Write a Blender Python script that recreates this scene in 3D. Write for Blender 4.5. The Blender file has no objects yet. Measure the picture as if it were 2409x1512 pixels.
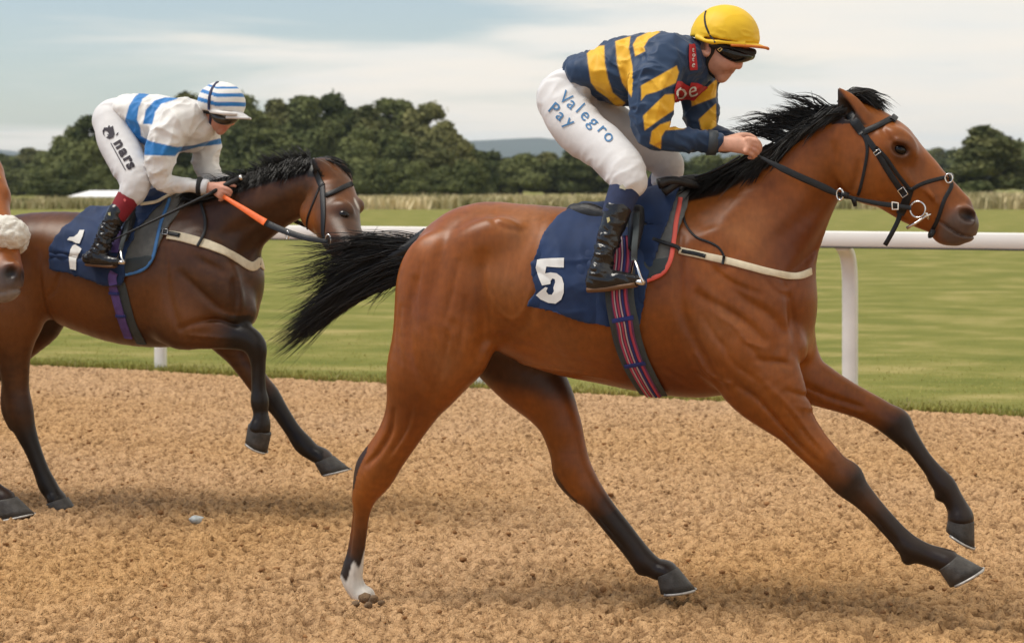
import bpy, bmesh, math, random, os
import numpy as np
from mathutils import Vector, Matrix
from mathutils.bvhtree import BVHTree

R = math.radians
SC = bpy.context.scene
COL = SC.collection
rng = np.random.default_rng(7)
random.seed(7)

# ------------------------------------------------------------------ camera
# all traced numbers below are pixels of a 2409 x 1512 view of the photograph
CX, YH, FPX, CAMH = 1204.5, 440.0, 4960.0, 1.55
cam = bpy.data.cameras.new("camera")
camo = bpy.data.objects.new("camera", cam)
COL.objects.link(camo)
camo.location = (0, 0, CAMH)
camo.rotation_euler = (R(90), 0, 0)
cam.sensor_fit = 'HORIZONTAL'
cam.sensor_width = 36.0
cam.lens = FPX / 2409.0 * 36.0
cam.shift_y = -(755.2 - YH) / 2409.0
cam.clip_start = 0.1
cam.clip_end = 20000
cam.dof.use_dof = True
cam.dof.focus_distance = 7.75
cam.dof.aperture_fstop = 5.6
SC.camera = camo

# ------------------------------------------------------------------ light
SUN_EL, SUN_AZ = 60.0, 262.0       # azimuth clockwise from +Y
SC.view_settings.view_transform = 'Standard'
SC.view_settings.look = 'None'
SC.view_settings.gamma = 1.0
SC.view_settings.exposure = 0.16
SC.view_settings.use_curve_mapping = False
sun = bpy.data.lights.new("sun", 'SUN')
sun.energy = 3.0
sun.angle = R(30)
sun.color = (1.0, 0.94, 0.83)
suno = bpy.data.objects.new("sun", sun)
COL.objects.link(suno)
suno.rotation_euler = (R(90 - SUN_EL), 0, R(180 - SUN_AZ))
suno.location = (0, 0, 30)

world = bpy.data.worlds.new("World")
SC.world = world
world.use_nodes = True
def build_world():
    nt = world.node_tree
    nt.nodes.clear()
    N = lambda t: nt.nodes.new(t)
    L = nt.links.new
    out = N('ShaderNodeOutputWorld')
    sky = N('ShaderNodeTexSky')
    sky.sky_type = 'NISHITA'
    sky.sun_disc = False
    sky.sun_elevation = R(SUN_EL)
    sky.sun_rotation = R(SUN_AZ)
    sky.air_density = 1.0
    sky.dust_density = 0.6
    sky.ozone_density = 2.5
    bsky = N('ShaderNodeBackground')
    bsky.inputs['Strength'].default_value = 0.105
    L(sky.outputs[0], bsky.inputs['Color'])
    tc = N('ShaderNodeTexCoord')
    sep = N('ShaderNodeSeparateXYZ')
    L(tc.outputs['Generated'], sep.inputs[0])
    # cloud sheet: direction projected on a flat layer above the ground
    zc = N('ShaderNodeMath'); zc.operation = 'MAXIMUM'; zc.inputs[1].default_value = 0.0
    L(sep.outputs['Z'], zc.inputs[0])
    za = N('ShaderNodeMath'); za.operation = 'ADD'; za.inputs[1].default_value = 0.055
    L(zc.outputs[0], za.inputs[0])
    dx = N('ShaderNodeMath'); dx.operation = 'DIVIDE'
    dy = N('ShaderNodeMath'); dy.operation = 'DIVIDE'
    L(sep.outputs['X'], dx.inputs[0]); L(za.outputs[0], dx.inputs[1])
    L(sep.outputs['Y'], dy.inputs[0]); L(za.outputs[0], dy.inputs[1])
    cmb = N('ShaderNodeCombineXYZ')
    L(dx.outputs[0], cmb.inputs[0]); L(dy.outputs[0], cmb.inputs[1])
    mp = N('ShaderNodeMapping')
    mp.inputs['Location'].default_value = (4.4, 5.5, 0.0)
    mp.inputs['Scale'].default_value = (0.42, 0.42, 1)
    L(cmb.outputs[0], mp.inputs[0])
    n1 = N('ShaderNodeTexNoise')
    n1.inputs['Scale'].default_value = 1.0
    n1.inputs['Detail'].default_value = 7.0
    n1.inputs['Roughness'].default_value = 0.52
    n1.inputs['Distortion'].default_value = 0.3
    L(mp.outputs[0], n1.inputs['Vector'])
    # thinner cover towards the west (left), solid milky cover to the east
    gx = N('ShaderNodeMath'); gx.operation = 'MULTIPLY_ADD'
    gx.inputs[1].default_value = 0.55; gx.inputs[2].default_value = 0.02
    L(sep.outputs['X'], gx.inputs[0])
    cl = N('ShaderNodeClamp'); cl.inputs['Min'].default_value = -0.20; cl.inputs['Max'].default_value = 0.12
    L(gx.outputs[0], cl.inputs[0])
    ad = N('ShaderNodeMath'); ad.operation = 'ADD'
    L(n1.outputs['Fac'], ad.inputs[0]); L(cl.outputs[0], ad.inputs[1])
    hz = N('ShaderNodeMapRange')                 # cover closes towards the horizon
    hz.inputs['From Min'].default_value = 0.0; hz.inputs['From Max'].default_value = 0.045
    hz.inputs['To Min'].default_value = 0.12; hz.inputs['To Max'].default_value = 0.0
    L(sep.outputs['Z'], hz.inputs['Value'])
    ad2 = N('ShaderNodeMath'); ad2.operation = 'ADD'
    L(ad.outputs[0], ad2.inputs[0]); L(hz.outputs[0], ad2.inputs[1])
    ad = ad2
    mr = N('ShaderNodeMapRange'); mr.interpolation_type = 'SMOOTHSTEP'
    mr.inputs['From Min'].default_value = 0.36
    mr.inputs['From Max'].default_value = 0.56
    mr.inputs['To Min'].default_value = 0.12
    mr.inputs['To Max'].default_value = 1.0
    L(ad.outputs[0], mr.inputs['Value'])
    # cloud brightness with soft grey bellies
    n2 = N('ShaderNodeTexNoise')
    n2.inputs['Scale'].default_value = 1.7
    n2.inputs['Detail'].default_value = 5.0
    L(mp.outputs[0], n2.inputs['Vector'])
    cr = N('ShaderNodeValToRGB')
    cr.color_ramp.elements[0].position = 0.33
    cr.color_ramp.elements[0].color = (0.74, 0.73, 0.69, 1)
    cr.color_ramp.elements[1].position = 0.58
    cr.color_ramp.elements[1].color = (0.84, 0.775, 0.685, 1)
    L(n2.outputs['Fac'], cr.inputs[0])
    bcl = N('ShaderNodeBackground')
    bcl.inputs['Strength'].default_value = 1.12
    L(cr.outputs[0], bcl.inputs['Color'])
    mix = N('ShaderNodeMixShader')
    L(mr.outputs[0], mix.inputs[0]); L(bsky.outputs[0], mix.inputs[1]); L(bcl.outputs[0], mix.inputs[2])
    L(mix.outputs[0], out.inputs['Surface'])
build_world()
# ------------------------------------------------------------------ helpers
def tag(o, label=None, cat=None, group=None, kind=None):
    if label: o['label'] = label
    if cat: o['category'] = cat
    if group: o['group'] = group
    if kind: o['kind'] = kind
    return o

def empty(name, mw=None, loc=None, label=None, cat=None, group=None):
    o = bpy.data.objects.new(name, None)
    COL.objects.link(o)
    o.empty_display_size = 0.1
    if mw is not None: o.matrix_world = mw
    if loc is not None: o.location = loc
    return tag(o, label, cat, group)

def mesh_np(name, V, F, mat=None, parent=None, smooth=True, col=None):
    """V (n,3), F list of faces or (m,k) int array -> linked mesh object"""
    me = bpy.data.meshes.new(name)
    V = np.asarray(V, np.float32)
    if isinstance(F, np.ndarray):
        m, k = F.shape
        me.vertices.add(len(V)); me.vertices.foreach_set('co', V.ravel())
        me.loops.add(m * k); me.loops.foreach_set('vertex_index', F.astype(np.int32).ravel())
        me.polygons.add(m)
        me.polygons.foreach_set('loop_start', np.arange(0, m * k, k, dtype=np.int32))
        me.polygons.foreach_set('loop_total', np.full(m, k, dtype=np.int32))
        me.update(calc_edges=True)
        me.validate()
    else:
        me.from_pydata([tuple(v) for v in V.tolist()], [], F)
        me.update()
    if smooth:
        me.polygons.foreach_set('use_smooth', np.ones(len(me.polygons), dtype=bool))
    if col is not None:
        at = me.attributes.new('col', 'FLOAT_COLOR', 'POINT')
        c4 = np.ones((len(V), 4), np.float32); c4[:, :3] = col
        at.data.foreach_set('color', c4.ravel())
    if mat: me.materials.append(mat)
    o = bpy.data.objects.new(name, me)
    COL.objects.link(o)
    if parent is not None: o.parent = parent
    return o

def spline(P, sub=4):
    """Catmull-Rom through rows of P"""
    P = np.asarray(P, np.float64)
    if len(P) < 3:
        t = np.linspace(0, 1, sub + 1)[:, None]
        return P[0] * (1 - t) + P[-1] * t
    Q = np.vstack([2 * P[0] - P[1], P, 2 * P[-1] - P[-2]])
    out = []
    for i in range(1, len(Q) - 2):
        p0, p1, p2, p3 = Q[i - 1], Q[i], Q[i + 1], Q[i + 2]
        for j in range(sub):
            t = j / sub
            out.append(0.5 * (2 * p1 + (p2 - p0) * t + (2 * p0 - 5 * p1 + 4 * p2 - p3) * t * t + (3 * p1 - p0 - 3 * p2 + p3) * t ** 3))
    out.append(P[-1])
    return np.array(out)

def smooth01(x, a, b):
    t = np.clip((x - a) / (b - a), 0, 1)
    return t * t * (3 - 2 * t)

_lat = np.random.default_rng(3).random((64, 64, 64)).astype(np.float32)
def noise3(P, scale):
    """value noise 0..1 at points (...,3)"""
    Q = np.asarray(P, np.float32) * np.float32(scale) + np.float32(100.5)
    I = np.floor(Q).astype(np.int64); Fr = Q - I
    Fr = Fr * Fr * (3 - 2 * Fr)
    r = 0
    for dx in (0, 1):
        wx = Fr[..., 0] if dx else 1 - Fr[..., 0]
        for dy in (0, 1):
            wy = Fr[..., 1] if dy else 1 - Fr[..., 1]
            for dz in (0, 1):
                wz = Fr[..., 2] if dz else 1 - Fr[..., 2]
                r = r + wx * wy * wz * _lat[(I[..., 0] + dx) % 64, (I[..., 1] + dy) % 64, (I[..., 2] + dz) % 64]
    return r

class Frame:
    """local axes of a galloping horse: s along its heading, w away from the camera, z up"""
    def __init__(self, px, py, w, depth, yaw):
        self.th = R(yaw)
        self.h = np.array([math.cos(self.th), -math.sin(self.th)])
        self.n = np.array([math.sin(self.th), math.cos(self.th)])
        X = (px - CX) * depth / FPX
        O = np.array([X, depth]) - w * self.n
        self.O = O
        self.M = Matrix(((self.h[0], self.n[0], 0, O[0]), (self.h[1], self.n[1], 0, O[1]), (0, 0, 1, 0), (0, 0, 0, 1)))
        self.Mi = self.M.inverted()
        self.eye = self.Mi @ Vector((0, 0, CAMH))
    def depth(self, px, w):
        k = (px - CX) / FPX
        return (w + self.n @ self.O) / (self.n[0] * k + self.n[1])
    def pt(self, px, py, w):
        Y = self.depth(px, w)
        X = (px - CX) / FPX * Y
        Z = CAMH - (py - YH) / FPX * Y
        d = np.array([X, Y]) - self.O
        return np.array([d @ self.h, w, Z])
    def m(self, r, px, w):
        return r * self.depth(px, w) / FPX
    def ray(self, px, py):
        d = Vector(((px - CX) / FPX, 1.0, -(py - YH) / FPX))
        return self.eye, (self.Mi.to_3x3() @ d).normalized()
    def px(self, P):
        """local points (n,3) -> view pixels"""
        P = np.asarray(P, np.float64)
        X = self.O[0] + P[:, 0] * self.h[0] + P[:, 1] * self.n[0]
        Y = self.O[1] + P[:, 0] * self.h[1] + P[:, 1] * self.n[1]
        return np.stack([CX + FPX * X / Y, YH + FPX * (CAMH - P[:, 2]) / Y], 1)

GROOVE = 1.45
class Field:
    """signed distance grid in local coordinates"""
    def __init__(self, lo, hi, h):
        self.lo = np.array(lo, np.float64); self.h = h
        self.n = np.ceil((np.array(hi) - lo) / h).astype(int) + 1
        self.d = np.full(self.n, 0.5, np.float32)
        self.ax = [(self.lo[i] + h * np.arange(self.n[i])).astype(np.float32) for i in range(3)]
    def blk(self, lo, hi):
        a = np.clip(np.floor((np.asarray(lo) - self.lo) / self.h).astype(int), 0, self.n)
        b = np.clip(np.ceil((np.asarray(hi) - self.lo) / self.h).astype(int) + 1, 0, self.n)
        return tuple(slice(int(x), int(y)) for x, y in zip(a, b))
    def axes(self, b):
        return self.ax[0][b[0]][:, None, None], self.ax[1][b[1]][None, :, None], self.ax[2][b[2]][None, None, :]
    def merge(self, b, e, k, op='u'):
        d = self.d[b]
        if op == 'u':
            h = np.maximum(k - np.abs(d - e), 0) if k > 0 else 0
            self.d[b] = np.minimum(d, e) - (h * h * (0.25 / k) if k > 0 else 0)
        elif op == 's':      # subtract
            e = -e
            h = np.maximum(k - np.abs(d - e), 0) if k > 0 else 0
            self.d[b] = np.maximum(d, e) + (h * h * (0.25 / k) if k > 0 else 0)
    def chain(self, S, k=0.03, sub=4, marg=0.09):
        """S rows (s,w,z,a,ratio): swept elliptic sections, t found in the side view"""
        S = spline(S, sub) if sub > 1 else np.asarray(S, float)
        amax = S[:, 3] * np.maximum(1, S[:, 4])
        lo = (S[:, :3] - amax[:, None]).min(0) - marg; hi = (S[:, :3] + amax[:, None]).max(0) + marg
        B = self.blk(lo, hi)
        if any(x.stop <= x.start for x in B): return
        out = np.full([x.stop - x.start for x in B], 0.5, np.float32)
        for i in range(len(S) - 1):
            p, q = S[i], S[i + 1]
            am = max(amax[i], amax[i + 1]) + marg
            b = self.blk(np.minimum(p[:3], q[:3]) - am, np.maximum(p[:3], q[:3]) + am)
            b = tuple(slice(max(x.start, y.start), min(x.stop, y.stop)) for x, y in zip(b, B))
            if any(x.stop <= x.start for x in b): continue
            s = self.ax[0][b[0]][:, None]; z = self.ax[2][b[2]][None, :]; w = self.ax[1][b[1]][None, :, None]
            vs, vz = q[0] - p[0], q[2] - p[2]
            L2 = max(vs * vs + vz * vz, 1e-9)
            t = np.clip(((s - p[0]) * vs + (z - p[2]) * vz) / L2, 0, 1).astype(np.float32)
            ds2 = (s - p[0] - t * vs) ** 2 + (z - p[2] - t * vz) ** 2
            a = p[3] + t * (q[3] - p[3]); rt = p[4] + t * (q[4] - p[4]); wc = p[1] + t * (q[1] - p[1])
            e = np.sqrt(ds2[:, None, :] + ((w - wc[:, None, :]) / rt[:, None, :]) ** 2) - a[:, None, :]
            bb = tuple(slice(x.start - y.start, x.stop - y.start) for x, y in zip(b, B))
            np.minimum(out[bb], e.astype(np.float32), out=out[bb])
        self.merge(B, out, k)
    def tube(self, S, k=0.02, sub=4, marg=0.05, op='u', flat=1.0):
        """S rows (s,w,z,r): general round tube in space, flat scales its lateral size"""
        S = spline(S, sub) if sub > 1 else np.asarray(S, float)
        lo = (S[:, :3] - S[:, 3:4]).min(0) - marg; hi = (S[:, :3] + S[:, 3:4]).max(0) + marg
        B = self.blk(lo, hi)
        if any(x.stop <= x.start for x in B): return
        out = np.full([x.stop - x.start for x in B], 0.5, np.float32)
        for i in range(len(S) - 1):
            p, q = S[i], S[i + 1]
            am = max(p[3], q[3]) + marg
            b = self.blk(np.minimum(p[:3], q[:3]) - am, np.maximum(p[:3], q[:3]) + am)
            b = tuple(slice(max(x.start, y.start), min(x.stop, y.stop)) for x, y in zip(b, B))
            if any(x.stop <= x.start for x in b): continue
            s, w, z = self.axes(b)
            v = q[:3] - p[:3]
            L2 = max(float(v @ v), 1e-9)
            t = np.clip(((s - p[0]) * v[0] + (w - p[1]) * v[1] + (z - p[2]) * v[2]) / L2, 0, 1)
            e = np.sqrt((s - p[0] - t * v[0]) ** 2 + ((w - p[1] - t * v[1]) / flat) ** 2 + (z - p[2] - t * v[2]) ** 2) - (p[3] + t * (q[3] - p[3]))
            bb = tuple(slice(x.start - y.start, x.stop - y.start) for x, y in zip(b, B))
            np.minimum(out[bb], e.astype(np.float32), out=out[bb])
        self.merge(B, out, k, op)
    def blob(self, c, r, ang=0.0, k=0.03, op='u', yawv=0.0, marg=0.06):
        """ellipsoid, r=(along, lateral, across), ang rotates in the side view (degrees, counter-clockwise)"""
        c = np.asarray(c, float); rm = max(r) + marg
        b = self.blk(c - rm, c + rm)
        if any(x.stop <= x.start for x in b): return
        s, w, z = self.axes(b)
        s = s - c[0]; w = w - c[1]; z = z - c[2]
        ca, sa = math.cos(R(ang)), math.sin(R(ang))
        u = s * ca + z * sa; v = -s * sa + z * ca
        if yawv:
            cy, sy = math.cos(R(yawv)), math.sin(R(yawv))
            u, w = u * cy + w * sy, -u * sy + w * cy
        k0 = np.sqrt((u / r[0]) ** 2 + (w / r[1]) ** 2 + (v / r[2]) ** 2)
        k1 = np.sqrt((u / r[0] ** 2) ** 2 + (w / r[1] ** 2) ** 2 + (v / r[2] ** 2) ** 2) + 1e-6
        self.merge(b, (k0 * (k0 - 1) / k1).astype(np.float32), k, op)
    def groove(self, pts, width, depth, side=-1, w0=0.0):
        """push the surface in (depth>0) or out along a polyline (s,z) of the side view; side -1 near, +1 far, 0 both"""
        pts = spline(np.asarray(pts, float), 4)
        lo = pts.min(0) - 3 * width; hi = pts.max(0) + 3 * width
        b = self.blk([lo[0], self.lo[1], lo[1]], [hi[0], self.ax[1][-1], hi[1]])
        if any(x.stop <= x.start for x in b): return
        s = self.ax[0][b[0]][:, None]; z = self.ax[2][b[2]][None, :]
        dm = np.full((s.shape[0], z.shape[1]), 9.0, np.float32)
        tt = np.zeros_like(dm)
        n = len(pts) - 1
        for i in range(n):
            p, q = pts[i], pts[i + 1]; v = q - p
            t = np.clip(((s - p[0]) * v[0] + (z - p[1]) * v[1]) / max(v @ v, 1e-9), 0, 1)
            dd = (s - p[0] - t * v[0]) ** 2 + (z - p[1] - t * v[1]) ** 2
            m = dd < dm
            tt = np.where(m, (i + t) / n, tt); dm = np.where(m, dd, dm)
        g = GROOVE * depth * np.exp(-dm / width ** 2) * np.sin(np.pi * np.clip(tt * 0.86 + 0.07, 0, 1)) ** 0.6
        w = self.ax[1][b[1]]
        f = np.ones_like(w) if side == 0 else 1 / (1 + np.exp(-np.clip(side * (w - w0) / 0.012, -30, 30)))
        self.d[b] += (g[:, None, :] * f[None, :, None]).astype(np.float32)
    def grid(self):
        return self.axes((slice(None),) * 3)
    def mesh(self):
        """surface nets"""
        d = self.d
        ins = d < 0
        nx, ny, nz = d.shape
        c = np.zeros((nx - 1, ny - 1, nz - 1), np.uint8)
        for i in (0, 1):
            for j in (0, 1):
                for k in (0, 1):
                    c += ins[i:nx - 1 + i, j:ny - 1 + j, k:nz - 1 + k]
        act = (c > 0) & (c < 8)
        I, J, K = np.nonzero(act)
        idx = np.full(act.shape, -1, np.int32)
        idx[I, J, K] = np.arange(len(I))
        corner = {(i, j, k): d[I + i, J + j, K + k] for i in (0, 1) for j in (0, 1) for k in (0, 1)}
        acc = np.zeros((len(I), 3), np.float32); cnt = np.zeros(len(I), np.float32)
        for a in corner:
            for axn in range(3):
                if a[axn] == 0:
                    bq = tuple(1 if q == axn else a[q] for q in range(3))
                    va, vb = corner[a], corner[bq]
                    m = (va < 0) != (vb < 0)
                    t = np.where(m, va / np.where(m, va - vb, 1), 0)
                    for q in range(3):
                        acc[:, q] += np.where(m, a[q] + (t if q == axn else 0), 0)
                    cnt += m
        V = (np.stack([I, J, K], 1) + acc / cnt[:, None]) * self.h + self.lo
        Q = []
        for axn in range(3):
            sl0 = [slice(1, -1)] * 3; sl1 = [slice(1, -1)] * 3
            sl0[axn] = slice(0, -1); sl1[axn] = slice(1, None)
            a = ins[tuple(sl0)]; b2 = ins[tuple(sl1)]
            for sgn, m in ((1, a & ~b2), (-1, ~a & b2)):
                e = np.stack(np.nonzero(m), 1)
                off = np.ones(3, int); off[axn] = 0
                e = e + off
                u, v = [q for q in range(3) if q != axn]
                def cell(du, dv):
                    g = e.copy(); g[:, u] += du; g[:, v] += dv
                    return idx[g[:, 0], g[:, 1], g[:, 2]]
                quad = np.stack([cell(-1, -1), cell(0, -1), cell(0, 0), cell(-1, 0)], 1)
                flip = (sgn == -1) != (axn == 1)
                if flip: quad = quad[:, ::-1]
                Q.append(quad)
        Q = np.vstack(Q)
        Q = Q[(Q >= 0).all(1)]
        return V, Q

def field_px(fr, x0, y0, x1, y1, w0, w1, h):
    """grid that covers a pixel box of the view between two lateral planes"""
    c = np.array([fr.pt(x, y, w) for x in (x0, x1) for y in (y0, y1) for w in (w0, w1)])
    return Field(c.min(0), c.max(0), h)

def islands_keep(V, Q, minfrac=0.02):
    return V, Q

def bvh_of(V, Q):
    return BVHTree.FromPolygons([tuple(v) for v in np.asarray(V).tolist()], np.asarray(Q).tolist())

def poly_sd(poly, s, z):
    """signed distance (negative inside) of 2-D grids s,z to a closed polygon"""
    P = np.asarray(poly, np.float32)
    dm = np.full(np.broadcast(s, z).shape, 9e9, np.float32)
    inside = np.zeros(dm.shape, bool)
    for i in range(len(P)):
        a, b = P[i], P[(i + 1) % len(P)]
        v = b - a
        t = np.clip(((s - a[0]) * v[0] + (z - a[1]) * v[1]) / max(float(v @ v), 1e-12), 0, 1)
        dm = np.minimum(dm, (s - a[0] - t * v[0]) ** 2 + (z - a[1] - t * v[1]) ** 2)
        cond = (a[1] > z) != (b[1] > z)
        xi = a[0] + (z - a[1]) / (v[1] if abs(v[1]) > 1e-9 else 1e-9) * v[0]
        inside ^= cond & (s < xi)
    d = np.sqrt(dm)
    return np.where(inside, -d, d)

# ---- materials
def mat(name, color=(0.5, 0.5, 0.5), rough=0.6, metal=0.0, spec=0.5, var=0.0, vscale=20, bump=0.0, bscale=60, attr=False, coat=0.0, sheen=0.0, trans=0.0, bdist=0.01, stretch=None):
    m = bpy.data.materials.new(name)
    m.use_nodes = True
    nt = m.node_tree
    b = nt.nodes['Principled BSDF']
    b.inputs['Base Color'].default_value = (*color, 1)
    b.inputs['Roughness'].default_value = rough
    b.inputs['Metallic'].default_value = metal
    b.inputs['Specular IOR Level'].default_value = spec
    b.inputs['Coat Weight'].default_value = coat
    b.inputs['Coat Roughness'].default_value = 0.3
    b.inputs['Sheen Weight'].default_value = sheen
    tc = nt.nodes.new('ShaderNodeTexCoord')
    vec = tc.outputs['Object']
    if stretch:
        mp = nt.nodes.new('ShaderNodeMapping')
        mp.inputs['Scale'].default_value = stretch
        nt.links.new(vec, mp.inputs[0]); vec = mp.outputs[0]
    src = None
    if attr:
        at = nt.nodes.new('ShaderNodeAttribute'); at.attribute_name = 'col'
        src = at.outputs['Color']
        nt.links.new(src, b.inputs['Base Color'])
    if var > 0:
        n = nt.nodes.new('ShaderNodeTexNoise'); n.inputs['Scale'].default_value = vscale; n.inputs['Detail'].default_value = 6
        nt.links.new(vec, n.inputs['Vector'])
        mr = nt.nodes.new('ShaderNodeMapRange')
        mr.inputs['From Min'].default_value = 0.25; mr.inputs['From Max'].default_value = 0.75
        mr.inputs['To Min'].default_value = 1 - var; mr.inputs['To Max'].default_value = 1 + var
        nt.links.new(n.outputs['Fac'], mr.inputs['Value'])
        mx = nt.nodes.new('ShaderNodeVectorMath'); mx.operation = 'SCALE'
        if src is not None: nt.links.new(src, mx.inputs[0])
        else: mx.inputs[0].default_value = color
        nt.links.new(mr.outputs[0], mx.inputs['Scale'])
        nt.links.new(mx.outputs[0], b.inputs['Base Color'])
    if bump > 0:
        n = nt.nodes.new('ShaderNodeTexNoise'); n.inputs['Scale'].default_value = bscale; n.inputs['Detail'].default_value = 5
        nt.links.new(vec, n.inputs['Vector'])
        bp = nt.nodes.new('ShaderNodeBump'); bp.inputs['Strength'].default_value = bump; bp.inputs['Distance'].default_value = bdist
        nt.links.new(n.outputs['Fac'], bp.inputs['Height'])
        nt.links.new(bp.outputs[0], b.inputs['Normal'])
    return m

def ribbon(name, P, N, width, thick, mt, parent, closed=False):
    """flat strap along points P with surface normals N"""
    P = np.asarray(P, float); N = np.asarray(N, float)
    n = len(P)
    if closed: T = np.roll(P, -1, 0) - np.roll(P, 1, 0)
    else: T = np.gradient(P, axis=0)
    T /= np.linalg.norm(T, axis=1, keepdims=True) + 1e-9
    N = N - (N * T).sum(1, keepdims=True) * T
    N /= np.linalg.norm(N, axis=1, keepdims=True) + 1e-9
    B = np.cross(T, N)
    wd = np.broadcast_to(np.asarray(width, float), (n,))[:, None] / 2
    th = np.broadcast_to(np.asarray(thick, float), (n,))[:, None]
    prof = [(-1, 0), (-1, .7), (-.8, 1), (.8, 1), (1, .7), (1, 0)]
    V = np.concatenate([P + B * wd * a + N * th * b for a, b in prof])
    F = []
    k = len(prof)
    rngn = range(n) if closed else range(n - 1)
    for i in rngn:
        j = (i + 1) % n
        for a in range(k):
            b = (a + 1) % k
            F.append((a * n + i, b * n + i, b * n + j, a * n + j))
    if not closed:
        F.append(tuple(a * n for a in range(k))); F.append(tuple(a * n + n - 1 for a in range(k))[::-1])
    return mesh_np(name, V, F, mt, parent)

def rod(name, P, r, mt, parent, seg=8, closed=False, flat=1.0):
    """round tube along points"""
    P = np.asarray(P, float); n = len(P)
    r = np.broadcast_to(np.asarray(r, float), (n,))
    T = (np.roll(P, -1, 0) - np.roll(P, 1, 0)) if closed else np.gradient(P, axis=0)
    T /= np.linalg.norm(T, axis=1, keepdims=True) + 1e-9
    ref = np.array([0, 1, 0.0]) if abs(T[:, 1]).mean() < 0.7 else np.array([0, 0, 1.0])
    A = np.cross(T, ref); A /= np.linalg.norm(A, axis=1, keepdims=True) + 1e-9
    B = np.cross(T, A)
    V = np.concatenate([P + A * (r * math.cos(2 * math.pi * j / seg))[:, None] + B * (r * flat * math.sin(2 * math.pi * j / seg))[:, None] for j in range(seg)])
    F = []
    for i in (range(n) if closed else range(n - 1)):
        k2 = (i + 1) % n
        for j in range(seg):
            jj = (j + 1) % seg
            F.append((j * n + i, jj * n + i, jj * n + k2, j * n + k2))
    if not closed:
        F.append(tuple(j * n for j in range(seg))[::-1]); F.append(tuple(j * n + n - 1 for j in range(seg)))
    return mesh_np(name, V, F, mt, parent)

def hair(name, guides, n, mt, parent, r0=0.0028, jit=0.012, seed=1, wave=0.006, lenvar=0.35, samples=12, per=5):
    """fine tapered strands in locks; every lock follows a blend of neighbouring guide curves and draws together at its tip"""
    g = np.random.default_rng(seed)
    G = []
    for q in guides:
        c = spline(np.asarray(q, float), 6)
        L = np.r_[0, np.cumsum(np.linalg.norm(np.diff(c, axis=0), axis=1))]
        u = np.linspace(0, L[-1], samples)
        G.append(np.stack([np.interp(u, L, c[:, k]) for k in range(3)], 1))
    G = np.array(G)
    m = samples; ts = np.linspace(0, 1, m)
    nl = max(1, n // 4); tot = nl * per
    V = np.zeros((tot, m, 3, 3))
    i = 0
    for l in range(nl):
        x = g.random() * (len(G) - 1)
        a = int(x); f = x - a; b = min(a + 1, len(G) - 1)
        cut = 1 - lenvar * g.random() ** 1.5
        c0 = G[a] * (1 - f) + G[b] * f
        off = g.normal(0, jit, 3); off2 = g.normal(0, jit * 1.5, 3)
        ph = g.random(3) * 6.28; fq = 3 + 5 * g.random()
        wv = wave * (.5 + g.random())
        for k in range(per):
            cc = cut * (1 - .22 * g.random())
            idx = ts * cc * (m - 1)
            lo = np.minimum(idx.astype(int), m - 2); fr = (idx - lo)[:, None]
            c = c0[lo] * (1 - fr) + c0[lo + 1] * fr
            so = g.normal(0, jit * .55, 3); se = g.normal(0, jit * .30, 3)
            stray = g.normal(0, jit * 1.4, 3) if g.random() < .12 else 0
            c = c + off * .7 + off2 * (ts ** 1.3)[:, None] + so * (1 - ts)[:, None] + (se + stray) * (ts ** 1.2)[:, None]
            c = c + wv * np.sin(ts[:, None] * fq + ph) * (ts[:, None] ** .8)
            rr = r0 * .62 * (0.6 + 0.8 * g.random()) * (1 - ts ** 2 * 0.9)
            T = np.gradient(c, axis=0); T /= np.linalg.norm(T, axis=1, keepdims=True) + 1e-9
            A = np.cross(T, [0.1, 1, 0.05]); A /= np.linalg.norm(A, axis=1, keepdims=True) + 1e-9
            B = np.cross(T, A)
            for j in range(3):
                an = 2.094 * j
                V[i, :, j] = c + A * (rr * math.cos(an))[:, None] + B * (rr * math.sin(an))[:, None]
            i += 1
    base = (np.arange(tot) * m * 3)[:, None, None] + (np.arange(m - 1) * 3)[None, :, None]
    F = []
    for j in range(3):
        jj = (j + 1) % 3
        F.append(np.stack(np.broadcast_arrays(base + j, base + jj, base + 3 + jj, base + 3 + j), -1).reshape(-1, 4))
    return mesh_np(name, V.reshape(-1, 3), np.vstack(F), mt, parent)
# ------------------------------------------------------------------ setting: sand track, grass, rail, trees, hills
E_ = np.array([.8780, -.4786]); N_ = np.array([-.4786, -.8780]); E0 = np.array([0, 16.19])
def uv(u, v):                      # along the rail, towards the camera
    return E0 + np.multiply.outer(np.asarray(u, float), E_) + np.multiply.outer(np.asarray(v, float), N_)
def ground_at(px, py):
    Y = CAMH * FPX / (py - YH)
    return np.array([(px - CX) / FPX * Y, Y])

def n2(x, y, sc, sx=1.0, off=0.0):
    return noise3(np.stack([x * sx + off, y + off * .7, np.full_like(x, off)], -1), sc)

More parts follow.
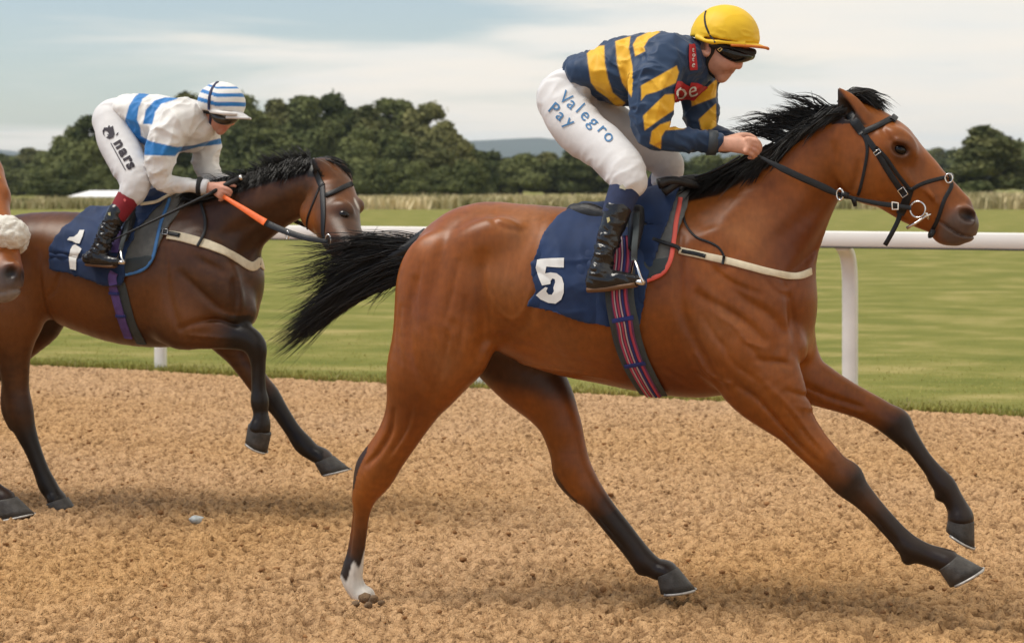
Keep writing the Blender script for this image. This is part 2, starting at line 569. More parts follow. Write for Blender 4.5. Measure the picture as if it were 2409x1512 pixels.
def sand_mat():
    m = mat("track_sand", attr=True, rough=.95, spec=.08, bump=.8, bscale=150, bdist=.014)
    nt = m.node_tree; b = nt.nodes['Principled BSDF']; L = nt.links.new
    tc = nt.nodes['Texture Coordinate']; at = nt.nodes['Attribute']
    n1 = nt.nodes.new('ShaderNodeTexNoise'); n1.inputs['Scale'].default_value = 30; n1.inputs['Detail'].default_value = 4; n1.inputs['Roughness'].default_value = .62
    L(tc.outputs['Object'], n1.inputs['Vector'])
    r1 = nt.nodes.new('ShaderNodeValToRGB'); e = r1.color_ramp.elements
    e[0].position = .30; e[0].color = (.27, .225, .19, 1); e[1].position = .56; e[1].color = (1.06, 1.06, 1.06, 1)
    x = e.new(.43); x.color = (.78, .75, .72, 1)
    L(n1.outputs['Fac'], r1.inputs[0])
    mx = nt.nodes.new('ShaderNodeMix'); mx.data_type = 'RGBA'; mx.blend_type = 'MULTIPLY'; mx.inputs[0].default_value = 1.0
    L(at.outputs['Color'], mx.inputs[6]); L(r1.outputs[0], mx.inputs[7]); L(mx.outputs[2], b.inputs['Base Color'])
    # second, coarser relief under the fine grain
    n2_ = nt.nodes.new('ShaderNodeTexNoise'); n2_.inputs['Scale'].default_value = 62; n2_.inputs['Detail'].default_value = 3
    L(tc.outputs['Object'], n2_.inputs['Vector'])
    b2 = nt.nodes.new('ShaderNodeBump'); b2.inputs['Strength'].default_value = .9; b2.inputs['Distance'].default_value = .022
    L(n2_.outputs['Fac'], b2.inputs['Height'])
    b1 = nt.nodes['Bump']; L(b2.outputs[0], b1.inputs['Normal'])
    return m

def build_sand():
    us = np.r_[[-400, -120, -50, -25, -14, -9], np.arange(-6.6, 7.4, .0118), [9, 12, 20, 45, 120, 400]]
    vv = [-.10]; dv = .019
    while vv[-1] < 9.4:
        vv.append(vv[-1] + dv); dv = .019 - .0095 * vv[-1] / 9.4
    vs = np.r_[vv, [10, 11, 13, 17, 25, 40]]
    U, W = np.meshgrid(us, vs, indexing='ij')
    U = U.astype(np.float32); W = W.astype(np.float32)
    # sideways jitter breaks the grid
    wx = .035 * (n2(U, W, 17, 1, 13.0) - .5); wy = .035 * (n2(U, W, 17, 1, 17.0) - .5)
    a = n2(U, W, 9, 1, 3.0); b = n2(U + wx, W + wy, 31, 1, 8.0); c = n2(U + wx, W - wy, 56, 1, 5.0); d = n2(U, W, 92, 1, 1.0); e = n2(U, W, 2.2, 1, 2.0); g = n2(U - wy, W + wx, 38, 1, 11.0)
    lump = smooth01(b, .42, .62); lump2 = smooth01(g, .48, .66); lump3 = smooth01(c, .44, .62)
    h = .014 * (a - .5) + .019 * (lump - .5) + .016 * (lump2 - .4) + .009 * (lump3 - .5) + .005 * (d - .5) + .022 * (e - .5)
    # hoof cups left by earlier runners
    g2 = np.random.default_rng(21)
    fade = smooth01(W, -.05, .25)
    h = h * (.35 + .65 * fade) - .004
    wob = .05 * (n2(U, W * 0, 1.3, 1, 4.0) - .5) + .05 * (n2(U, W * 0, 6, 1, 9.0) - .5)
    Wd = W + np.where(W < 1.0, wob * (1 - np.clip(W, 0, 1)), 0)
    P = E0 + U[..., None] * E_ + Wd[..., None] * N_
    V = np.concatenate([P, h[..., None]], -1).reshape(-1, 3)
    nu, nv = U.shape
    i = np.arange(nu - 1)[:, None]; j = np.arange(nv - 1)[None]
    k = (i * nv + j)
    F = np.stack([k, k + 1, k + nv + 1, k + nv], -1).reshape(-1, 4)
    hollow_shade = smooth01(-(.010 * (lump - .5) + .012 * (lump2 - .4) + .006 * (lump3 - .5)) / .012 + .9 * (n2(U, W, 6, 1, 21.0) - .5), .0, .95)  # shade of the low hollows put into the sand colour, with random mottling
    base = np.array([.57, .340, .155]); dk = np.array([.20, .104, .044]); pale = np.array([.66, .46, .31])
    m1 = hollow_shade[..., None] * .66
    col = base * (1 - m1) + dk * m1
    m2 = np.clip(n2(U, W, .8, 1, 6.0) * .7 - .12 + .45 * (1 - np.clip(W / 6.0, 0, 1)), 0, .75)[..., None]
    col = col * (1 - m2 * .6) + (pale * (1 - hollow_shade[..., None] * .5)) * m2 * .6
    ms = sand_mat()
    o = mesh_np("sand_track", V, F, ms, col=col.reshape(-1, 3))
    tag(o, kind='structure')
    # loose dark crumbs lying on the surface
    n = 2200
    u = g2.uniform(-6.5, 7, n); v = 9.2 * g2.random(n) ** .8
    base_v, base_f = icos(1)
    nb = len(base_v)
    XY = uv(u, 0) * 0 + E0 + u[:, None] * E_ + v[:, None] * N_
    r = g2.gamma(2.2, .0026, n).clip(.003, .013)
    VV = (base_v[None] * (.6 + .8 * g2.random((n, nb, 1)))) * r[:, None, None] * np.array([1.2, 1.2, .8]) + np.concatenate([XY, (.002 + r * .4)[:, None]], 1)[:, None]
    FF = (base_f[None] + (np.arange(n) * nb)[:, None, None]).reshape(-1, 3)
    o = mesh_np("sand_crumbs", VV.reshape(-1, 3), FF, mat("damp_sand", (.27, .14, .06), .95, spec=.1, var=.5, vscale=9, bump=.4, bscale=200), smooth=True)
    tag(o, kind='stuff')

def icos(sub):
    bm = bmesh.new(); bmesh.ops.create_icosphere(bm, subdivisions=sub, radius=1.0)
    v = np.array([x.co[:] for x in bm.verts]); f_ = np.array([[x.index for x in p.verts] for p in bm.faces]); bm.free()
    return v, f_

def mat_grass():
    m = mat("turf", (.13, .155, .035), .9, spec=.15)
    nt = m.node_tree; b = nt.nodes['Principled BSDF']
    tc = nt.nodes['Texture Coordinate']
    mp = nt.nodes.new('ShaderNodeMapping'); mp.inputs['Rotation'].default_value = (0, 0, R(28.6)); mp.inputs['Scale'].default_value = (.85, 1.15, 1)
    nt.links.new(tc.outputs['Object'], mp.inputs[0])
    n1 = nt.nodes.new('ShaderNodeTexNoise'); n1.inputs['Scale'].default_value = .9; n1.inputs['Detail'].default_value = 8; n1.inputs['Roughness'].default_value = .65
    nt.links.new(mp.outputs[0], n1.inputs['Vector'])
    cr = nt.nodes.new('ShaderNodeValToRGB')
    el = cr.color_ramp.elements
    el[0].position = .32; el[0].color = (.115, .135, .022, 1)
    el[1].position = .70; el[1].color = (.34, .285, .105, 1)
    e = el.new(.50); e.color = (.185, .185, .040, 1)
    nt.links.new(n1.outputs['Fac'], cr.inputs[0])
    nt.links.new(cr.outputs[0], b.inputs['Base Color'])
    n3 = nt.nodes.new('ShaderNodeTexNoise'); n3.inputs['Scale'].default_value = 26; n3.inputs['Detail'].default_value = 6
    nt.links.new(tc.outputs['Object'], n3.inputs['Vector'])
    bp = nt.nodes.new('ShaderNodeBump'); bp.inputs['Strength'].default_value = .7; bp.inputs['Distance'].default_value = .05
    nt.links.new(n3.outputs['Fac'], bp.inputs['Height']); nt.links.new(bp.outputs[0], b.inputs['Normal'])
    return m

def blades(name, XY, h, w, mt, lean, g, kind='stuff', col=None, z0=0.0):
    n = len(XY)
    a = g.uniform(0, 2 * math.pi, n)
    dx, dy = np.cos(a) * w / 2, np.sin(a) * w / 2
    la = g.uniform(0, 2 * math.pi, n); ll = lean * h * g.random(n)
    lx, ly = np.cos(la) * ll, np.sin(la) * ll
    V = np.zeros((n, 5, 3))
    V[:, 0] = np.stack([XY[:, 0] - dx, XY[:, 1] - dy, np.full(n, z0)], 1)
    V[:, 1] = np.stack([XY[:, 0] + dx, XY[:, 1] + dy, np.full(n, z0)], 1)
    V[:, 2] = np.stack([XY[:, 0] + dx * .8 + lx * .4, XY[:, 1] + dy * .8 + ly * .4, z0 + h * .6], 1)
    V[:, 3] = np.stack([XY[:, 0] - dx * .8 + lx * .4, XY[:, 1] - dy * .8 + ly * .4, z0 + h * .6], 1)
    V[:, 4] = np.stack([XY[:, 0] + lx, XY[:, 1] + ly, z0 + h], 1)
    k = (np.arange(n) * 5)[:, None]
    F = np.vstack([k + [0, 1, 2], k + [0, 2, 3], k + [3, 2, 4]])
    c = None if col is None else np.repeat(col, 5, 0)
    o = mesh_np(name, V.reshape(-1, 3), F, mt, smooth=False, col=c)
    return tag(o, kind=kind)

def build_field():
    g = np.random.default_rng(5)
    us = np.r_[[-5900, -3000, -1000, -300, -100, -40, -20], np.arange(-10, 10.1, 1.0), [20, 40, 100, 300, 1000, 3000, 5900]]
    vs = np.r_[[.06, 0, -.3, -1, -2, -4, -7, -12, -20, -40, -80, -160, -400, -1200, -4000, -5900]]
    U, W = np.meshgrid(us, vs, indexing='ij')
    P = E0 + U[..., None] * E_ + W[..., None] * N_
    z = np.where(W > .03, -.03, .012) * np.ones_like(U)
    V = np.concatenate([P, z[..., None]], -1).reshape(-1, 3)
    nu, nv = U.shape
    k = np.arange(nu - 1)[:, None] * nv + np.arange(nv - 1)[None]
    F = np.stack([k, k + nv, k + nv + 1, k + 1], -1).reshape(-1, 4)
    o = mesh_np("grass_field", V, F, mat_grass()); tag(o, kind='structure')
    mb = mat("grass_blades", attr=True, rough=.7, spec=.2)
    n = 60000
    u = g.uniform(-9, 9, n); v = -4.5 * g.random(n) ** 2.4 + .03
    XY = E0 + u[:, None] * E_ + v[:, None] * N_
    h = g.gamma(6, .0055, n).clip(.012, .09) * (.45 + .55 * np.exp(-((v + .02) / .35) ** 2))
    t = noise3(np.stack([u * .5, v * 1.6, v * 0], 1), .9)
    t2 = g.random(n)
    col = np.array([.20, .215, .038]) * (1 - t[:, None]) + np.array([.44, .38, .13]) * t[:, None]
    col = col * (.85 + .35 * t2[:, None])
    st = (g.random(n) < .04)[:, None]
    col = np.where(st, np.array([.34, .29, .14]), col)
    blades("grass", XY, h, .010, mb, .7, g, col=col)
    # tall seeding grass along the far side of the course
    n = 45000
    X = g.uniform(-95, 95, n); Y = 146 + 34 * g.random(n) ** 1.3
    clump = noise3(np.stack([X, Y * .5, X * 0], 1), .22)
    h = (.42 + .72 * clump + .30 * g.random(n)) * (.72 + .30 * smooth01(X, -30, 0)) + .10 * smooth01(X, 20, 34)
    t = (noise3(np.stack([X, Y, X * 0 + 5], 1), .5) * .9 + .35 * (g.random(n) - .5) + .16 * smooth01(X, -28, 0) - .13)[:, None].clip(0, 1)
    col = np.array([.20, .19, .075]) * (1 - t) + np.array([.80, .66, .40]) * t
    blades("tall_grass", np.stack([X, Y], 1), h, .17, mb, .75, g, col=col)

# ---------------------------------------------------------------- trees
def leaf_mat(name, c0, c1):
    m = mat(name, c0, .75, spec=.15)
    nt = m.node_tree; b = nt.nodes['Principled BSDF']
    tc = nt.nodes['Texture Coordinate']; oi = nt.nodes.new('ShaderNodeObjectInfo')
    n = nt.nodes.new('ShaderNodeTexNoise'); n.inputs['Scale'].default_value = .55; n.inputs['Detail'].default_value = 6
    nt.links.new(tc.outputs['Object'], n.inputs['Vector'])
    ad = nt.nodes.new('ShaderNodeMath'); ad.operation = 'MULTIPLY_ADD'; ad.inputs[1].default_value = .30
    nt.links.new(oi.outputs['Random'], ad.inputs[0]); nt.links.new(n.outputs['Fac'], ad.inputs[2])
    cr = nt.nodes.new('ShaderNodeValToRGB')
    cr.color_ramp.elements[0].position = .42; cr.color_ramp.elements[0].color = (*c0, 1)
    cr.color_ramp.elements[1].position = .92; cr.color_ramp.elements[1].color = (*c1, 1)
    nt.links.new(ad.outputs[0], cr.inputs[0]); nt.links.new(cr.outputs[0], b.inputs['Base Color'])
    return m

def crown_mesh(seed, w, h, base, leaves, size):
    """leaf sprays over the lobes of a broad crown of unit scale: returns mesh data"""
    g = np.random.default_rng(seed)
    lobes = []
    for i in range(34):
        a = g.uniform(0, 2 * math.pi); t = g.random()
        rr_ = (1 - .75 * max(0, t - .35) / .65) * g.uniform(.25, .78)
        lobes.append((math.cos(a) * rr_ * w / 2, math.sin(a) * rr_ * w / 2, base + (h - base) * (.10 + .76 * t), g.uniform(.10, .22) * w * (1.1 - .35 * t)))
    lobes.append((0, 0, base + (h - base) * .5, .30 * w))
    L = np.array(lobes)
    wt = L[:, 3] ** 2; wt /= wt.sum()
    idx = g.choice(len(L), leaves, p=wt)
    d = g.normal(size=(leaves, 3)); d /= np.linalg.norm(d, axis=1, keepdims=True)
    d[:, 2] = np.where(d[:, 2] < -.6, -d[:, 2], d[:, 2])
    bump = .75 + .55 * noise3(d * 1.7 + idx[:, None] * 3.1, 2.3)
    C = L[idx, :3] + d * (L[idx, 3] * bump * g.uniform(.72, 1.06, leaves) * np.where(g.random(leaves) < .10, g.uniform(1.0, 1.28, leaves), 1))[:, None] * np.array([1, 1, .82])
    inside = np.zeros(leaves, bool)
    for k in range(len(L)):
        q = (C - L[k, :3]) / np.array([1, 1, .82])
        inside |= (np.linalg.norm(q, axis=1) < L[k, 3] * .66)
    C = C[~inside]; d = d[~inside]; n = len(C)
    nr = d + g.normal(0, .55, (n, 3)); nr /= np.linalg.norm(nr, axis=1, keepdims=True)
    A = np.cross(nr, g.normal(size=(n, 3))); A /= np.linalg.norm(A, axis=1, keepdims=True); B = np.cross(nr, A)
    s = size * g.uniform(.5, 1.25, n)[:, None]
    V = np.stack([C - A * s + B * s * .15, C - B * s * .62, C + A * s, C + B * s * .62 + nr * s * .25], 1).reshape(-1, 3)
    F = (np.arange(n) * 4)[:, None] + np.arange(4)
    # inner boughs that close the crown's heart
    bv, bf = icos(2)
    off = len(V); VV = [V]; TF = []
    for k in range(len(L)):
        q = bv * (.72 + .2 * noise3(bv * 1.3 + k, 2.0))[:, None] * L[k, 3] * np.array([1, 1, .8]) + L[k, :3]
        TF.append(np.c_[bf, bf[:, 2:3]] + off); VV.append(q); off += len(q)
    faces = [tuple(r) for r in F.tolist()] + [tuple(r[:3]) for t in TF for r in t.tolist()]
    me = bpy.data.meshes.new("crown")
    me.from_pydata(np.vstack(VV).tolist(), [], faces); me.update()
    return me

M_BARK = mat("bark", (.065, .050, .036), .9, var=.3, vscale=3, bump=.6, bscale=8, bdist=.05)
def trunk_mesh(h, r):
    P = [(0, 0, -.1), (.05, 0, h * .25), (-.03, .05, h * .5), (0, 0, h * .8)]
    P = spline(np.array(P), 3); o = rod("trunk", P, np.linspace(r, r * .35, len(P)), M_BARK, None, 9)
    me = o.data
    bpy.data.objects.remove(o)
    vs = []
    # limbs
    bm = bmesh.new(); bm.from_mesh(me)
    for k in range(5):
        a = k * 1.3; z0 = h * (.35 + .08 * k)
        q = spline(np.array([(0, 0, z0), (math.cos(a) * h * .12, math.sin(a) * h * .12, z0 + h * .12), (math.cos(a) * h * .24, math.sin(a) * h * .24, z0 + h * .28)]), 3)
        oo = rod("limb", q, np.linspace(r * .4, r * .12, len(q)), M_BARK, None, 6)
        bm.from_mesh(oo.data); bpy.data.objects.remove(oo)
    bm.to_mesh(me); bm.free()
    return me

CROWNS = []; TRUNKS = []
def init_trees():
    m1 = leaf_mat("dark_leaf", (.044, .060, .019), (.185, .200, .070))
    m2 = leaf_mat("olive_leaf", (.055, .066, .022), (.235, .225, .085))
    for s, (w, h, b) in enumerate(((10, 15, .4), (9.5, 14, .3), (11, 14, .2), (8.5, 13, .3), (10, 9.5, .1))):
        me = crown_mesh(40 + s, w, h, b, 19000, .33)
        me.materials.append(m1 if s % 2 == 0 else m2); CROWNS.append((me, w, h))
    for hh in (9, 8):
        TRUNKS.append((trunk_mesh(hh, .38), hh))
TN = [0]
def tree(px, ytop, D, wpx, kind, label, group, cat="tree", ybase=None):
    X = (px - CX) / FPX * D
    H = (YH - ytop) / FPX * D + CAMH
    W = wpx / FPX * D * 1.22
    me, w, h = CROWNS[kind]
    r = empty("broadleaf_tree" if cat == "tree" else "leafy_bush", loc=(X, D, 0), label=label, cat=cat, group=group)
    c = bpy.data.objects.new("crown", me); COL.objects.link(c); c.parent = r
    c.scale = (W / w, W / w, H / h * 1.02); c.rotation_euler = (0, 0, (TN[0] * 2.4) % 6.28)
    tm, th = TRUNKS[TN[0] % 2]
    t = bpy.data.objects.new("trunk", tm); COL.objects.link(t); t.parent = r
    t.scale = (W / 10, W / 10, H * .62 / th)
    TN[0] += 1
    return r

def build_trees():
    init_trees()
    g = random.Random(4)
    G = "trees of the broad wood behind the grass"
    A = [(165, 290, 300, 150, 2, "dark tree on the low end of the wood, left of the white jockey's seat"), (225, 258, 295, 160, 0, "dark tree directly behind the white jockey's seat"),
         (300, 238, 305, 170, 2, "dark tree rising behind the white jockey's lower back"), (372, 226, 300, 165, 0, "dark tree behind the middle of the white jockey's back"),
         (440, 205, 310, 150, 1, "olive tree top showing between the white jockey's shoulders and cap"), (500, 190, 300, 165, 0, "tallest tree of the wood, behind the blue striped cap"),
         (585, 214, 298, 165, 2, "broad dark tree just in front of the blue striped cap's peak"), (655, 222, 305, 150, 1, "olive tree above the dark bay horse's bristling mane"),
         (725, 206, 300, 165, 0, "high dark crown above the dark bay horse's near ear"), (800, 212, 302, 165, 2, "high dark crown above the dark bay horse's browband"),
         (868, 236, 298, 150, 1, "olive crown above the dark bay horse's nose"), (935, 214, 305, 160, 0, "high crown of the wood above the front horse's lifted tail"),
         (1000, 228, 300, 150, 3, "rounded crown over the root of the front horse's tail"), (1046, 275, 296, 130, 1, "crown where the wood begins to fall towards the blue hill"),
         (1085, 322, 300, 110, 4, "lowest tree closing the wood next to the blue hill"),
         (190, 330, 280, 140, 4, "bushy lower tree in front of the wood beside the white jockey's thigh"), (270, 320, 284, 150, 1, "lower olive tree hidden behind the white jockey's thigh"),
         (350, 310, 282, 150, 4, "lower bushy tree behind the white jockey's near arm"), (540, 300, 284, 160, 4, "lower bushy tree in front of the wood under the white jockey's chin"),
         (640, 290, 280, 160, 0, "lower dark tree touching the crest of the bristling mane"), (740, 300, 283, 160, 4, "lower bushy tree behind the dark bay horse's poll"),
         (840, 295, 280, 150, 2, "lower dark tree in front of the dark bay horse's forehead"), (930, 305, 282, 150, 4, "lower bushy tree over the pale grass between tail and nose"),
         (1010, 325, 280, 140, 1, "lower olive tree over the front horse's rump")]
    for x, y, D, w, k, l in A: tree(x, y, D, w, k, l, G)
    G2 = "lower trees along the far edge of the grass"
    B_ = [(1120, 350, 330, 110, 4, "low tree under the left end of the blue hill"), (1165, 352, 345, 120, 2, "low dark tree under the blue hill's rise"), (1225, 360, 335, 130, 4, "low bushy tree under the middle of the blue hill"),
          (1285, 352, 340, 130, 1, "low olive tree just left of the yellow capped jockey's knee"), (1345, 346, 335, 130, 2, "low dark tree touching the back of the yellow capped jockey's thigh"),
          (1400, 356, 340, 130, 4, "low bushy tree behind the yellow capped jockey's knee"), (1460, 362, 335, 130, 0, "low tree hidden behind the yellow capped jockey's calf"), (1520, 358, 340, 140, 4, "low tree between the yellow capped jockey's two thighs"),
          (1590, 360, 335, 140, 2, "low dark tree under the yellow capped jockey's forearm"), (1660, 362, 345, 140, 4, "low tree behind the front horse's withers"), (1740, 358, 350, 150, 1, "low olive tree behind the front jockey's fist"),
          (1830, 362, 350, 150, 4, "low tree behind the middle of the front horse's neck"), (1920, 360, 355, 150, 2, "low dark tree behind the front horse's throat"), (2010, 362, 350, 150, 4, "low tree behind the front horse's cheek"), (2090, 358, 355, 140, 0, "low tree behind the front horse's eye")]
    for x, y, D, w, k, l in B_: tree(x, y, D, w, k, l, G2)
    G3 = "trees at the open end of the wood"
    C_ = [(-60, 352, 420, 150, 2, "tree behind the fleece-nosed horse's neck"), (15, 362, 410, 130, 4, "bushy tree behind the yellow browband at the left edge"), (72, 342, 430, 120, 1, "highest tree of the small group near the left edge"),
          (112, 346, 400, 110, 0, "dark tree joining the small left group to the wood"), (40, 395, 380, 120, 4, "low bush in front of the small left group"), (100, 390, 375, 120, 4, "low bush between the small left group and the wood"), (-10, 385, 372, 130, 4, "low bush right behind the fleece-nosed horse's forehead")]
    for x, y, D, w, k, l in C_: tree(x, y, D, w, k, l, G3)
    G4 = "distant trees beyond the front horse's nose"
    D_ = [(2170, 352, 640, 90, 4, "faint distant tree touching the bridge of the front horse's nose"), (2205, 342, 650, 90, 1, "faint distant tree left of the lone rounded tree"), (2250, 348, 640, 90, 2, "faint distant tree half behind the lone rounded tree's left side"),
          (2430, 330, 560, 120, 1, "distant tree cut by the right edge"), (2412, 322, 540, 90, 0, "distant dark tree just right of the lone rounded tree"), (2490, 322, 560, 140, 2, "distant tree outside the right edge, first one"), (2580, 335, 600, 150, 4, "distant tree outside the right edge, farther out")]
    for x, y, D, w, k, l in D_: tree(x, y, D, w, k, l, G4)
    for i, x in enumerate(range(110, 1150, 62)):
        tree(x, 392 - (i * 37) % 23, 268, 105, 4, "low undergrowth bush " + ["at the very left foot of the wood", "just above the white shelter's left end", "above the middle of the white shelter", "behind the white jockey's maroon sock",
             "behind the white jockey's elbow", "under the white jockey's near forearm", "behind the white jockey's fists", "behind the start of the bristling mane", "behind the middle of the bristling mane", "behind the dark bay horse's ears",
             "behind the dark bay horse's browband", "just in front of the dark bay horse's forehead", "above the pale grass, halfway to the front horse's tail", "above the root of the front horse's tail", "above the back of the front horse's rump", "above the highest point of the front horse's rump", "at the wood's last tree, next to the blue hill"][i], "undergrowth bushes along the foot of the wood", "bush")
    tree(2318, 286, 240, 190, 1, "single rounded green tree standing alone in front of the horse's nose", None)
    for x, y, w, l in [(915, 466, 60, "small olive bush in the pale grass strip above the dark bay horse's nose"), (1035, 462, 74, "small olive bush in the pale grass strip over the front horse's rump"), (1300, 466, 66, "small olive bush in the pale grass strip behind the navy cloth's top"),
                       (1395, 468, 50, "small olive bush in the pale grass strip beside the navy sock"), (2200, 462, 70, "small olive bush in the pale grass strip under the front horse's noseband"), (2370, 458, 60, "small olive bush in the pale grass strip near the right edge"),
                       (60, 466, 70, "small olive bush in the grass strip next to the fleece noseband")]:
        tree(x, y, 158, w, 4, l, "small bushes in the pale grass strip", "bush")
    for x, y, D, w, k, l in [(2290, 425, 200, 120, 4, "low scrubby bush at the foot of the lone rounded tree"), (2060, 470, 160, 80, 4, "small dark bush in the tall grass under the front horse's jaw")]:
        tree(x, y, D, w, k, l, None, "bush")

def build_hills():
    xs = np.linspace(-700, 3200, 90)
    kx = [-700, -300, 0, 60, 400, 800, 1050, 1110, 1180, 1240, 1300, 1345, 1500, 1900, 2300, 2700, 3200]
    ky = [370, 360, 350, 358, 350, 340, 332, 329, 326, 322, 324, 333, 345, 352, 350, 356, 372]
    ys = np.interp(xs, kx, ky) + 2.0 * (noise3(np.stack([xs, xs * 0, xs * 0], 1), .045) - .5) * 2
    D0, D1 = 5200, 7600
    V = []
    for D, k in ((D0, 0), (5800, .55), (6500, 1.0), (D1, .3)):
        X = (xs - CX) / FPX * 6500
        Z = (YH - ys) / FPX * 6500 * k
        V.append(np.stack([X, np.full_like(X, D), Z + (0 if k else -5)], 1))
    n = len(xs)
    V = np.vstack(V)
    F = [(a * n + i, a * n + i + 1, (a + 1) * n + i + 1, (a + 1) * n + i) for a in range(3) for i in range(n - 1)]
    o = mesh_np("hills", V, F, mat("wooded_hill", (.026, .048, .046), .95, var=.4, vscale=.004))
    tag(o, kind='structure')

# ---------------------------------------------------------------- running rail
def build_rail():
    M_RAIL = mat("white_rail_plastic", (.74, .72, .69), .45, spec=.35, var=.05, vscale=2.5)
    M_DIRT = mat("scuffed_white_plastic", (.70, .68, .65), .5, spec=.35, var=.12, vscale=4)
    M_SEAM = mat("dark_rail_channel", (.05, .045, .04), .7)
    r = empty("running_rail", loc=(0, 0, 0), label="long white plastic running rail on curved posts beside the sand track", cat="rail")
    vo = -.13
    zc = 1.185
    prof = [(.012, .056), (.024, .053), (.029, .046), (.031, .0), (.029, -.046), (.024, -.053), (.012, -.056), (-.012, -.056), (-.024, -.053), (-.029, -.046), (-.031, 0), (-.029, .046), (-.024, .053), (-.012, .056)]
    us = [-80] + list(np.arange(-30, 31, 6.0)) + [80]
    def sweep(name, pr, mt, parent, zc_, vo_):
        V, F = [], []
        for u in us:
            for a, b in pr:
                p = E0 + u * E_ + (vo_ + .16 + a) * N_
                V.append((p[0], p[1], zc_ + b))
        k = len(pr)
        for i in range(len(us) - 1):
            for j in range(k):
                jj = (j + 1) % k
                F.append((i * k + j, i * k + jj, (i + 1) * k + jj, (i + 1) * k + j))
        F.append(tuple(range(k))); F.append(tuple((len(us) - 1) * k + j for j in range(k))[::-1])
        return mesh_np(name, V, F, mt, parent)
    tr = sweep("top_rail", prof, M_RAIL, r, zc, vo)
    sweep("rail_channel", [(.030, -.0565), (.030, -.064), (-.016, -.064), (-.016, -.0565)], M_SEAM, tr, zc, vo)
    for u in np.arange(-27.6, 30, 6.0):
        V, F = [], []
        for uu_ in (u - .004, u + .004):
            for a, b in prof:
                p = E0 + uu_ * E_ + (vo + .16 + a * 1.03) * N_
                V.append((p[0], p[1], zc + b * 1.02))
        k = len(prof)
        F = [(j, (j + 1) % k, k + (j + 1) % k, k + j) for j in range(k)]
        mesh_np("rail_joint", V, F, M_SEAM, tr)
    base_u = [(-2.98, 18.0), (-.24, 16.46), (2.45, 15.1)]
    uu = [float((np.array(b) - E0) @ E_) for b in base_u]
    step = (uu[2] - uu[0]) / 2
    allu = [uu[0] + step * k for k in range(-8, 0)] + uu + [uu[2] + step * k for k in range(1, 6)]
    me = None
    for u in allu:
        if me is None:
            P = []
            for v_, z_ in ((0, -.06), (0, .4), (0, .80), (.01, .95), (.05, 1.06), (.11, 1.11), (.155, 1.135)):
                P.append((*(v_ * N_), z_))
            c = spline(np.array(P), 4)
            seg = []
            T = np.gradient(c, axis=0); T /= np.linalg.norm(T, axis=1, keepdims=True)
            Ed = np.array([E_[0], E_[1], 0])
            V, F = [], []
            pr = [(-1, -.6), (-.8, -1), (.8, -1), (1, -.6), (1, .6), (.8, 1), (-.8, 1), (-1, .6)]
            for p, t in zip(c, T):
                b = np.cross(t, Ed)
                for x, y in pr: V.append(p + Ed * x * .053 + b * y * .030)
            k = len(pr)
            for i in range(len(c) - 1):
                for j in range(k):
                    jj = (j + 1) % k
                    F.append((i * k + j, i * k + jj, (i + 1) * k + jj, (i + 1) * k + j))
            F.append(tuple(range(k))[::-1]); F.append(tuple((len(c) - 1) * k + j for j in range(k)))
            o = mesh_np("post", V, F, M_DIRT, r); me = o.data
            bm = bmesh.new(); bm.from_mesh(me); bmesh.ops.recalc_face_normals(bm, faces=bm.faces); bm.to_mesh(me); bm.free()
        else:
            o = bpy.data.objects.new("post", me); COL.objects.link(o); o.parent = r
        p = E0 + u * E_ + vo * N_
        o.location = (p[0], p[1], 0)

def build_small():
    # pale stone on the sand
    v, f_ = icos(3)
    v = v * (.75 + .5 * noise3(v + 3, 1.7))[:, None] * np.array([.036, .026, .022])
    p = ground_at(463, 1228)
    o = mesh_np("stone", v, f_, mat("pale_stone", (.42, .45, .45), .8, var=.3, vscale=40, bump=.3, bscale=120)); o.location = (p[0], p[1], .012); o.rotation_euler = (0, .1, .3)
    tag(o, "pale grey stone lying alone on the open sand", "stone")
    # clods thrown up at the planted hind hoof
    g = np.random.default_rng(8)
    v0, f0 = icos(2); mc = mat("wet_sand_clod", (.17, .105, .055), .95, var=.4, vscale=30, bump=.6, bscale=150)
    for k, (x, y, r) in enumerate([(858, 1398, .022), (878, 1400, .018), (836, 1406, .015), (896, 1402, .012), (866, 1408, .015)]):
        p = ground_at(x, y + 18); v = v0 * (.6 + .8 * noise3(v0 * 1.3 + k * 2, 1.9))[:, None] * r * np.array([1.2, 1, .85])
        o = mesh_np("sand_clod", v, f0, mc); o.location = (p[0], p[1], r * .45 + (.008 if k < 2 else 0)); o.rotation_euler = (0, 0, k)
        tag(o, ["highest damp clod lying on the white hind hoof", "damp clod on the toe of the white hind hoof", "damp clod left of the white hind hoof", "smallest damp clod in front of the white hind hoof", "damp clod nearest the camera by the white hind hoof"][k], "clod", "sand clods at the white hind hoof")
    # low white polytunnel far behind
    D = 252.0
    e = empty("white_shelter", label="low white roofed shelter behind the tall grass at the far left", cat="shelter")
    P3 = lambda px, z, dd: ((px - CX) / FPX * (D + dd), D + dd, z)
    V = [P3(158, .42, 0), P3(312, .42, 0), P3(306, 1.16, 3.5), P3(212, 1.16, 3.5), P3(158, .42, 7), P3(312, .42, 7)]
    F = [(0, 1, 2, 3), (0, 3, 4), (1, 5, 2), (5, 4, 3, 2)]
    mesh_np("roof", V, F, mat("white_sheeting", (.80, .80, .80), .6), e, smooth=False)
    V = [P3(162, -.05, .2), P3(308, -.05, .2), P3(308, .42, .2), P3(162, .42, .2), P3(162, -.05, 6.8), P3(308, -.05, 6.8), P3(308, .42, 6.8), P3(162, .42, 6.8)]
    mesh_np("wall", V, [(0, 1, 2, 3), (1, 5, 6, 2), (5, 4, 7, 6), (4, 0, 3, 7)], mat("grey_wall", (.45, .46, .46), .7), e, smooth=False)

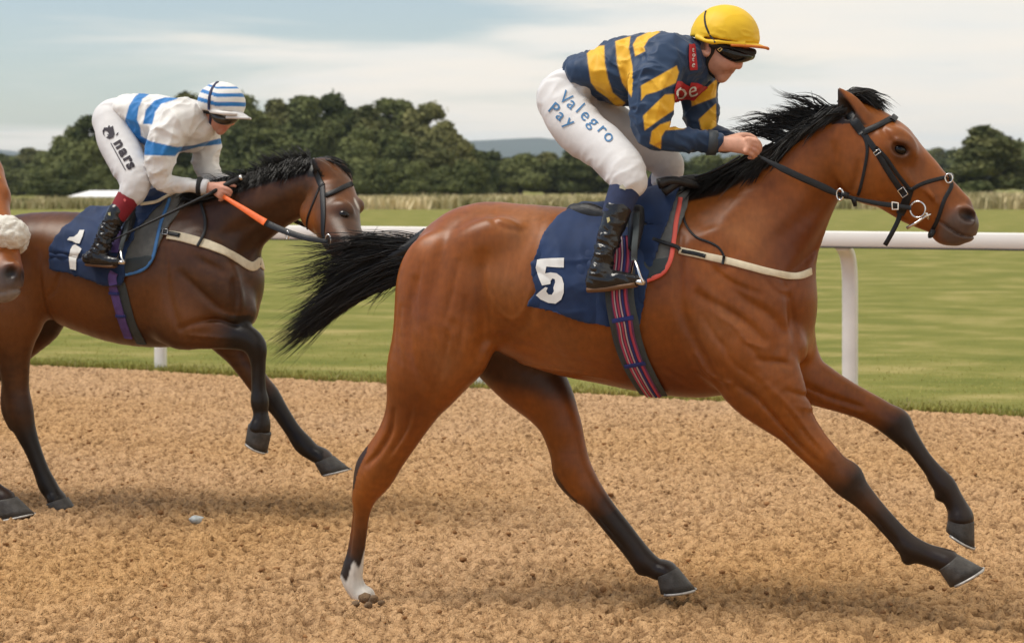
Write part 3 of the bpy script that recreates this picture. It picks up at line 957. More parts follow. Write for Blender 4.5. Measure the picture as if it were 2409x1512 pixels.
def build_haze():
    lo, hi = (-8200, -8200, -1.2), (8200, 8200, 190)
    V = [(x, y, z) for x in (lo[0], hi[0]) for y in (lo[1], hi[1]) for z in (lo[2], hi[2])]
    F = [(0, 1, 3, 2), (4, 6, 7, 5), (0, 4, 5, 1), (2, 3, 7, 6), (0, 2, 6, 4), (1, 5, 7, 3)]
    m = bpy.data.materials.new("haze"); m.use_nodes = True
    nt = m.node_tree; nt.nodes.clear()
    o = nt.nodes.new('ShaderNodeOutputMaterial'); p = nt.nodes.new('ShaderNodeVolumePrincipled')
    p.inputs['Color'].default_value = (.78, .90, 1.0, 1); p.inputs['Density'].default_value = .000080; p.inputs['Anisotropy'].default_value = .2
    nt.links.new(p.outputs[0], o.inputs['Volume'])
    h = mesh_np("haze", V, F, m, smooth=False); tag(h, kind='stuff')
build_haze()
build_sand(); build_field(); build_trees(); build_hills(); build_rail(); build_small()
# ------------------------------------------------------------------ the bay horse in front
HF = Frame(845, 1400, -0.12, 7.99, 15.0)

def rows(fr, L, lat=None):
    """pixel rows (px,py,r,w,ratio) -> local rows; a negative ratio means half-width in metres"""
    out = []
    for px, py, r, w, q in L:
        p = fr.pt(px, py, w); a = fr.m(r, px, w)
        out.append((p[0], p[1], p[2], a, (-q / a) if q < 0 else q))
    return out

def sv(fr, pts, w):
    """pixels -> (s,z) on the plane at w"""
    return [tuple(fr.pt(x, y, w)[[0, 2]]) for x, y in pts]

HERO = dict(
 trunk=[(1052, 655, 108, 0, -.175), (1128, 640, 161, 0, -.245), (1220, 655, 176, 0, -.255), (1330, 683, 196, 0, -.265), (1450, 700, 205, 0, -.28),
        (1560, 705, 221, 0, -.28), (1660, 705, 226, 0, -.25), (1735, 700, 185, 0, -.22), (1785, 700, 130, 0, -.20)],
 withers=[(1500, 520, 40, 0, -.10), (1580, 500, 50, 0, -.085), (1650, 505, 55, 0, -.075), (1720, 480, 55, 0, -.08)],
 neck=[(1730, 615, 160, 0, -.185), (1795, 545, 138, 0, -.15), (1848, 470, 115, 0, -.122), (1898, 400, 98, 0, -.105), (1945, 350, 84, 0, -.095), (1990, 325, 72, 0, -.085)],
 head=[(2016, 318, 80, 0, -.088), (2048, 368, 106, 0, -.098), (2095, 401, 90, 0, -.094), (2133, 430, 83, 0, -.082), (2160, 454, 76, 0, -.070), (2193, 477, 67, 0, -.060), (2224, 501, 56, 0, -.056), (2246, 519, 51, 0, -.056), (2259, 527, 43, 0, -.054)],
 near_hind=[(1080, 700, 130, -.13, .62), (1040, 800, 118, -.155, .66), (1005, 870, 98, -.16, .68), (982, 925, 74, -.155, .72), (962, 975, 58, -.15, .74), (938, 1022, 50, -.145, .74), (908, 1072, 46, -.14, .74),
            (884, 1115, 44, -.135, .76), (860, 1165, 28, -.13, .85), (850, 1205, 21, -.125, .85), (844, 1250, 20, -.122, .85), (837, 1300, 21, -.12, .85), (830, 1336, 25, -.12, .9), (829, 1362, 25, -.12, .95), (842, 1388, 23, -.12, 1.0), (858, 1402, 25, -.12, 1.05)],
 near_hock=[(925, 1000, 6, -.145, .7), (884, 1050, 14, -.14, .75), (858, 1085, 17, -.137, .85), (850, 1120, 17, -.133, .85), (846, 1170, 15, -.13, .85)],
 far_hind=[(1150, 730, 120, .12, .7), (1185, 810, 95, .14, .72), (1238, 878, 84, .145, .74), (1284, 935, 66, .14, .76), (1308, 975, 54, .135, .78), (1322, 1008, 49, .13, .78), (1334, 1050, 45, .13, .78),
           (1346, 1094, 44, .125, .8), (1364, 1128, 41, .125, .8), (1387, 1157, 34, .12, .85), (1420, 1200, 30, .12, .85), (1458, 1247, 29, .12, .85), (1490, 1287, 28, .12, .88), (1514, 1317, 29, .12, .95), (1541, 1335, 25, .12, 1.0), (1562, 1341, 26, .12, 1.2), (1569, 1344, 26, .12, 1.3)],
 far_hock=[(1322, 1060, 8, .13, .8), (1318, 1105, 17, .127, .85), (1332, 1135, 17, .125, .85), (1362, 1166, 15, .12, .85)],
 near_fore=[(1700, 720, 110, -.12, .68), (1745, 810, 112, -.145, .62), (1790, 890, 96, -.15, .62), (1832, 948, 72, -.145, .68), (1866, 993, 52, -.14, .74), (1902, 1037, 43, -.135, .78), (1933, 1070, 39, -.13, .8), (1964, 1103, 37, -.125, .82),
            (1993, 1132, 37, -.12, .86), (2027, 1165, 29, -.115, .88), (2057, 1197, 25, -.11, .88), (2088, 1231, 24, -.105, .88), (2117, 1262, 25, -.10, .9), (2144, 1288, 29, -.10, .95), (2180, 1303, 26, -.10, 1.0), (2212, 1313, 27, -.10, 1.15), (2230, 1320, 29, -.10, 1.25)],
 far_fore=[(1790, 740, 110, .11, .66), (1832, 822, 88, .135, .68), (1882, 878, 62, .14, .74), (1930, 906, 50, .14, .76), (1985, 931, 40, .135, .8), (2030, 951, 35, .13, .82), (2066, 970, 34, .125, .86), (2098, 992, 34, .12, .88),
           (2127, 1021, 29, .115, .9), (2152, 1053, 23, .11, .88), (2172, 1080, 21, .11, .88), (2195, 1108, 22, .11, .9), (2221, 1140, 27, .11, .95), (2239, 1168, 24, .11, 1.0), (2252, 1192, 25, .11, 1.05), (2259, 1210, 29, .11, 1.15), (2260, 1217, 31, .11, 1.2)],
)

BAY = np.array([.232, .068, .0105]); BAYD = np.array([.105, .024, .008]); BLK = np.array([.0095, .008, .0072])

def chain_mask(V, S, frac0, frac1, pad=1.7):
    """0..1 progress along a chain for vertices close to it"""
    S = spline(S, 4)
    L = np.r_[0, np.cumsum(np.linalg.norm(np.diff(S[:, :3], axis=0), axis=1))]; L /= L[-1]
    best = np.full(len(V), 9e9); prog = np.zeros(len(V)); rad = np.ones(len(V))
    for i in range(len(S) - 1):
        p, q = S[i, :3], S[i + 1, :3]; v = q - p
        t = np.clip(((V - p) @ v) / (v @ v), 0, 1)
        d = np.linalg.norm(V - p - t[:, None] * v, axis=1)
        m = d < best
        best[m] = d[m]; prog[m] = (L[i] + t * (L[i + 1] - L[i]))[m]; rad[m] = (S[i, 3] + t * (S[i + 1, 3] - S[i, 3]))[m]
    near = best < rad * pad
    return np.where(near, smooth01(prog, frac0, frac1), 0.0)

def px_blob(fr, V, px, py, r, w=None):
    """soft mask round a spot of the side view"""
    p = fr.pt(px, py, w if w is not None else -.1); a = fr.m(r, px, -.1)
    d = np.hypot(V[:, 0] - p[0], V[:, 2] - p[2]) / a
    return np.exp(-d * d)

def coat_rough(V):
    return (noise3(V, 9) * .55 + noise3(V * [1, 1, 2.2], 31) * .3 + noise3(V, 85) * .15)

def build_hero():
    f = HF
    F = Field((-.30, -.40, -.02), (2.75, .40, 2.05), .0062)
    H = {k: rows(f, v) for k, v in HERO.items()}
    F.chain(H['trunk'], k=0)
    F.chain(H['withers'], k=.10)
    F.chain(H['neck'], k=.07)
    F.chain(H['far_hind'], k=.05); F.chain(H['far_hock'], k=.025)
    F.chain(H['far_fore'], k=.035)
    F.chain(H['near_hind'], k=.05); F.chain(H['near_hock'], k=.025)
    F.chain(H['near_fore'], k=.035)
    P = lambda x, y, w: f.pt(x, y, w)
    M = lambda r, x=1500: f.m(r, x, 0)
    # ergots and fetlock tufts, sesamoid bulges
    for x, y, w, r in ((1508, 1338, .12, 12), (2135, 1314, -.10, 13), (2210, 1166, .11, 10), (814, 1352, -.12, 10)):
        F.blob(P(x, y, w), (M(r), .022, M(r)), 0, .02)
    # knee caps
    for x, y, w in ((2003, 1110, -.12), (2118, 985, .12)):
        F.blob(P(x, y, w), (M(26), .038, M(19)), -45, .03)
    # big muscles: haunch, stifle, shoulder, triceps, breast
    F.blob(P(1040, 720, -.17), (M(110), .085, M(170)), 10, .06)
    F.blob(P(1086, 815, -.18), (M(50), .055, M(70)), 20, .05)
    F.blob(P(1040, 720, .17), (M(110), .085, M(170)), 10, .06)
    F.blob(P(1148, 560, -.2), (M(75), .05, M(45)), 20, .06)
    for sgn in (-1, 1):
        F.blob(P(1760, 690, sgn * .17), (M(75), .06, M(150)), 28, .05)
        F.blob(P(1690, 800, sgn * .19), (M(80), .055, M(95)), 40, .05)
        F.blob(P(1845, 790, sgn * .085), (M(42), .082, M(70)), 35, .035)
    F.blob(P(1875, 740, 0.05), (M(32), .12, M(95)), 8, .05)
    F.groove(sv(f, [(1868, 690), (1862, 750), (1850, 800), (1838, 850)], 0.0), .024, .009, 0)
    # near side relief
    sg = lambda pts, w=-.2: sv(f, pts, w)
    G = F.groove
    G(sg([(1145, 600), (1142, 650), (1145, 720), (1138, 790), (1120, 850)]), .022, .014)          # flank fold
    G(sg([(1135, 800), (1180, 790), (1240, 760), (1265, 700)]), .020, .006)
    G(sg([(1160, 690), (1180, 730), (1215, 750), (1245, 720), (1262, 670)]), .010, -.003)
    G(sg([(985, 660), (975, 740), (985, 830), (1010, 900)]), .020, .010)
    G(sg([(1050, 560), (1040, 640), (1020, 720)]), .030, .007)
    G(sg([(1075, 760), (1060, 840), (1030, 910), (1000, 960)]), .016, .007)
    G(sg([(1000, 940), (985, 990), (955, 1040), (920, 1090)], -.16), .010, -.006)
    G(sg([(940, 960), (930, 1010), (900, 1060), (870, 1090)], -.15), .011, .012)
    # shoulder
    G(sg([(1600, 560), (1605, 640), (1610, 720), (1640, 800), (1680, 870), (1700, 915)]), .020, .014)
    G(sg([(1650, 690), (1700, 720), (1760, 760), (1800, 800)]), .016, .010)
    G(sg([(1690, 640), (1750, 700), (1810, 740), (1850, 790)]), .018, .007)
    G(sg([(1640, 640), (1680, 700), (1720, 770)]), .022, -.008)
    G(sg([(1850, 700), (1860, 760), (1864, 810), (1855, 848)]), .014, .006)
    G(sg([(1790, 845), (1830, 850), (1855, 858)]), .012, .010)
    G(sg([(1740, 900), (1790, 930), (1830, 980), (1880, 1040), (1930, 1090)], -.16), .009, .009)
    G(sg([(1790, 880), (1850, 940), (1900, 1010), (1960, 1085)], -.16), .011, -.006)
    G(sg([(1700, 850), (1740, 900), (1800, 950)], -.17), .016, .006)
    # ribs, loin, girth line
    for x in (1265, 1305, 1345, 1385):
        G(sg([(x, 620), (x + 8, 700), (x + 25, 790), (x + 45, 850)], -.27), .016, .0028)
    G(sg([(1200, 810), (1280, 835), (1360, 860), (1440, 880)], -.27), .02, .006)
    # neck: jugular groove, throat, crest muscle
    G(sg([(1965, 480), (1935, 540), (1890, 610), (1850, 660)], -.1), .020, .013)
    G(sg([(1990, 400), (1950, 450), (1880, 520), (1800, 590)], -.1), .030, .006)
    G(sg([(1960, 340), (1975, 400), (1985, 450)], -.1), .016, .010)
    G(sg([(1760, 560), (1720, 610), (1690, 650)], -.15), .03, .006)
    G(sg([(1580, 600), (1640, 560), (1700, 520), (1760, 450)], -.14), .035, -.006)
    # finer muscle lines
    for pts in ([(1000, 620), (990, 690), (995, 760)], [(1090, 610), (1075, 690), (1060, 750)], [(1030, 780), (1040, 840), (1020, 900)], [(1105, 700), (1100, 770), (1085, 840)], [(950, 720), (945, 790), (955, 850)],
                [(1660, 600), (1690, 640), (1740, 670), (1790, 690)], [(1700, 800), (1730, 850), (1770, 880), (1800, 900)], [(1760, 800), (1790, 840), (1810, 870)], [(1660, 740), (1690, 790), (1720, 820)], [(1620, 800), (1640, 850), (1670, 890)],
                [(1790, 640), (1820, 680), (1850, 700)], [(1150, 500), (1180, 530), (1230, 545)], [(1550, 850), (1580, 880), (1620, 905)]):
        G(sg(pts), .0105, .0042)
    for pts, w in (([(1770, 915), (1815, 965), (1850, 1010), (1890, 1055)], -.16), ([(1830, 930), (1868, 975), (1905, 1025), (1945, 1070)], -.16), ([(985, 950), (965, 1005), (930, 1060)], -.15), ([(1005, 925), (1000, 965), (985, 1010)], -.15)):
        G(sg(pts, w), .0085, .0055)
    # far legs inner relief
    F.groove(sv(f, [(1880, 900), (1950, 930), (2030, 955)], .1), .009, .008, 0)
    F.groove(sv(f, [(1900, 935), (1980, 955), (2040, 975)], .1), .008, -.004, 0)
    # cannon tendons
    for pts, w in (([(1900 + 140, 1190), (2075, 1232), (2112, 1275)], -.11), ([(2120, 1040), (2150, 1082), (2180, 1120)], .11),
                   ([(1400, 1195), (1440, 1243), (1480, 1292)], .12), ([(838, 1200), (832, 1260), (826, 1315)], -.12)):
        F.groove(sv(f, pts, w), .0065, .006, 0)
    # head
    FH = F
    FH.chain(H['head'], k=.03)
    FH.tube([(*P(2110, 330, 0), .052), (*P(2190, 412, 0), .034), (*P(2262, 478, 0), .030)], k=.03)       # nasal bone ridge
    for sgn in (-1, 1):
        wS = sgn
        FH.blob(P(2038, 402, wS * .066), (M(66), .034, M(72)), 40, .03)              # cheek
        FH.blob(P(2112, 338, wS * .080), (M(44), .030, M(32)), -35, .06)            # orbit
        FH.blob(P(2117, 350, wS * .097), (M(25), .016, M(20)), -22, .014)            # lids
        FH.tube([(*P(2090, 344, wS * .094), .006), (*P(2112, 331, wS * .106), .008), (*P(2136, 340, wS * .098), .007), (*P(2148, 360, wS * .086), .004)], k=.018)
        FH.blob(P(2155, 425, wS * .074), (M(62), .012, M(10)), -40, .03)             # facial crest
        FH.blob(P(2270, 509, wS * .046), (M(26), .018, M(26)), -40, .02)            # nostril rim
        FH.blob(P(2277, 507, wS * .066), (M(23), .030, M(15)), -28, .006, 's')       # nostril
        FH.blob(P(2119, 352, wS * .112), (M(20), .020, M(14)), -20, .004, 's')       # eye socket
        e = np.array([(2016, 280, 33), (2000, 252, 27), (1987, 229, 16), (1974, 209, 4)])
        rs = []
        for i, (x, y, r) in enumerate(e):
            p = P(x, y, wS * (.058 + .006 * i)); rs.append((*p, M(r)))
        FH.tube(rs, k=.02, flat=.62)
        c = [(*P(x, y, wS * (.080 + .008 * i)), M(r)) for i, (x, y, r) in enumerate(((1998, 268, 13), (1986, 244, 10), (1978, 226, 4)))]
        FH.tube(c, k=.006, op='s')
    FH.blob(P(2230, 553, 0), (M(36), .040, M(18)), -28, .018)                         # lower lip / chin
    FH.blob(P(2218, 556, 0), (M(23), .032, M(16)), -20, .02)
    FH.blob(P(2268, 545, 0), (M(24), .042, M(18)), -35, .02)                          # upper lip
    G2 = FH.groove
    G2(sv(f, [(2200, 514), (2216, 523), (2236, 537), (2262, 552), (2290, 556)], -.05), .0045, .013, 0)    # mouth
    G2(sv(f, [(2075, 455), (2110, 480), (2150, 505), (2195, 530)], -.06), .014, .006, 0)     # jaw bars
    G2(sv(f, [(2140, 395), (2165, 430), (2200, 465)], -.07), .016, .006, 0)
    G2(sv(f, [(2075, 300), (2095, 330), (2108, 340)], -.07), .012, .007, 0)
    G2(sv(f, [(2000, 455), (2015, 420), (2020, 380)], -.09), .012, .006, 0)
    G2(sv(f, [(2035, 330), (2060, 380), (2080, 430)], -.09), .02, -.003, 0)
    # veins and skin irregularity
    for pts in ([(1180, 860), (1260, 870), (1340, 880), (1420, 893)], [(1640, 830), (1660, 870), (1690, 890), (1740, 905)], [(1700, 740), (1740, 770), (1760, 800), (1800, 815)],
                [(1060, 850), (1075, 800), (1065, 760)], [(2160, 440), (2180, 455), (2195, 480), (2185, 500)], [(1815, 920), (1850, 965), (1870, 1000)]):
        G(sg(pts, -.2), .0062, -.0045)
    s, w, z = F.grid()
    V, Q = F.mesh()
    # cut the meshing halo that belongs to nothing
    X = f.px(V)
    col = np.repeat(BAY[None], len(V), 0)
    n = coat_rough(V)[:, None]
    col = col * (0.66 + .70 * n)
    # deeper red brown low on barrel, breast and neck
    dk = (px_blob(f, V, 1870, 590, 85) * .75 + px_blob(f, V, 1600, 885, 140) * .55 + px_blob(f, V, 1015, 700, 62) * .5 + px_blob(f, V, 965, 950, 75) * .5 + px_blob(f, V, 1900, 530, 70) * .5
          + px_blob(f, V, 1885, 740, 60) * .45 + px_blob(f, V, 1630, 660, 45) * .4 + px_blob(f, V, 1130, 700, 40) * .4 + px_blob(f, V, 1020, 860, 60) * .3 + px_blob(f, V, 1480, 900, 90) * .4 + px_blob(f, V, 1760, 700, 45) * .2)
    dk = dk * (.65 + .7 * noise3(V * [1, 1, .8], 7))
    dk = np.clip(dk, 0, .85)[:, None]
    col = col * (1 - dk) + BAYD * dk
    lt = np.clip(px_blob(f, V, 1245, 545, 55) * .35 + px_blob(f, V, 1210, 650, 70) * .35 + px_blob(f, V, 1770, 530, 60) * .35 + px_blob(f, V, 1330, 830, 70) * .35 + px_blob(f, V, 1075, 850, 40) * .3 + px_blob(f, V, 1700, 760, 60) * .25, 0, .6)[:, None] * (.6 + .8 * noise3(V, 12)[:, None])  # lighter coat tones; loin and flank spots paint in the sky's sheen
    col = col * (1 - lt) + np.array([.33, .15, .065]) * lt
    def paint(m, c):
        nonlocal col
        m = np.clip(m, 0, 1)[:, None]; col = col * (1 - m) + np.asarray(c) * m
    wob = (noise3(V, 26) - .5) * .10
    for kname, a, b in (('near_fore', .50, .66), ('far_fore', .50, .64), ('far_hind', .60, .76), ('near_hind', .66, .90)):
        S = H[kname]
        Sg = spline(S, 4); L = np.r_[0, np.cumsum(np.linalg.norm(np.diff(Sg[:, :3], axis=0), axis=1))]
        m = chain_mask(V, S, a, b)
        m2 = np.clip(m + wob * (m > .02) * (m < .98) * 3, 0, 1)
        paint(m2 * .96, BLK * 1.25 if 'hind' not in kname else BLK * 1.4)
    paint(chain_mask(V, H['near_hock'], .0, .25, 1.15) * .9 * (X[:, 0] < 888), BLK * 1.5)
    paint(chain_mask(V, H['far_hock'], .2, .6, 1.2) * .8, BLK * 1.6)
    # brown cannon bone of the reaching foreleg
    paint(px_blob(f, V, 2050, 1175, 34, -.1) * .35 * (V[:, 1] < 0), [.14, .055, .02])
    # white sock of the planted hind foot
    sock = (V[:, 1] < 0) & (X[:, 0] < 960)
    edge = 1335 + 14 * np.sin(X[:, 0] * .21) + (X[:, 0] - 830) * -1.1
    paint(np.where(sock, smooth01(X[:, 1] - edge, -5, 5), 0), [.62, .58, .52])
    # dark muzzle
    d = np.hypot((X[:, 0] - 2266) / 84, (X[:, 1] - 545) / 72)
    paint((1 - smooth01(d, .45, 1.05)) * .9 * (X[:, 0] > 2150), [.085, .066, .056])
    paint(px_blob(f, V, 2278, 507, 27, -.05) * .35, [.20, .15, .13])
    paint(px_blob(f, V, 2278, 507, 21, -.05) ** 1.3, [.014, .007, .006])
    paint(px_blob(f, V, 2119, 352, 24, -.1) ** .7 * .93, [.02, .013, .01])
    paint(px_blob(f, V, 2145, 420, 30, -.1) * .25, [.12, .06, .03])
    ear = (X[:, 1] < 292) & (abs(V[:, 1]) > .03)
    ln = 1976 + (X[:, 1] - 206) * .74
    paint(np.where(ear, smooth01(ln - X[:, 0], -4, 8) * .95, 0), BLK * 1.3)
    # black skin and roots under the mane, dark inner-thigh skin with leg shade painted in
    mp = [(1985, 250), (1975, 270), (1903, 309), (1861, 345), (1835, 380), (1797, 397), (1734, 436), (1691, 460), (1645, 470), (1600, 478), (1600, 400), (1750, 330), (1900, 230)]
    paint(np.where((X[:, 1] < 480) & (abs(V[:, 1]) < .2) & (X[:, 0] < 1985), smooth01(-poly_sd(mp, X[:, 0], X[:, 1]), -3, 6), 0) * .95, BLK)
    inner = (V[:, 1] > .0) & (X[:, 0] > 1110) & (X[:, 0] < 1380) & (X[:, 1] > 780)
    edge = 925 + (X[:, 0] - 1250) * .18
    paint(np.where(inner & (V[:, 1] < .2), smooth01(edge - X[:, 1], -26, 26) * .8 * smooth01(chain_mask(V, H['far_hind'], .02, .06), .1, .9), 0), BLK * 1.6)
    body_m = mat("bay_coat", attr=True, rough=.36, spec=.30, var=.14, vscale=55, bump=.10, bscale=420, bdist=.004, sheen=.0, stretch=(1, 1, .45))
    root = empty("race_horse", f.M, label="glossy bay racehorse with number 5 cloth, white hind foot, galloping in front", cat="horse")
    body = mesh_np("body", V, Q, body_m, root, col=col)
    return root, body, V, Q, H

HERO_ROOT, HERO_BODY, HV, HQ, HC = build_hero()
HB = bvh_of(HV, HQ)
# ------------------------------------------------------------------ shared builders for horses, tack and riders
def hit(fr, bvh, x, y):
    o, d = fr.ray(x, y)
    h = bvh.ray_cast(o, d)
    if h[0] is None: return None
    n = h[1]
    if n.dot(d) > 0: n = -n
    return np.array(h[0]), np.array(n)

def on_skin(fr, bvh, pts, off=0.0, step=7, sub=6):
    """pixel polyline -> points and normals on the skin facing the camera"""
    c = spline(np.asarray(pts, float), sub)
    L = np.r_[0, np.cumsum(np.linalg.norm(np.diff(c, axis=0), axis=1))]
    n = max(3, int(L[-1] / step) + 1)
    u = np.linspace(0, L[-1], n)
    c = np.stack([np.interp(u, L, c[:, k]) for k in (0, 1)], 1)
    P, N = [], []
    for x, y in c:
        h = hit(fr, bvh, x, y)
        if h is None: continue
        P.append(h[0]); N.append(h[1])
    P, N = np.array(P), np.array(N)
    for _ in range(2):
        if len(P) > 4:
            P[1:-1] = .25 * P[:-2] + .5 * P[1:-1] + .25 * P[2:]
            N[1:-1] = N[:-2] + N[1:-1] + N[2:]
            N /= np.linalg.norm(N, axis=1, keepdims=True)
    return P + N * off, N

def nearest_normals(bvh, P):
    out = []
    for p in P:
        h = bvh.find_nearest(Vector(p))
        out.append(np.array(h[1]))
    return np.array(out)

def strap(name, fr, bvh, pts, width, thick, mt, parent, off=.001, around=False):
    P, N = on_skin(fr, bvh, pts, off)
    if around:               # continue over the far side, mirrored
        Pm = P[::-1] * [1, -1, 1]; Nm = N[::-1] * [1, -1, 1]
        P = np.vstack([P, Pm]); N = np.vstack([N, Nm])
    return ribbon(name, P, N, width, thick, mt, parent)

def vnormals(V, Q):
    V = np.asarray(V, float)
    a = V[Q[:, 2]] - V[Q[:, 0]]; b = V[Q[:, 3]] - V[Q[:, 1]]
    fn = np.cross(a, b)
    n = np.zeros_like(V)
    for k in range(4): np.add.at(n, Q[:, k], fn)
    return n / (np.linalg.norm(n, axis=1, keepdims=True) + 1e-12)

def displace(V, Q, amt):
    return V + vnormals(V, Q) * np.asarray(amt)[:, None]

def relax(V, Q, it=2, k=.5):
    """even out a meshed cloth edge"""
    V = np.asarray(V, float).copy()
    for _ in range(it):
        S = np.zeros_like(V); C = np.zeros(len(V))
        for a in range(4):
            i, j = Q[:, a], Q[:, (a + 1) % 4]
            np.add.at(S, i, V[j]); np.add.at(S, j, V[i]); np.add.at(C, i, 1); np.add.at(C, j, 1)
        V = V * (1 - k) + k * S / np.maximum(C, 1)[:, None]
    return V

def folds(V, direction, freq, stretch=4.0, seed=0.0):
    """ridged cloth folds running along a direction, -0.5..0.5"""
    d = np.asarray(direction, float); d /= np.linalg.norm(d)
    a = V @ d
    W = V - a[:, None] * d + a[:, None] * d / stretch + seed
    W = W + (noise3(V + seed, freq * .5) - .5)[:, None] * .035
    n = noise3(W, freq)
    return (1 - abs(2 * n - 1)) ** 1.5 - .5

def shell(fr_field, d, outer, inner, mask):
    return np.maximum(np.maximum(d - outer, inner - d), mask)

def field_cloth(F, base_d, poly, off, thick, zmin=None):
    """cloth of a thickness lying off the body, bounded by a polygon of the side view"""
    G = Field(F.lo, F.lo, F.h)
    G.n = F.n; G.ax = F.ax; G.lo = F.lo
    pd = poly_sd(poly, F.ax[0][:, None], F.ax[2][None, :])
    d = np.maximum(np.abs(base_d - off) - thick / 2, pd[:, None, :])
    G.d = d.astype(np.float32)
    return G

def hoof(fr, cf, cb, toe, heel, w, width, mt, mshoe, parent, name="hoof"):
    A = fr.pt(*cf, w); B = fr.pt(*cb, w); T = fr.pt(*toe, w); Hh = fr.pt(*heel, w)
    lat = np.array([0, 1.0, 0])
    rings = []
    K = 22
    for t, wd in ((0, .86), (.05, .90), (.3, .93), (.65, .97), (1.0, 1.02)):
        f = A * (1 - t) + T * t; b = B * (1 - t) + Hh * t
        c = (f + b) / 2; h = (f - b) / 2
        r = []
        for k in range(K):
            a = 2 * math.pi * k / K
            ca, sa = math.cos(a), math.sin(a)
            sq = np.sign(sa) * abs(sa) ** .85
            r.append(c + h * ca * (1 if ca > 0 else .93) + lat * sq * width / 2 * wd * (1 - .12 * max(0, ca) ** 3))
        rings.append(np.array(r))
    n = len(rings)
    V = np.vstack(rings + [rings[-1].mean(0)[None] + (A - T) * .12, rings[0].mean(0)[None]])
    F = []
    for i in range(n - 1):
        for k in range(K):
            j = (k + 1) % K
            F.append((i * K + k, i * K + j, (i + 1) * K + j, (i + 1) * K + k))
    for k in range(K):
        j = (k + 1) % K
        F.append(((n - 1) * K + k, (n - 1) * K + j, n * K))
        F.append((j, k, n * K + 1))
    ob = mesh_np(name, V, F, mt, parent)
    R0 = rings[-1]; up = (A - T); up = up / np.linalg.norm(up)
    c = R0.mean(0)
    q = [k for k in range(-8, 9)]
    P = np.array([c + (R0[k] - c) * 1.0 for k in q]) - up * .002
    rod("horseshoe", P, .0052, mshoe, ob, 6)
    return ob

M_HOOF = mat("hoof_horn", (.055, .050, .045), .5, spec=.35, var=.45, vscale=38, bump=.25, bscale=120)
M_SHOE = mat("aluminium_shoe", (.45, .43, .40), .5, metal=.6, var=.3, vscale=60)
M_HAIR = mat("black_horse_hair", (.010, .009, .008), .38, spec=.35)
M_EYE = mat("dark_eye", (.006, .004, .003), .10, spec=.35)
M_LEATHER = mat("black_leather", (.011, .012, .014), .42, spec=.3, var=.3, vscale=70, bump=.15, bscale=300)
M_STEEL = mat("stainless_steel", (.70, .69, .67), .22, metal=1.0)
M_BRASS = mat("brass", (.75, .55, .22), .3, metal=1.0)
M_WEB = mat("cream_webbing", (.66, .58, .42), .75, var=.12, vscale=50, bump=.3, bscale=500, bdist=.002)
M_NAVY = mat("navy_cloth", (.008, .027, .088), .7, spec=.3, var=.35, vscale=9, bump=.25, bscale=500, bdist=.002, sheen=.12)
M_WHITE_PRINT = mat("white_print", (.70, .70, .68), .7, var=.05)
M_GREYPAD = mat("grey_pad", (.115, .118, .112), .8, var=.2, vscale=40, bump=.3, bscale=420, bdist=.003)
M_DARKPAD = mat("dark_pad_panel", (.030, .040, .044), .7, var=.2, bump=.2, bscale=300)
M_CORAL = mat("coral_piping", (.70, .105, .075), .6, var=.1)
M_BLUEPIPE = mat("blue_piping", (.045, .17, .42), .6, var=.1)
M_SADDLE = mat("black_saddle_leather", (.014, .014, .015), .45, spec=.4, var=.3, vscale=40, bump=.2, bscale=160)

def guides_on(fr, bvh, L, off=.012, wdef=-.02):
    out = []
    for g in L:
        q = []
        for x, y in g:
            h = hit(fr, bvh, x, y)
            q.append(h[0] + h[1] * off if h is not None else fr.pt(x, y, wdef))
        out.append(q)
    return out

# ------------------------------------------------------------------ hero: hooves, eyes, hair
f = HF
hoof(f, (1593, 1333), (1545, 1354), (1636, 1385), (1552, 1393), .12, .128, M_HOOF, M_SHOE, HERO_ROOT)
hoof(f, (2253, 1303), (2206, 1338), (2314, 1336), (2232, 1380), -.10, .128, M_HOOF, M_SHOE, HERO_ROOT)
hoof(f, (2292, 1226), (2229, 1208), (2293, 1288), (2223, 1244), .11, .120, M_HOOF, M_SHOE, HERO_ROOT)
hoof(f, (876, 1404), (838, 1410), (902, 1432), (842, 1438), -.12, .125, M_HOOF, M_SHOE, HERO_ROOT)
def eyeball(fr, x, y, w, r, parent, bvh=None):
    bm = bmesh.new()
    bmesh.ops.create_uvsphere(bm, u_segments=20, v_segments=14, radius=r)
    me = bpy.data.meshes.new("eye"); bm.to_mesh(me); bm.free()
    me.polygons.foreach_set('use_smooth', np.ones(len(me.polygons), dtype=bool))
    me.materials.append(M_EYE)
    o = bpy.data.objects.new("eye", me); COL.objects.link(o); o.parent = parent
    o.location = fr.pt(x, y, w); o.scale = (1.15, .8, .85)
    o.rotation_euler = (0, R(20), 0)
    return o
for sg_ in (-1, 1):
    p = f.pt(2118, 351, -.096)
    e = eyeball(f, 2119, 352, -.0870, .0225, HERO_ROOT)
    if sg_ > 0: e.location.y *= -1

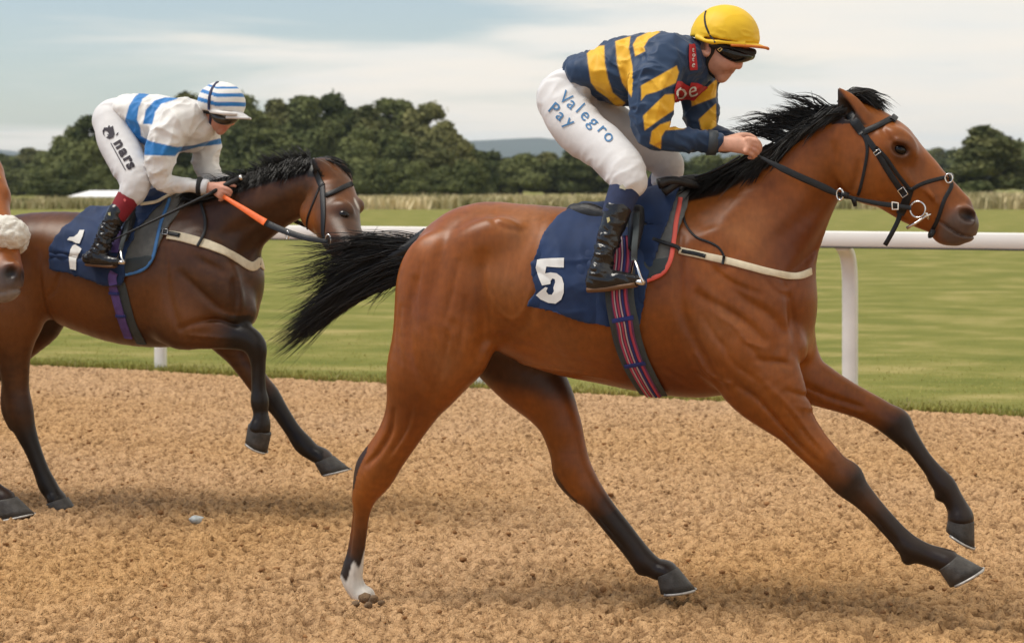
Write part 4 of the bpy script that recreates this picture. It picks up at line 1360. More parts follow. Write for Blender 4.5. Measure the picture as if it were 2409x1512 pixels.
def tailpts(L):
    out = []
    for i, g in enumerate(L):
        w = .02 * math.sin(i * 1.7)
        out.append([f.pt(x, y, w * (k / 3)) for k, (x, y) in enumerate(g)])
    return out
T1 = [[(985, 572), (905, 560), (830, 560), (740, 575), (650, 571)],
      [(984, 580), (890, 572), (800, 580), (720, 592), (642, 597)],
      [(982, 592), (880, 590), (800, 606), (720, 640), (630, 663)],
      [(978, 604), (880, 612), (790, 645), (710, 682), (618, 690)]]
hair("tail", tailpts(T1), 300, M_HAIR, HERO_ROOT, r0=.0026, jit=.014, seed=3, wave=.012, lenvar=.6)
T1b = [[(984, 580), (900, 588), (830, 605), (770, 640), (730, 665)],
       [(980, 592), (890, 605), (810, 645), (735, 705), (670, 755)],
       [(976, 606), (880, 628), (790, 680), (710, 740), (630, 785)],
       [(968, 622), (870, 652), (775, 712), (700, 768), (628, 818)],
       [(960, 638), (862, 678), (768, 735), (697, 792), (627, 850)],
       [(950, 648), (850, 692), (765, 748), (700, 800), (634, 846)]]
hair("tail", tailpts(T1b), 1150, M_HAIR, HERO_ROOT, r0=.0026, jit=.011, seed=4, wave=.008, lenvar=.32)
hair("tail_wisp", tailpts(T1b + [[(975, 580), (880, 575), (780, 590), (690, 600), (605, 640)], [(970, 600), (860, 630), (760, 670), (680, 690), (600, 700)], [(960, 630), (850, 680), (750, 720), (670, 770), (600, 790)]]), 150, M_HAIR, HERO_ROOT, r0=.0018, jit=.030, seed=9, wave=.018, lenvar=.3, per=3)
T2 = tailpts([[(990, 590), (930, 605), (850, 640), (780, 700), (730, 745)], [(985, 610), (920, 630), (840, 675), (760, 735), (690, 790)]])
T2 += tailpts([[(990, 575), (920, 578), (850, 590), (800, 610), (770, 640)]])
hair("tail_core", T2, 420, M_HAIR, HERO_ROOT, r0=.0050, jit=.015, seed=5, wave=.006, lenvar=.5)
T3 = tailpts([[(950, 640), (925, 665), (905, 690), (895, 715), (905, 745)], [(940, 650), (900, 680), (865, 690), (830, 705), (800, 712)], [(960, 600), (900, 570), (880, 540), (895, 520), (910, 500)]])
hair("tail_wisp", T3, 110, M_HAIR, HERO_ROOT, r0=.0018, jit=.014, seed=6, wave=.012, lenvar=.6)
rod("dock", spline([f.pt(1010, 560, 0), f.pt(965, 585, 0), f.pt(920, 606, 0), f.pt(870, 640, 0), f.pt(830, 672, 0)], 4), np.linspace(.045, .014, 17), M_HAIR, HERO_ROOT, 10)

mane_fly = [[(1975, 250), (1940, 256), (1903, 234), (1858, 228), (1818, 213)],
            [(1955, 268), (1910, 256), (1870, 246), (1838, 240), (1808, 232)],
            [(1935, 282), (1890, 272), (1850, 268), (1825, 262), (1800, 268)],
            [(1915, 298), (1860, 282), (1810, 280), (1770, 288), (1722, 297)],
            [(1885, 322), (1830, 300), (1775, 295), (1735, 300), (1700, 314)],
            [(1850, 345), (1795, 318), (1745, 308), (1715, 305), (1692, 318)]]
hair("mane", [[f.pt(x, y, -.01 + .012 * math.sin(i + k)) for k, (x, y) in enumerate(g)] for i, g in enumerate(mane_fly)], 460, M_HAIR, HERO_ROOT, r0=.0030, jit=.011, seed=11, wave=.012, lenvar=.55)
mane_lie = [[(1985, 262), (1960, 280), (1930, 300), (1905, 312)],
            [(1960, 268), (1920, 295), (1880, 325), (1850, 360)],
            [(1930, 285), (1885, 315), (1850, 350), (1825, 392)],
            [(1895, 310), (1850, 345), (1815, 385), (1790, 405)],
            [(1860, 335), (1810, 372), (1770, 410), (1735, 440)],
            [(1815, 355), (1760, 395), (1715, 430), (1690, 462)],
            [(1770, 375), (1720, 405), (1680, 440), (1645, 470)],
            [(1730, 390), (1690, 415), (1655, 445), (1620, 478)],
            [(1700, 405), (1670, 425), (1640, 450), (1610, 485)]]
hair("mane_lock", guides_on(f, HB, mane_lie, .016, -.03), 1100, M_HAIR, HERO_ROOT, r0=.0034, jit=.010, seed=12, wave=.005, lenvar=.35)
hair("mane_lock", guides_on(f, HB, [[(1830, 360), (1800, 385), (1780, 410), (1758, 440)], [(1815, 370), (1795, 395), (1775, 420), (1757, 444)]], .018, -.06), 120, M_HAIR, HERO_ROOT, r0=.003, jit=.006, seed=13, wave=.003)
hair("forelock", [[f.pt(x, y, w) for x, y in g] for w in (-.035, 0, .035) for g in ([(1985, 246), (2003, 222), (2035, 226), (2062, 243), (2086, 268)],)], 420, M_HAIR, HERO_ROOT, r0=.0040, jit=.010, seed=14, wave=.004, lenvar=.3)

# ------------------------------------------------------------------ hero: bridle and reins
BR = empty("bridle", HF.M, label="black leather bridle with crossed noseband and steel bit ring on the front bay horse", cat="bridle")
st = lambda n, pts, w, t=.004, m=M_LEATHER, par=BR, off=.001, around=False: strap(n, f, HB, pts, w, t, m, par, off, around)
st("cheekpiece", [(2001, 269), (2031, 314), (2062, 356), (2096, 412), (2128, 458)], np.r_[.030, .027, .022, .019, .018][0] * .72)
st("headpiece", [(1999, 268), (2012, 288), (2030, 312)], .034, .006)
st("browband", [(2030, 312), (2050, 303), (2070, 294), (2092, 282), (2104, 276)], .023, .007)
bb = [f.pt(2102, 277, -.055), f.pt(2106, 273, -.03), f.pt(2108, 271, .0), f.pt(2106, 273, .03), f.pt(2100, 280, .055)]
bbp = spline(bb, 5); bbp = np.array([np.array(HB.find_nearest(Vector(p_))[0]) for p_ in bbp]); bbn = nearest_normals(HB, bbp + [0.02, 0, .03])
ribbon("browband", bbp + bbn * .004, bbn, .023, .007, M_LEATHER, BR)
st("throatlash", [(2032, 318), (2041, 350), (2034, 398), (2022, 450), (2013, 470)], .011)
st("noseband_cheek", [(2060, 346), (2084, 370), (2113, 412), (2142, 447)], .014)
st("noseband", [(2138, 450), (2160, 436), (2184, 427), (2210, 420), (2226, 417)], .014, .005)
st("noseband", [(2233, 420), (2240, 434), (2232, 450), (2221, 470), (2206, 516), (2190, 548)], .014, .005)
st("chin_strap", [(2140, 444), (2131, 474), (2118, 502)], .030, .006)
nz = spline([f.pt(2229, 415, -.045), f.pt(2236, 414, -.02), f.pt(2238, 412, .01), f.pt(2232, 412, .04)], 4)
nn = nearest_normals(HB, nz)
ribbon("noseband", nz + nn * .003, nn, .014, .005, M_LEATHER, BR)
rod("rosette", [f.pt(2232 + 9 * math.cos(a), 419 + 11 * math.sin(a), -.052) for a in np.linspace(0, 6.28, 13)[:-1]], .0032, M_STEEL, BR, 6, closed=True)
rod("strap_end", spline([f.pt(2118, 500, -.045), f.pt(2112, 520, -.05), f.pt(2098, 548, -.055), f.pt(2082, 576, -.05)], 5), .0085, M_LEATHER, BR, 8, flat=.35)
rod("strap_end", spline([f.pt(2196, 540, -.045), f.pt(2190, 552, -.05), f.pt(2184, 553, -.055)], 5), .010, M_LEATHER, BR, 8, flat=.5)
def ring(name, fr, x, y, w, rpx, r, mt, parent, sx=1.0, ang=0, tilt=.3):
    c = fr.pt(x, y, w); rr = fr.m(rpx, x, w)
    P = []
    for a in np.linspace(0, 2 * math.pi, 25)[:-1]:
        u, v = rr * sx * math.cos(a), rr * math.sin(a)
        P.append(c + np.array([u * math.cos(ang) - v * math.sin(ang), -tilt * u, u * math.sin(ang) + v * math.cos(ang)]))
    return rod(name, P, r, mt, parent, 8, closed=True)
ring("bit_ring", f, 2159, 492, -.082, 19, .0036, M_STEEL, BR, .95)
rod("bit_lever", [f.pt(2190, 503, -.078), f.pt(2178, 508, -.082), f.pt(2154, 524, -.085), f.pt(2133, 536, -.083)], [.004, .0045, .0045, .006], M_STEEL, BR)
rod("bit_mouthpiece", [f.pt(2178, 500, -.084), f.pt(2184, 512, -.07), f.pt(2186, 516, .0)], .006, M_STEEL, BR)
def buckle(fr, bvh, x, y, ang, parent, a=8, b=10, mt=None, off=.007):
    h = hit(fr, bvh, x, y)
    if h is None: return
    p0, n = h
    c, s = math.cos(ang), math.sin(ang)
    P = []
    for u, v in ((-a, -b), (a, -b), (a, b), (-a, b)):
        q = hit(fr, bvh, x + u * c - v * s, y + u * s + v * c)
        q = q[0] if q is not None else p0
        P.append(q + n * off)
    return rod("buckle", P, .0022, mt or M_STEEL, parent, 6, closed=True)
buckle(f, HB, 2124, 451, -.6, BR)
buckle(f, HB, 2064, 358, .95, BR, 4, 8)
rein = [f.pt(1783, 366, -.19), f.pt(1832, 392, -.20), f.pt(1880, 415, -.195), f.pt(1930, 437, -.17), f.pt(1974, 457, -.14), f.pt(2012, 467, -.125), f.pt(2060, 477, -.115), f.pt(2108, 484, -.10), f.pt(2143, 489, -.086)]
rp = spline(rein, 5)
tw = np.interp(np.linspace(0, 1, len(rp)), [0, .08, .15, .42, .5, .62, .8, 1], [.008, .016, .024, .026, .016, .013, .018, .016])
ribbon("rein", rp, np.repeat([[0.1, -1, .25]], len(rp), 0), tw, .005, M_LEATHER, BR)
rod("rein", spline([f.pt(1742, 366, -.18), f.pt(1705, 388, -.17), f.pt(1665, 407, -.15), f.pt(1635, 416, -.12)], 5), .0045, M_LEATHER, BR, 6)
ring("rein_ring", f, 1976, 457, -.15, 13, .004, M_STEEL, BR, .6)
rod("rein_stop", [f.pt(1978, 456, -.148), f.pt(1996, 461, -.142)], [.014, .012], M_LEATHER, BR, 10)
rod("rein_stop", [f.pt(2008, 466, -.13), f.pt(2012, 484, -.12)], [.010, .007], M_LEATHER, BR, 8)
P = [f.pt(2104 + u, 484 + v, -.112) for u, v in ((-5, -9), (9, -7), (9, 8), (-5, 8))]
rod("buckle", P, .0026, mat("white_enamel", (.8, .78, .72), .3), BR, 6, closed=True)
# far side rein
rp2 = rp[len(rp) // 5:] * [1, -1, 1]
ribbon("rein", rp2, np.repeat([[0.1, 1, .25]], len(rp2), 0), tw[len(rp) // 5:], .005, M_LEATHER, BR)

# ------------------------------------------------------------------ hero: cloth, pad, saddle, girth, breast girth
CF = field_px(f, 1215, 390, 1640, 800, -.38, .38, .006)
for kk in ('trunk', 'withers'):
    CF.chain(HC[kk], k=.10 if kk == 'withers' else 0)
for sgn in (-1, 1):
    CF.blob(f.pt(1760, 690, sgn * .17), (f.m(75, 1500, 0), .06, f.m(150, 1500, 0)), 28, .05)
base = CF.d.copy()
PAD = empty("saddle_pad", HF.M, label="grey saddle pad with coral piping under the number 5 cloth", cat="saddle pad")
padpoly = sv(f, [(1600, 470), (1599, 490), (1589, 537), (1581, 585), (1576, 616), (1563, 640), (1523, 660), (1400, 640), (1400, 440), (1600, 420)], -.27)
pv, pq = field_cloth(CF, base, padpoly, .010, .013).mesh(); pv = relax(pv, pq)
mesh_np("pad", pv, pq, M_GREYPAD, PAD)
lowp = sv(f, [(1577, 604), (1576, 616), (1563, 640), (1523, 660), (1500, 650), (1510, 612)], -.28)
qv, qq = field_cloth(CF, base, lowp, .019, .013).mesh(); qv = relax(qv, qq)
def keep_side(v, q, m):
    q = q[m]; u_ = np.unique(q); r_ = np.full(len(v), -1); r_[u_] = np.arange(len(u_))
    return v[u_], r_[q]
_nr = qv[qq].mean(1)[:, 1] < 0
for _sd in (_nr, ~_nr): mesh_np("pad_panel", *keep_side(qv, qq, _sd), M_DARKPAD, PAD)
strap("piping", f, HB, [(1601, 472), (1599, 490), (1590, 537), (1582, 585), (1576, 616), (1563, 640), (1545, 652), (1523, 660)], .017, .010, M_CORAL, PAD, .010)

NC = empty("number_cloth", HF.M, label="navy saddlecloth with white number 5 on the front bay horse", cat="saddlecloth")
ncp = [(1319, 484), (1291, 506), (1270, 543), (1254, 590), (1245, 626), (1249, 655), (1257, 684), (1238, 720), (1330, 745), (1430, 771), (1505, 768), (1522, 715), (1530, 655), (1540, 600), (1562, 520), (1575, 440), (1400, 400)]
nv, nq = field_cloth(CF, base, sv(f, ncp, -.28), .024, .010).mesh()
nv = relax(nv, nq, 4); nX = f.px(nv)
am = .010 * folds(nv, (.45, 0, -1), 16, 3, 1.0) + .006 * folds(nv, (1, 0, .2), 20, 3, 4.0) + .006 * np.sin((nX[:, 0] - nX[:, 1] * .25) * .055)
nv = displace(nv, nq, am * smooth01(nX[:, 1], 500, 620) * .9)
mesh_np("cloth", nv, nq, M_NAVY, NC)
NB = bvh_of(nv, nq)

def decal_poly(name, fr, bvh, poly_px, holes, mt, parent, off=.002, step=4.0):
    """flat printed shape laid on a surface: cells of a fine pixel grid clipped to a polygon"""
    bm = bmesh.new()
    def ringv(p): return [bm.verts.new((x, y, 0)) for x, y in p]
    edges = []
    for p in [poly_px] + holes:
        vs = ringv(p)
        for i in range(len(vs)): edges.append(bm.edges.new((vs[i], vs[(i + 1) % len(vs)])))
    bmesh.ops.triangle_fill(bm, edges=edges, use_beauty=True, use_dissolve=False)
    for _ in range(6):
        long = [e for e in bm.edges if e.calc_length() > step]
        if not long: break
        bmesh.ops.subdivide_edges(bm, edges=long, cuts=1)
        bmesh.ops.triangulate(bm, faces=bm.faces)
    return decal_bm(name, fr, bvh, bm, mt, parent, off)

def decal_bm(name, fr, bvh, bm, mt, parent, off):
    bad = []
    for v in bm.verts:
        h = hit(fr, bvh, v.co.x, v.co.y)
        if h is None: bad.append(v); continue
        v.co = Vector(h[0] + h[1] * off)
    if bad: bmesh.ops.delete(bm, geom=bad, context='VERTS')
    bmesh.ops.recalc_face_normals(bm, faces=bm.faces)
    me = bpy.data.meshes.new(name); bm.to_mesh(me); bm.free()
    me.polygons.foreach_set('use_smooth', np.ones(len(me.polygons), dtype=bool))
    me.materials.append(mt)
    o = bpy.data.objects.new(name, me); COL.objects.link(o); o.parent = parent
    return o

def decal_text(name, text, fr, bvh, x, y, size, ang, mt, parent, off=.0025, step=3.0, shear=0.0, space=1.0, bold=0.0, xs=1.0, path=None):
    cu = bpy.data.curves.new(name, 'FONT'); cu.body = text; cu.size = 1.0; cu.space_character = space; cu.offset = bold; cu.resolution_u = 4
    to = bpy.data.objects.new(name, cu); COL.objects.link(to)
    dg = bpy.context.evaluated_depsgraph_get()
    me = bpy.data.meshes.new_from_object(to.evaluated_get(dg))
    bpy.data.objects.remove(to); bpy.data.curves.remove(cu)
    bm = bmesh.new(); bm.from_mesh(me); bpy.data.meshes.remove(me)
    c, s = math.cos(ang), math.sin(ang)
    for v in bm.verts:
        u, t = v.co.x * size * xs + shear * v.co.y * size, -v.co.y * size
        v.co = Vector((x + u * c - t * s, y + u * s + t * c, 0))
    bmesh.ops.triangulate(bm, faces=bm.faces)
    for _ in range(5):
        long = [e for e in bm.edges if e.calc_length() > step]
        if not long: break
        bmesh.ops.subdivide_edges(bm, edges=long, cuts=1)
        bmesh.ops.triangulate(bm, faces=bm.faces)
    return decal_bm(name, fr, bvh, bm, mt, parent, off)

c3 = lambda L: [(1204.5 + .2614 * x, 338.8 + .2614 * y) for x, y in L]
decal_poly("number", f, NB, c3([(228, 1038), (300, 1028), (468, 1024), (466, 1110), (380, 1106), (312, 1100), (300, 1160), (350, 1152), (405, 1160), (452, 1195), (470, 1255), (468, 1335), (446, 1395), (395, 1432),
                                (330, 1426), (262, 1395), (215, 1358), (255, 1320), (300, 1284), (322, 1290), (308, 1322), (330, 1350), (362, 1352), (382, 1322), (376, 1290), (392, 1240), (388, 1212), (366, 1206), (352, 1226), (344, 1258), (272, 1270), (240, 1195), (214, 1110)]), [], M_WHITE_PRINT, NC, .003)

SA = empty("saddle", HF.M, label="small black racing saddle with steel stirrup under the yellow capped jockey", cat="saddle")
SF = field_px(f, 1320, 395, 1660, 600, -.36, .36, .006)
SF.chain(rows(f, [(1362, 497, 16, 0, -.10), (1400, 503, 17, 0, -.11), (1450, 508, 17, 0, -.12), (1510, 500, 20, 0, -.12), (1560, 480, 26, 0, -.10), (1600, 458, 26, 0, -.08), (1625, 440, 18, 0, -.06)]), k=0)
for sgn in (-1, 1):
    SF.chain(rows(f, [(1352, 498, 20, sgn * .09, .9), (1385, 500, 24, sgn * .12, .7), (1420, 508, 18, sgn * .15, .5)]), k=.02)
    SF.tube([(*f.pt(1500, 500, sgn * .16), .03), (*f.pt(1495, 540, sgn * .245), .028), (*f.pt(1490, 580, sgn * .30), .02)], k=.02)
sv_, sq_ = SF.mesh()
mesh_np("seat", sv_, sq_, M_SADDLE, SA)
rod("pommel_roll", spline([f.pt(1560, 452, -.14), f.pt(1595, 428, -.12), f.pt(1640, 420, -.06)], 4), [.018] * 9, M_SADDLE, SA, 8)
rod("pommel_roll", spline([f.pt(1548, 432, -.16), f.pt(1580, 424, -.14), f.pt(1625, 432, -.10), f.pt(1645, 440, -.06)], 4), np.linspace(.02, .012, 13), M_SADDLE, SA, 8)
gp, gn = on_skin(f, NB, [(1462, 560), (1461, 620), (1458, 690), (1464, 735), (1470, 760)], .006)
gp2, gn2 = on_skin(f, HB, [(1476, 792), (1497, 850), (1525, 900), (1543, 927)], .010)
GP = np.vstack([gp, gp2]); GN = np.vstack([gn, gn2])
u = np.linspace(0, 1, 60); L_ = np.r_[0, np.cumsum(np.linalg.norm(np.diff(GP, axis=0), axis=1))]; L_ /= L_[-1]
GP = np.stack([np.interp(u, L_, GP[:, k]) for k in range(3)], 1); GN = np.stack([np.interp(u, L_, GN[:, k]) for k in range(3)], 1)
for _ in range(6):
    GP[1:-1] = .25 * GP[:-2] + .5 * GP[1:-1] + .25 * GP[2:]
    GN[1:-1] = GN[:-2] + GN[1:-1] + GN[2:]; GN /= np.linalg.norm(GN, axis=1, keepdims=True)
def girth_strip(name, shift, width, lift, mt, parent, GPx=None):
    T = np.gradient(GP, axis=0); T /= np.linalg.norm(T, axis=1, keepdims=True)
    B = np.cross(T, GN)
    return ribbon(name, GP + B * shift + GN * lift, GN, width, .004, mt, parent)
M_GIRTH = mat("dark_girth", (.045, .055, .058), .8, var=.2, bump=.3, bscale=400)
M_PURPLE = mat("purple_webbing", (.13, .035, .11), .8, var=.2, vscale=40)
M_PINK = mat("pink_stripe", (.42, .05, .10), .8)
M_PALE = mat("pale_stripe", (.50, .42, .45), .8)
M_INDIGO = mat("indigo_band", (.02, .03, .16), .8)
gr = girth_strip("girth", 0, .105, 0, M_GIRTH, SA)
girth_strip("girth_webbing", 0, .062, .004, M_PURPLE, gr)
for sh, mt_, wd in ((-.022, M_PINK, .008), (-.011, M_INDIGO, .007), (-.002, M_PALE, .005), (.008, M_PINK, .007), (.018, M_PALE, .004), (.024, M_PINK, .006)):
    girth_strip("stripe", sh, wd, .0075, mt_, gr)
for k0 in (26, 42):
    T = np.gradient(GP, axis=0); T /= np.linalg.norm(T, axis=1, keepdims=True); B = np.cross(T, GN)
    ribbon("girth_keeper", np.array([GP[k0] + B[k0] * s_ + GN[k0] * .011 for s_ in np.linspace(-.04, .04, 7)]), np.repeat(GN[k0:k0 + 1], 7, 0), .016, .004, M_INDIGO, gr)
ribbon("girth", GP[::-1] * [1, -1, 1], GN[::-1] * [1, -1, 1], .105, .004, M_GIRTH, SA)
def stirrup(fr, top, near, far, w, parent, lea=None):
    T = fr.pt(*top, w); A = fr.pt(*near, w - .05); B = fr.pt(*far, w + .05)
    P = [B, B * .75 + T * .25 + [0, .012, 0], B * .35 + T * .65 + [0, .010, .008], T, A * .35 + T * .65 + [0, -.010, .008], A * .75 + T * .25 + [0, -.012, 0], A]
    o = rod("stirrup_iron", spline(P, 5), .0055, M_STEEL, parent, 8)
    rod("tread", [B, A], [.010, .010], M_STEEL, o, 6)
    if lea:
        L = [fr.pt(x, y, ww) for x, y, ww in lea]
        ribbon("stirrup_leather", spline(L, 4), np.repeat([[0, -1, .15]], len(spline(L, 4)), 0), .022, .004, M_GIRTH, parent)
stirrup(f, (1492, 610), (1514, 664), (1478, 660), -.362, SA, [(1498, 500, -.25), (1496, 545, -.33), (1493, 580, -.362), (1492, 612, -.362)])
stirrup(f, (1492, 610), (1514, 664), (1478, 660), .362, SA, [(1498, 500, .25), (1496, 545, .33), (1493, 580, .362), (1492, 612, .362)])

BG = empty("breast_girth", HF.M, label="cream webbing breast girth with thin black neck strap across the front bay horse's chest", cat="breast girth")
bpts = [(1599, 589), (1640, 598), (1664, 603), (1702, 611), (1752, 624), (1804, 638), (1845, 647), (1875, 650), (1896, 643), (1905, 638)]
strap("strap", f, HB, bpts, .026, .005, M_WEB, BG, .002, around=True)
strap("elastic_insert", f, HB, [(1606, 591), (1635, 597), (1660, 603)], .014, .003, M_LEATHER, BG, .008)
strap("side_strap", f, HB, [(1538, 570), (1560, 577), (1585, 585), (1606, 591)], .014, .006, M_LEATHER, BG, .024)
strap("keeper", f, HB, [(1703, 602), (1702, 611), (1700, 621)], .010, .003, M_LEATHER, BG, .008)
strap("neck_strap", f, HB, [(1633, 450), (1612, 480), (1610, 520), (1635, 556), (1668, 569), (1692, 582), (1704, 604)], .008, .004, M_LEATHER, BG, .001)
# ------------------------------------------------------------------ rider in navy and yellow
SKIN = mat("skin", attr=True, rough=.5, spec=.35, var=.10, vscale=60, bump=.05, bscale=300)
M_BREECH = mat("white_breeches", (.68, .675, .68), .72, spec=.25, var=.05, vscale=30, bump=.12, bscale=500, bdist=.002)
M_SILK = mat("racing_silk", attr=True, rough=.55, spec=.3, var=.08, vscale=25, bump=.12, bscale=450, bdist=.002, sheen=.1)
M_BOOT = mat("glossy_black_boot", (.013, .013, .014), .2, spec=.55, var=.3, vscale=30, bump=.25, bscale=70, bdist=.004)
M_SOLE = mat("tan_sole", (.16, .085, .04), .6)
M_CAPY = mat("yellow_silk_cap", (.78, .50, .022), .5, spec=.3, var=.05, vscale=20, bump=.15, bscale=300, bdist=.002)
M_PEAKO = mat("orange_peak_lining", (.62, .17, .018), .6)
M_BLACKF = mat("black_fabric", (.012, .012, .013), .7)
M_GOGGLE = mat("dark_goggle_lens", (.006, .006, .006), .10, spec=.35)
M_RED = mat("red_patch", (.46, .022, .030), .7, var=.1)
M_BLUEINK = mat("blue_print", (.045, .17, .36), .7)
M_NAVYSOCK = mat("navy_sock", (.020, .032, .085), .85, var=.15, vscale=60, bump=.4, bscale=600, bdist=.002)
M_BEIGE = mat("beige_print", (.42, .40, .30), .8)
NAVY_S = np.array([.017, .043, .100]); YEL_S = np.array([.78, .44, .030])
SKINC = np.array([.62, .335, .235])

def rr(fr, L):
    """(px,py,r_px,w) rows -> (s,w,z,r)"""
    return [(*fr.pt(x, y, w), fr.m(r, x, w)) for x, y, r, w in L]

def in_poly(X, poly, soft=1.5):
    return smooth01(-poly_sd(poly, X[:, 0], X[:, 1]), -soft, soft)

def head_field(F, fr, cx, cy, k, yaw_w=-.02, sk=1.0, pitch=0.0):
    """face and skull; offsets are pixels of the yellow capped rider's view scaled by sk, turned by pitch degrees"""
    cp, sp = math.cos(R(pitch)), math.sin(R(pitch))
    def q(dx, dy): return cx + (dx * cp - dy * sp) * sk, cy + (dx * sp + dy * cp) * sk
    def P(dx, dy, w): return fr.pt(*q(dx, dy), w * sk * HS[0])
    M = lambda r: fr.m(r * sk, cx, 0)
    HS = [1.0]
    F.blob(P(-2, -2, 0), (M(66), .073 * HS[0], M(62)), 0, k)
    F.tube([(*P(-22, 35, 0), M(34)), (*P(-8, 62, -.004), M(29)), (*P(-6, 84, yaw_w * .5), M(17))], k=.03, flat=1.25)
    F.blob(P(2, 44, yaw_w * .3), (M(35), .055, M(44)), -20, .03)
    F.tube([(*P(34, 30, yaw_w), M(8)), (*P(37, 48, yaw_w), M(8.5)), (*P(33, 65, yaw_w), M(10))], k=.010)          # nose
    for sg in (-1, 1):
        F.blob(P(24, 67, yaw_w + sg * .013), (M(8), .009, M(6.5)), 0, .006)     # nostril wings
        F.blob(P(6, 56, yaw_w * .5 + sg * .045), (M(22), .02, M(18)), -30, .025)   # cheek
    F.blob(P(14, 79, yaw_w * .9), (M(10), .025, M(5)), 35, .006)    # lips
    F.blob(P(9, 88, yaw_w * .8), (M(9), .021, M(5)), 35, .006)
    F.tube([(*P(4, 80, yaw_w - .034), M(2.0)), (*P(15, 84, yaw_w - .022), M(2.6)), (*P(21, 85, yaw_w), M(2.6)), (*P(15, 84, yaw_w + .022), M(2.2))], k=.003, op='s')
    F.blob(P(-5, 95, yaw_w * .6), (M(14), .026, M(11)), 30, .012)     # chin
    for sg in (-1, 1):                                                # ears
        c = P(-44, 27, sg * .076)
        F.blob(c, (M(14), .010, M(19)), 12, .006, yawv=sg * 20)
        F.blob(c + np.array([.006, sg * .009, .003]), (M(8), .008, M(12)), 12, .004, 's')
    return P, q, M

def fist(F, fr, wrist, palm, knuckles, tips, thumb, w0, w1):
    F.tube(rr(fr, [(*wrist, w0[0]), (*palm, w0[1])]), k=.012, flat=.75)
    for i, (a, b, c) in enumerate(zip(knuckles[0], knuckles[1], tips)):
        F.tube(rr(fr, [(*palm[:2], 8, w0[1]), (a[0], a[1], 6.3, w1), (b[0], b[1], 5.6, w1 + .008), (c[0], c[1], 5.0, w1 + .035)]), k=.004, sub=3)
    F.tube(rr(fr, [(x, y, r, w1 + dw) for x, y, r, dw in thumb]), k=.006, sub=3)

def wrap_boot(V, scale=1.0, seed=0.0):
    return .5 * folds(V, (.25, 0, 1), 46 / scale, .35, seed)

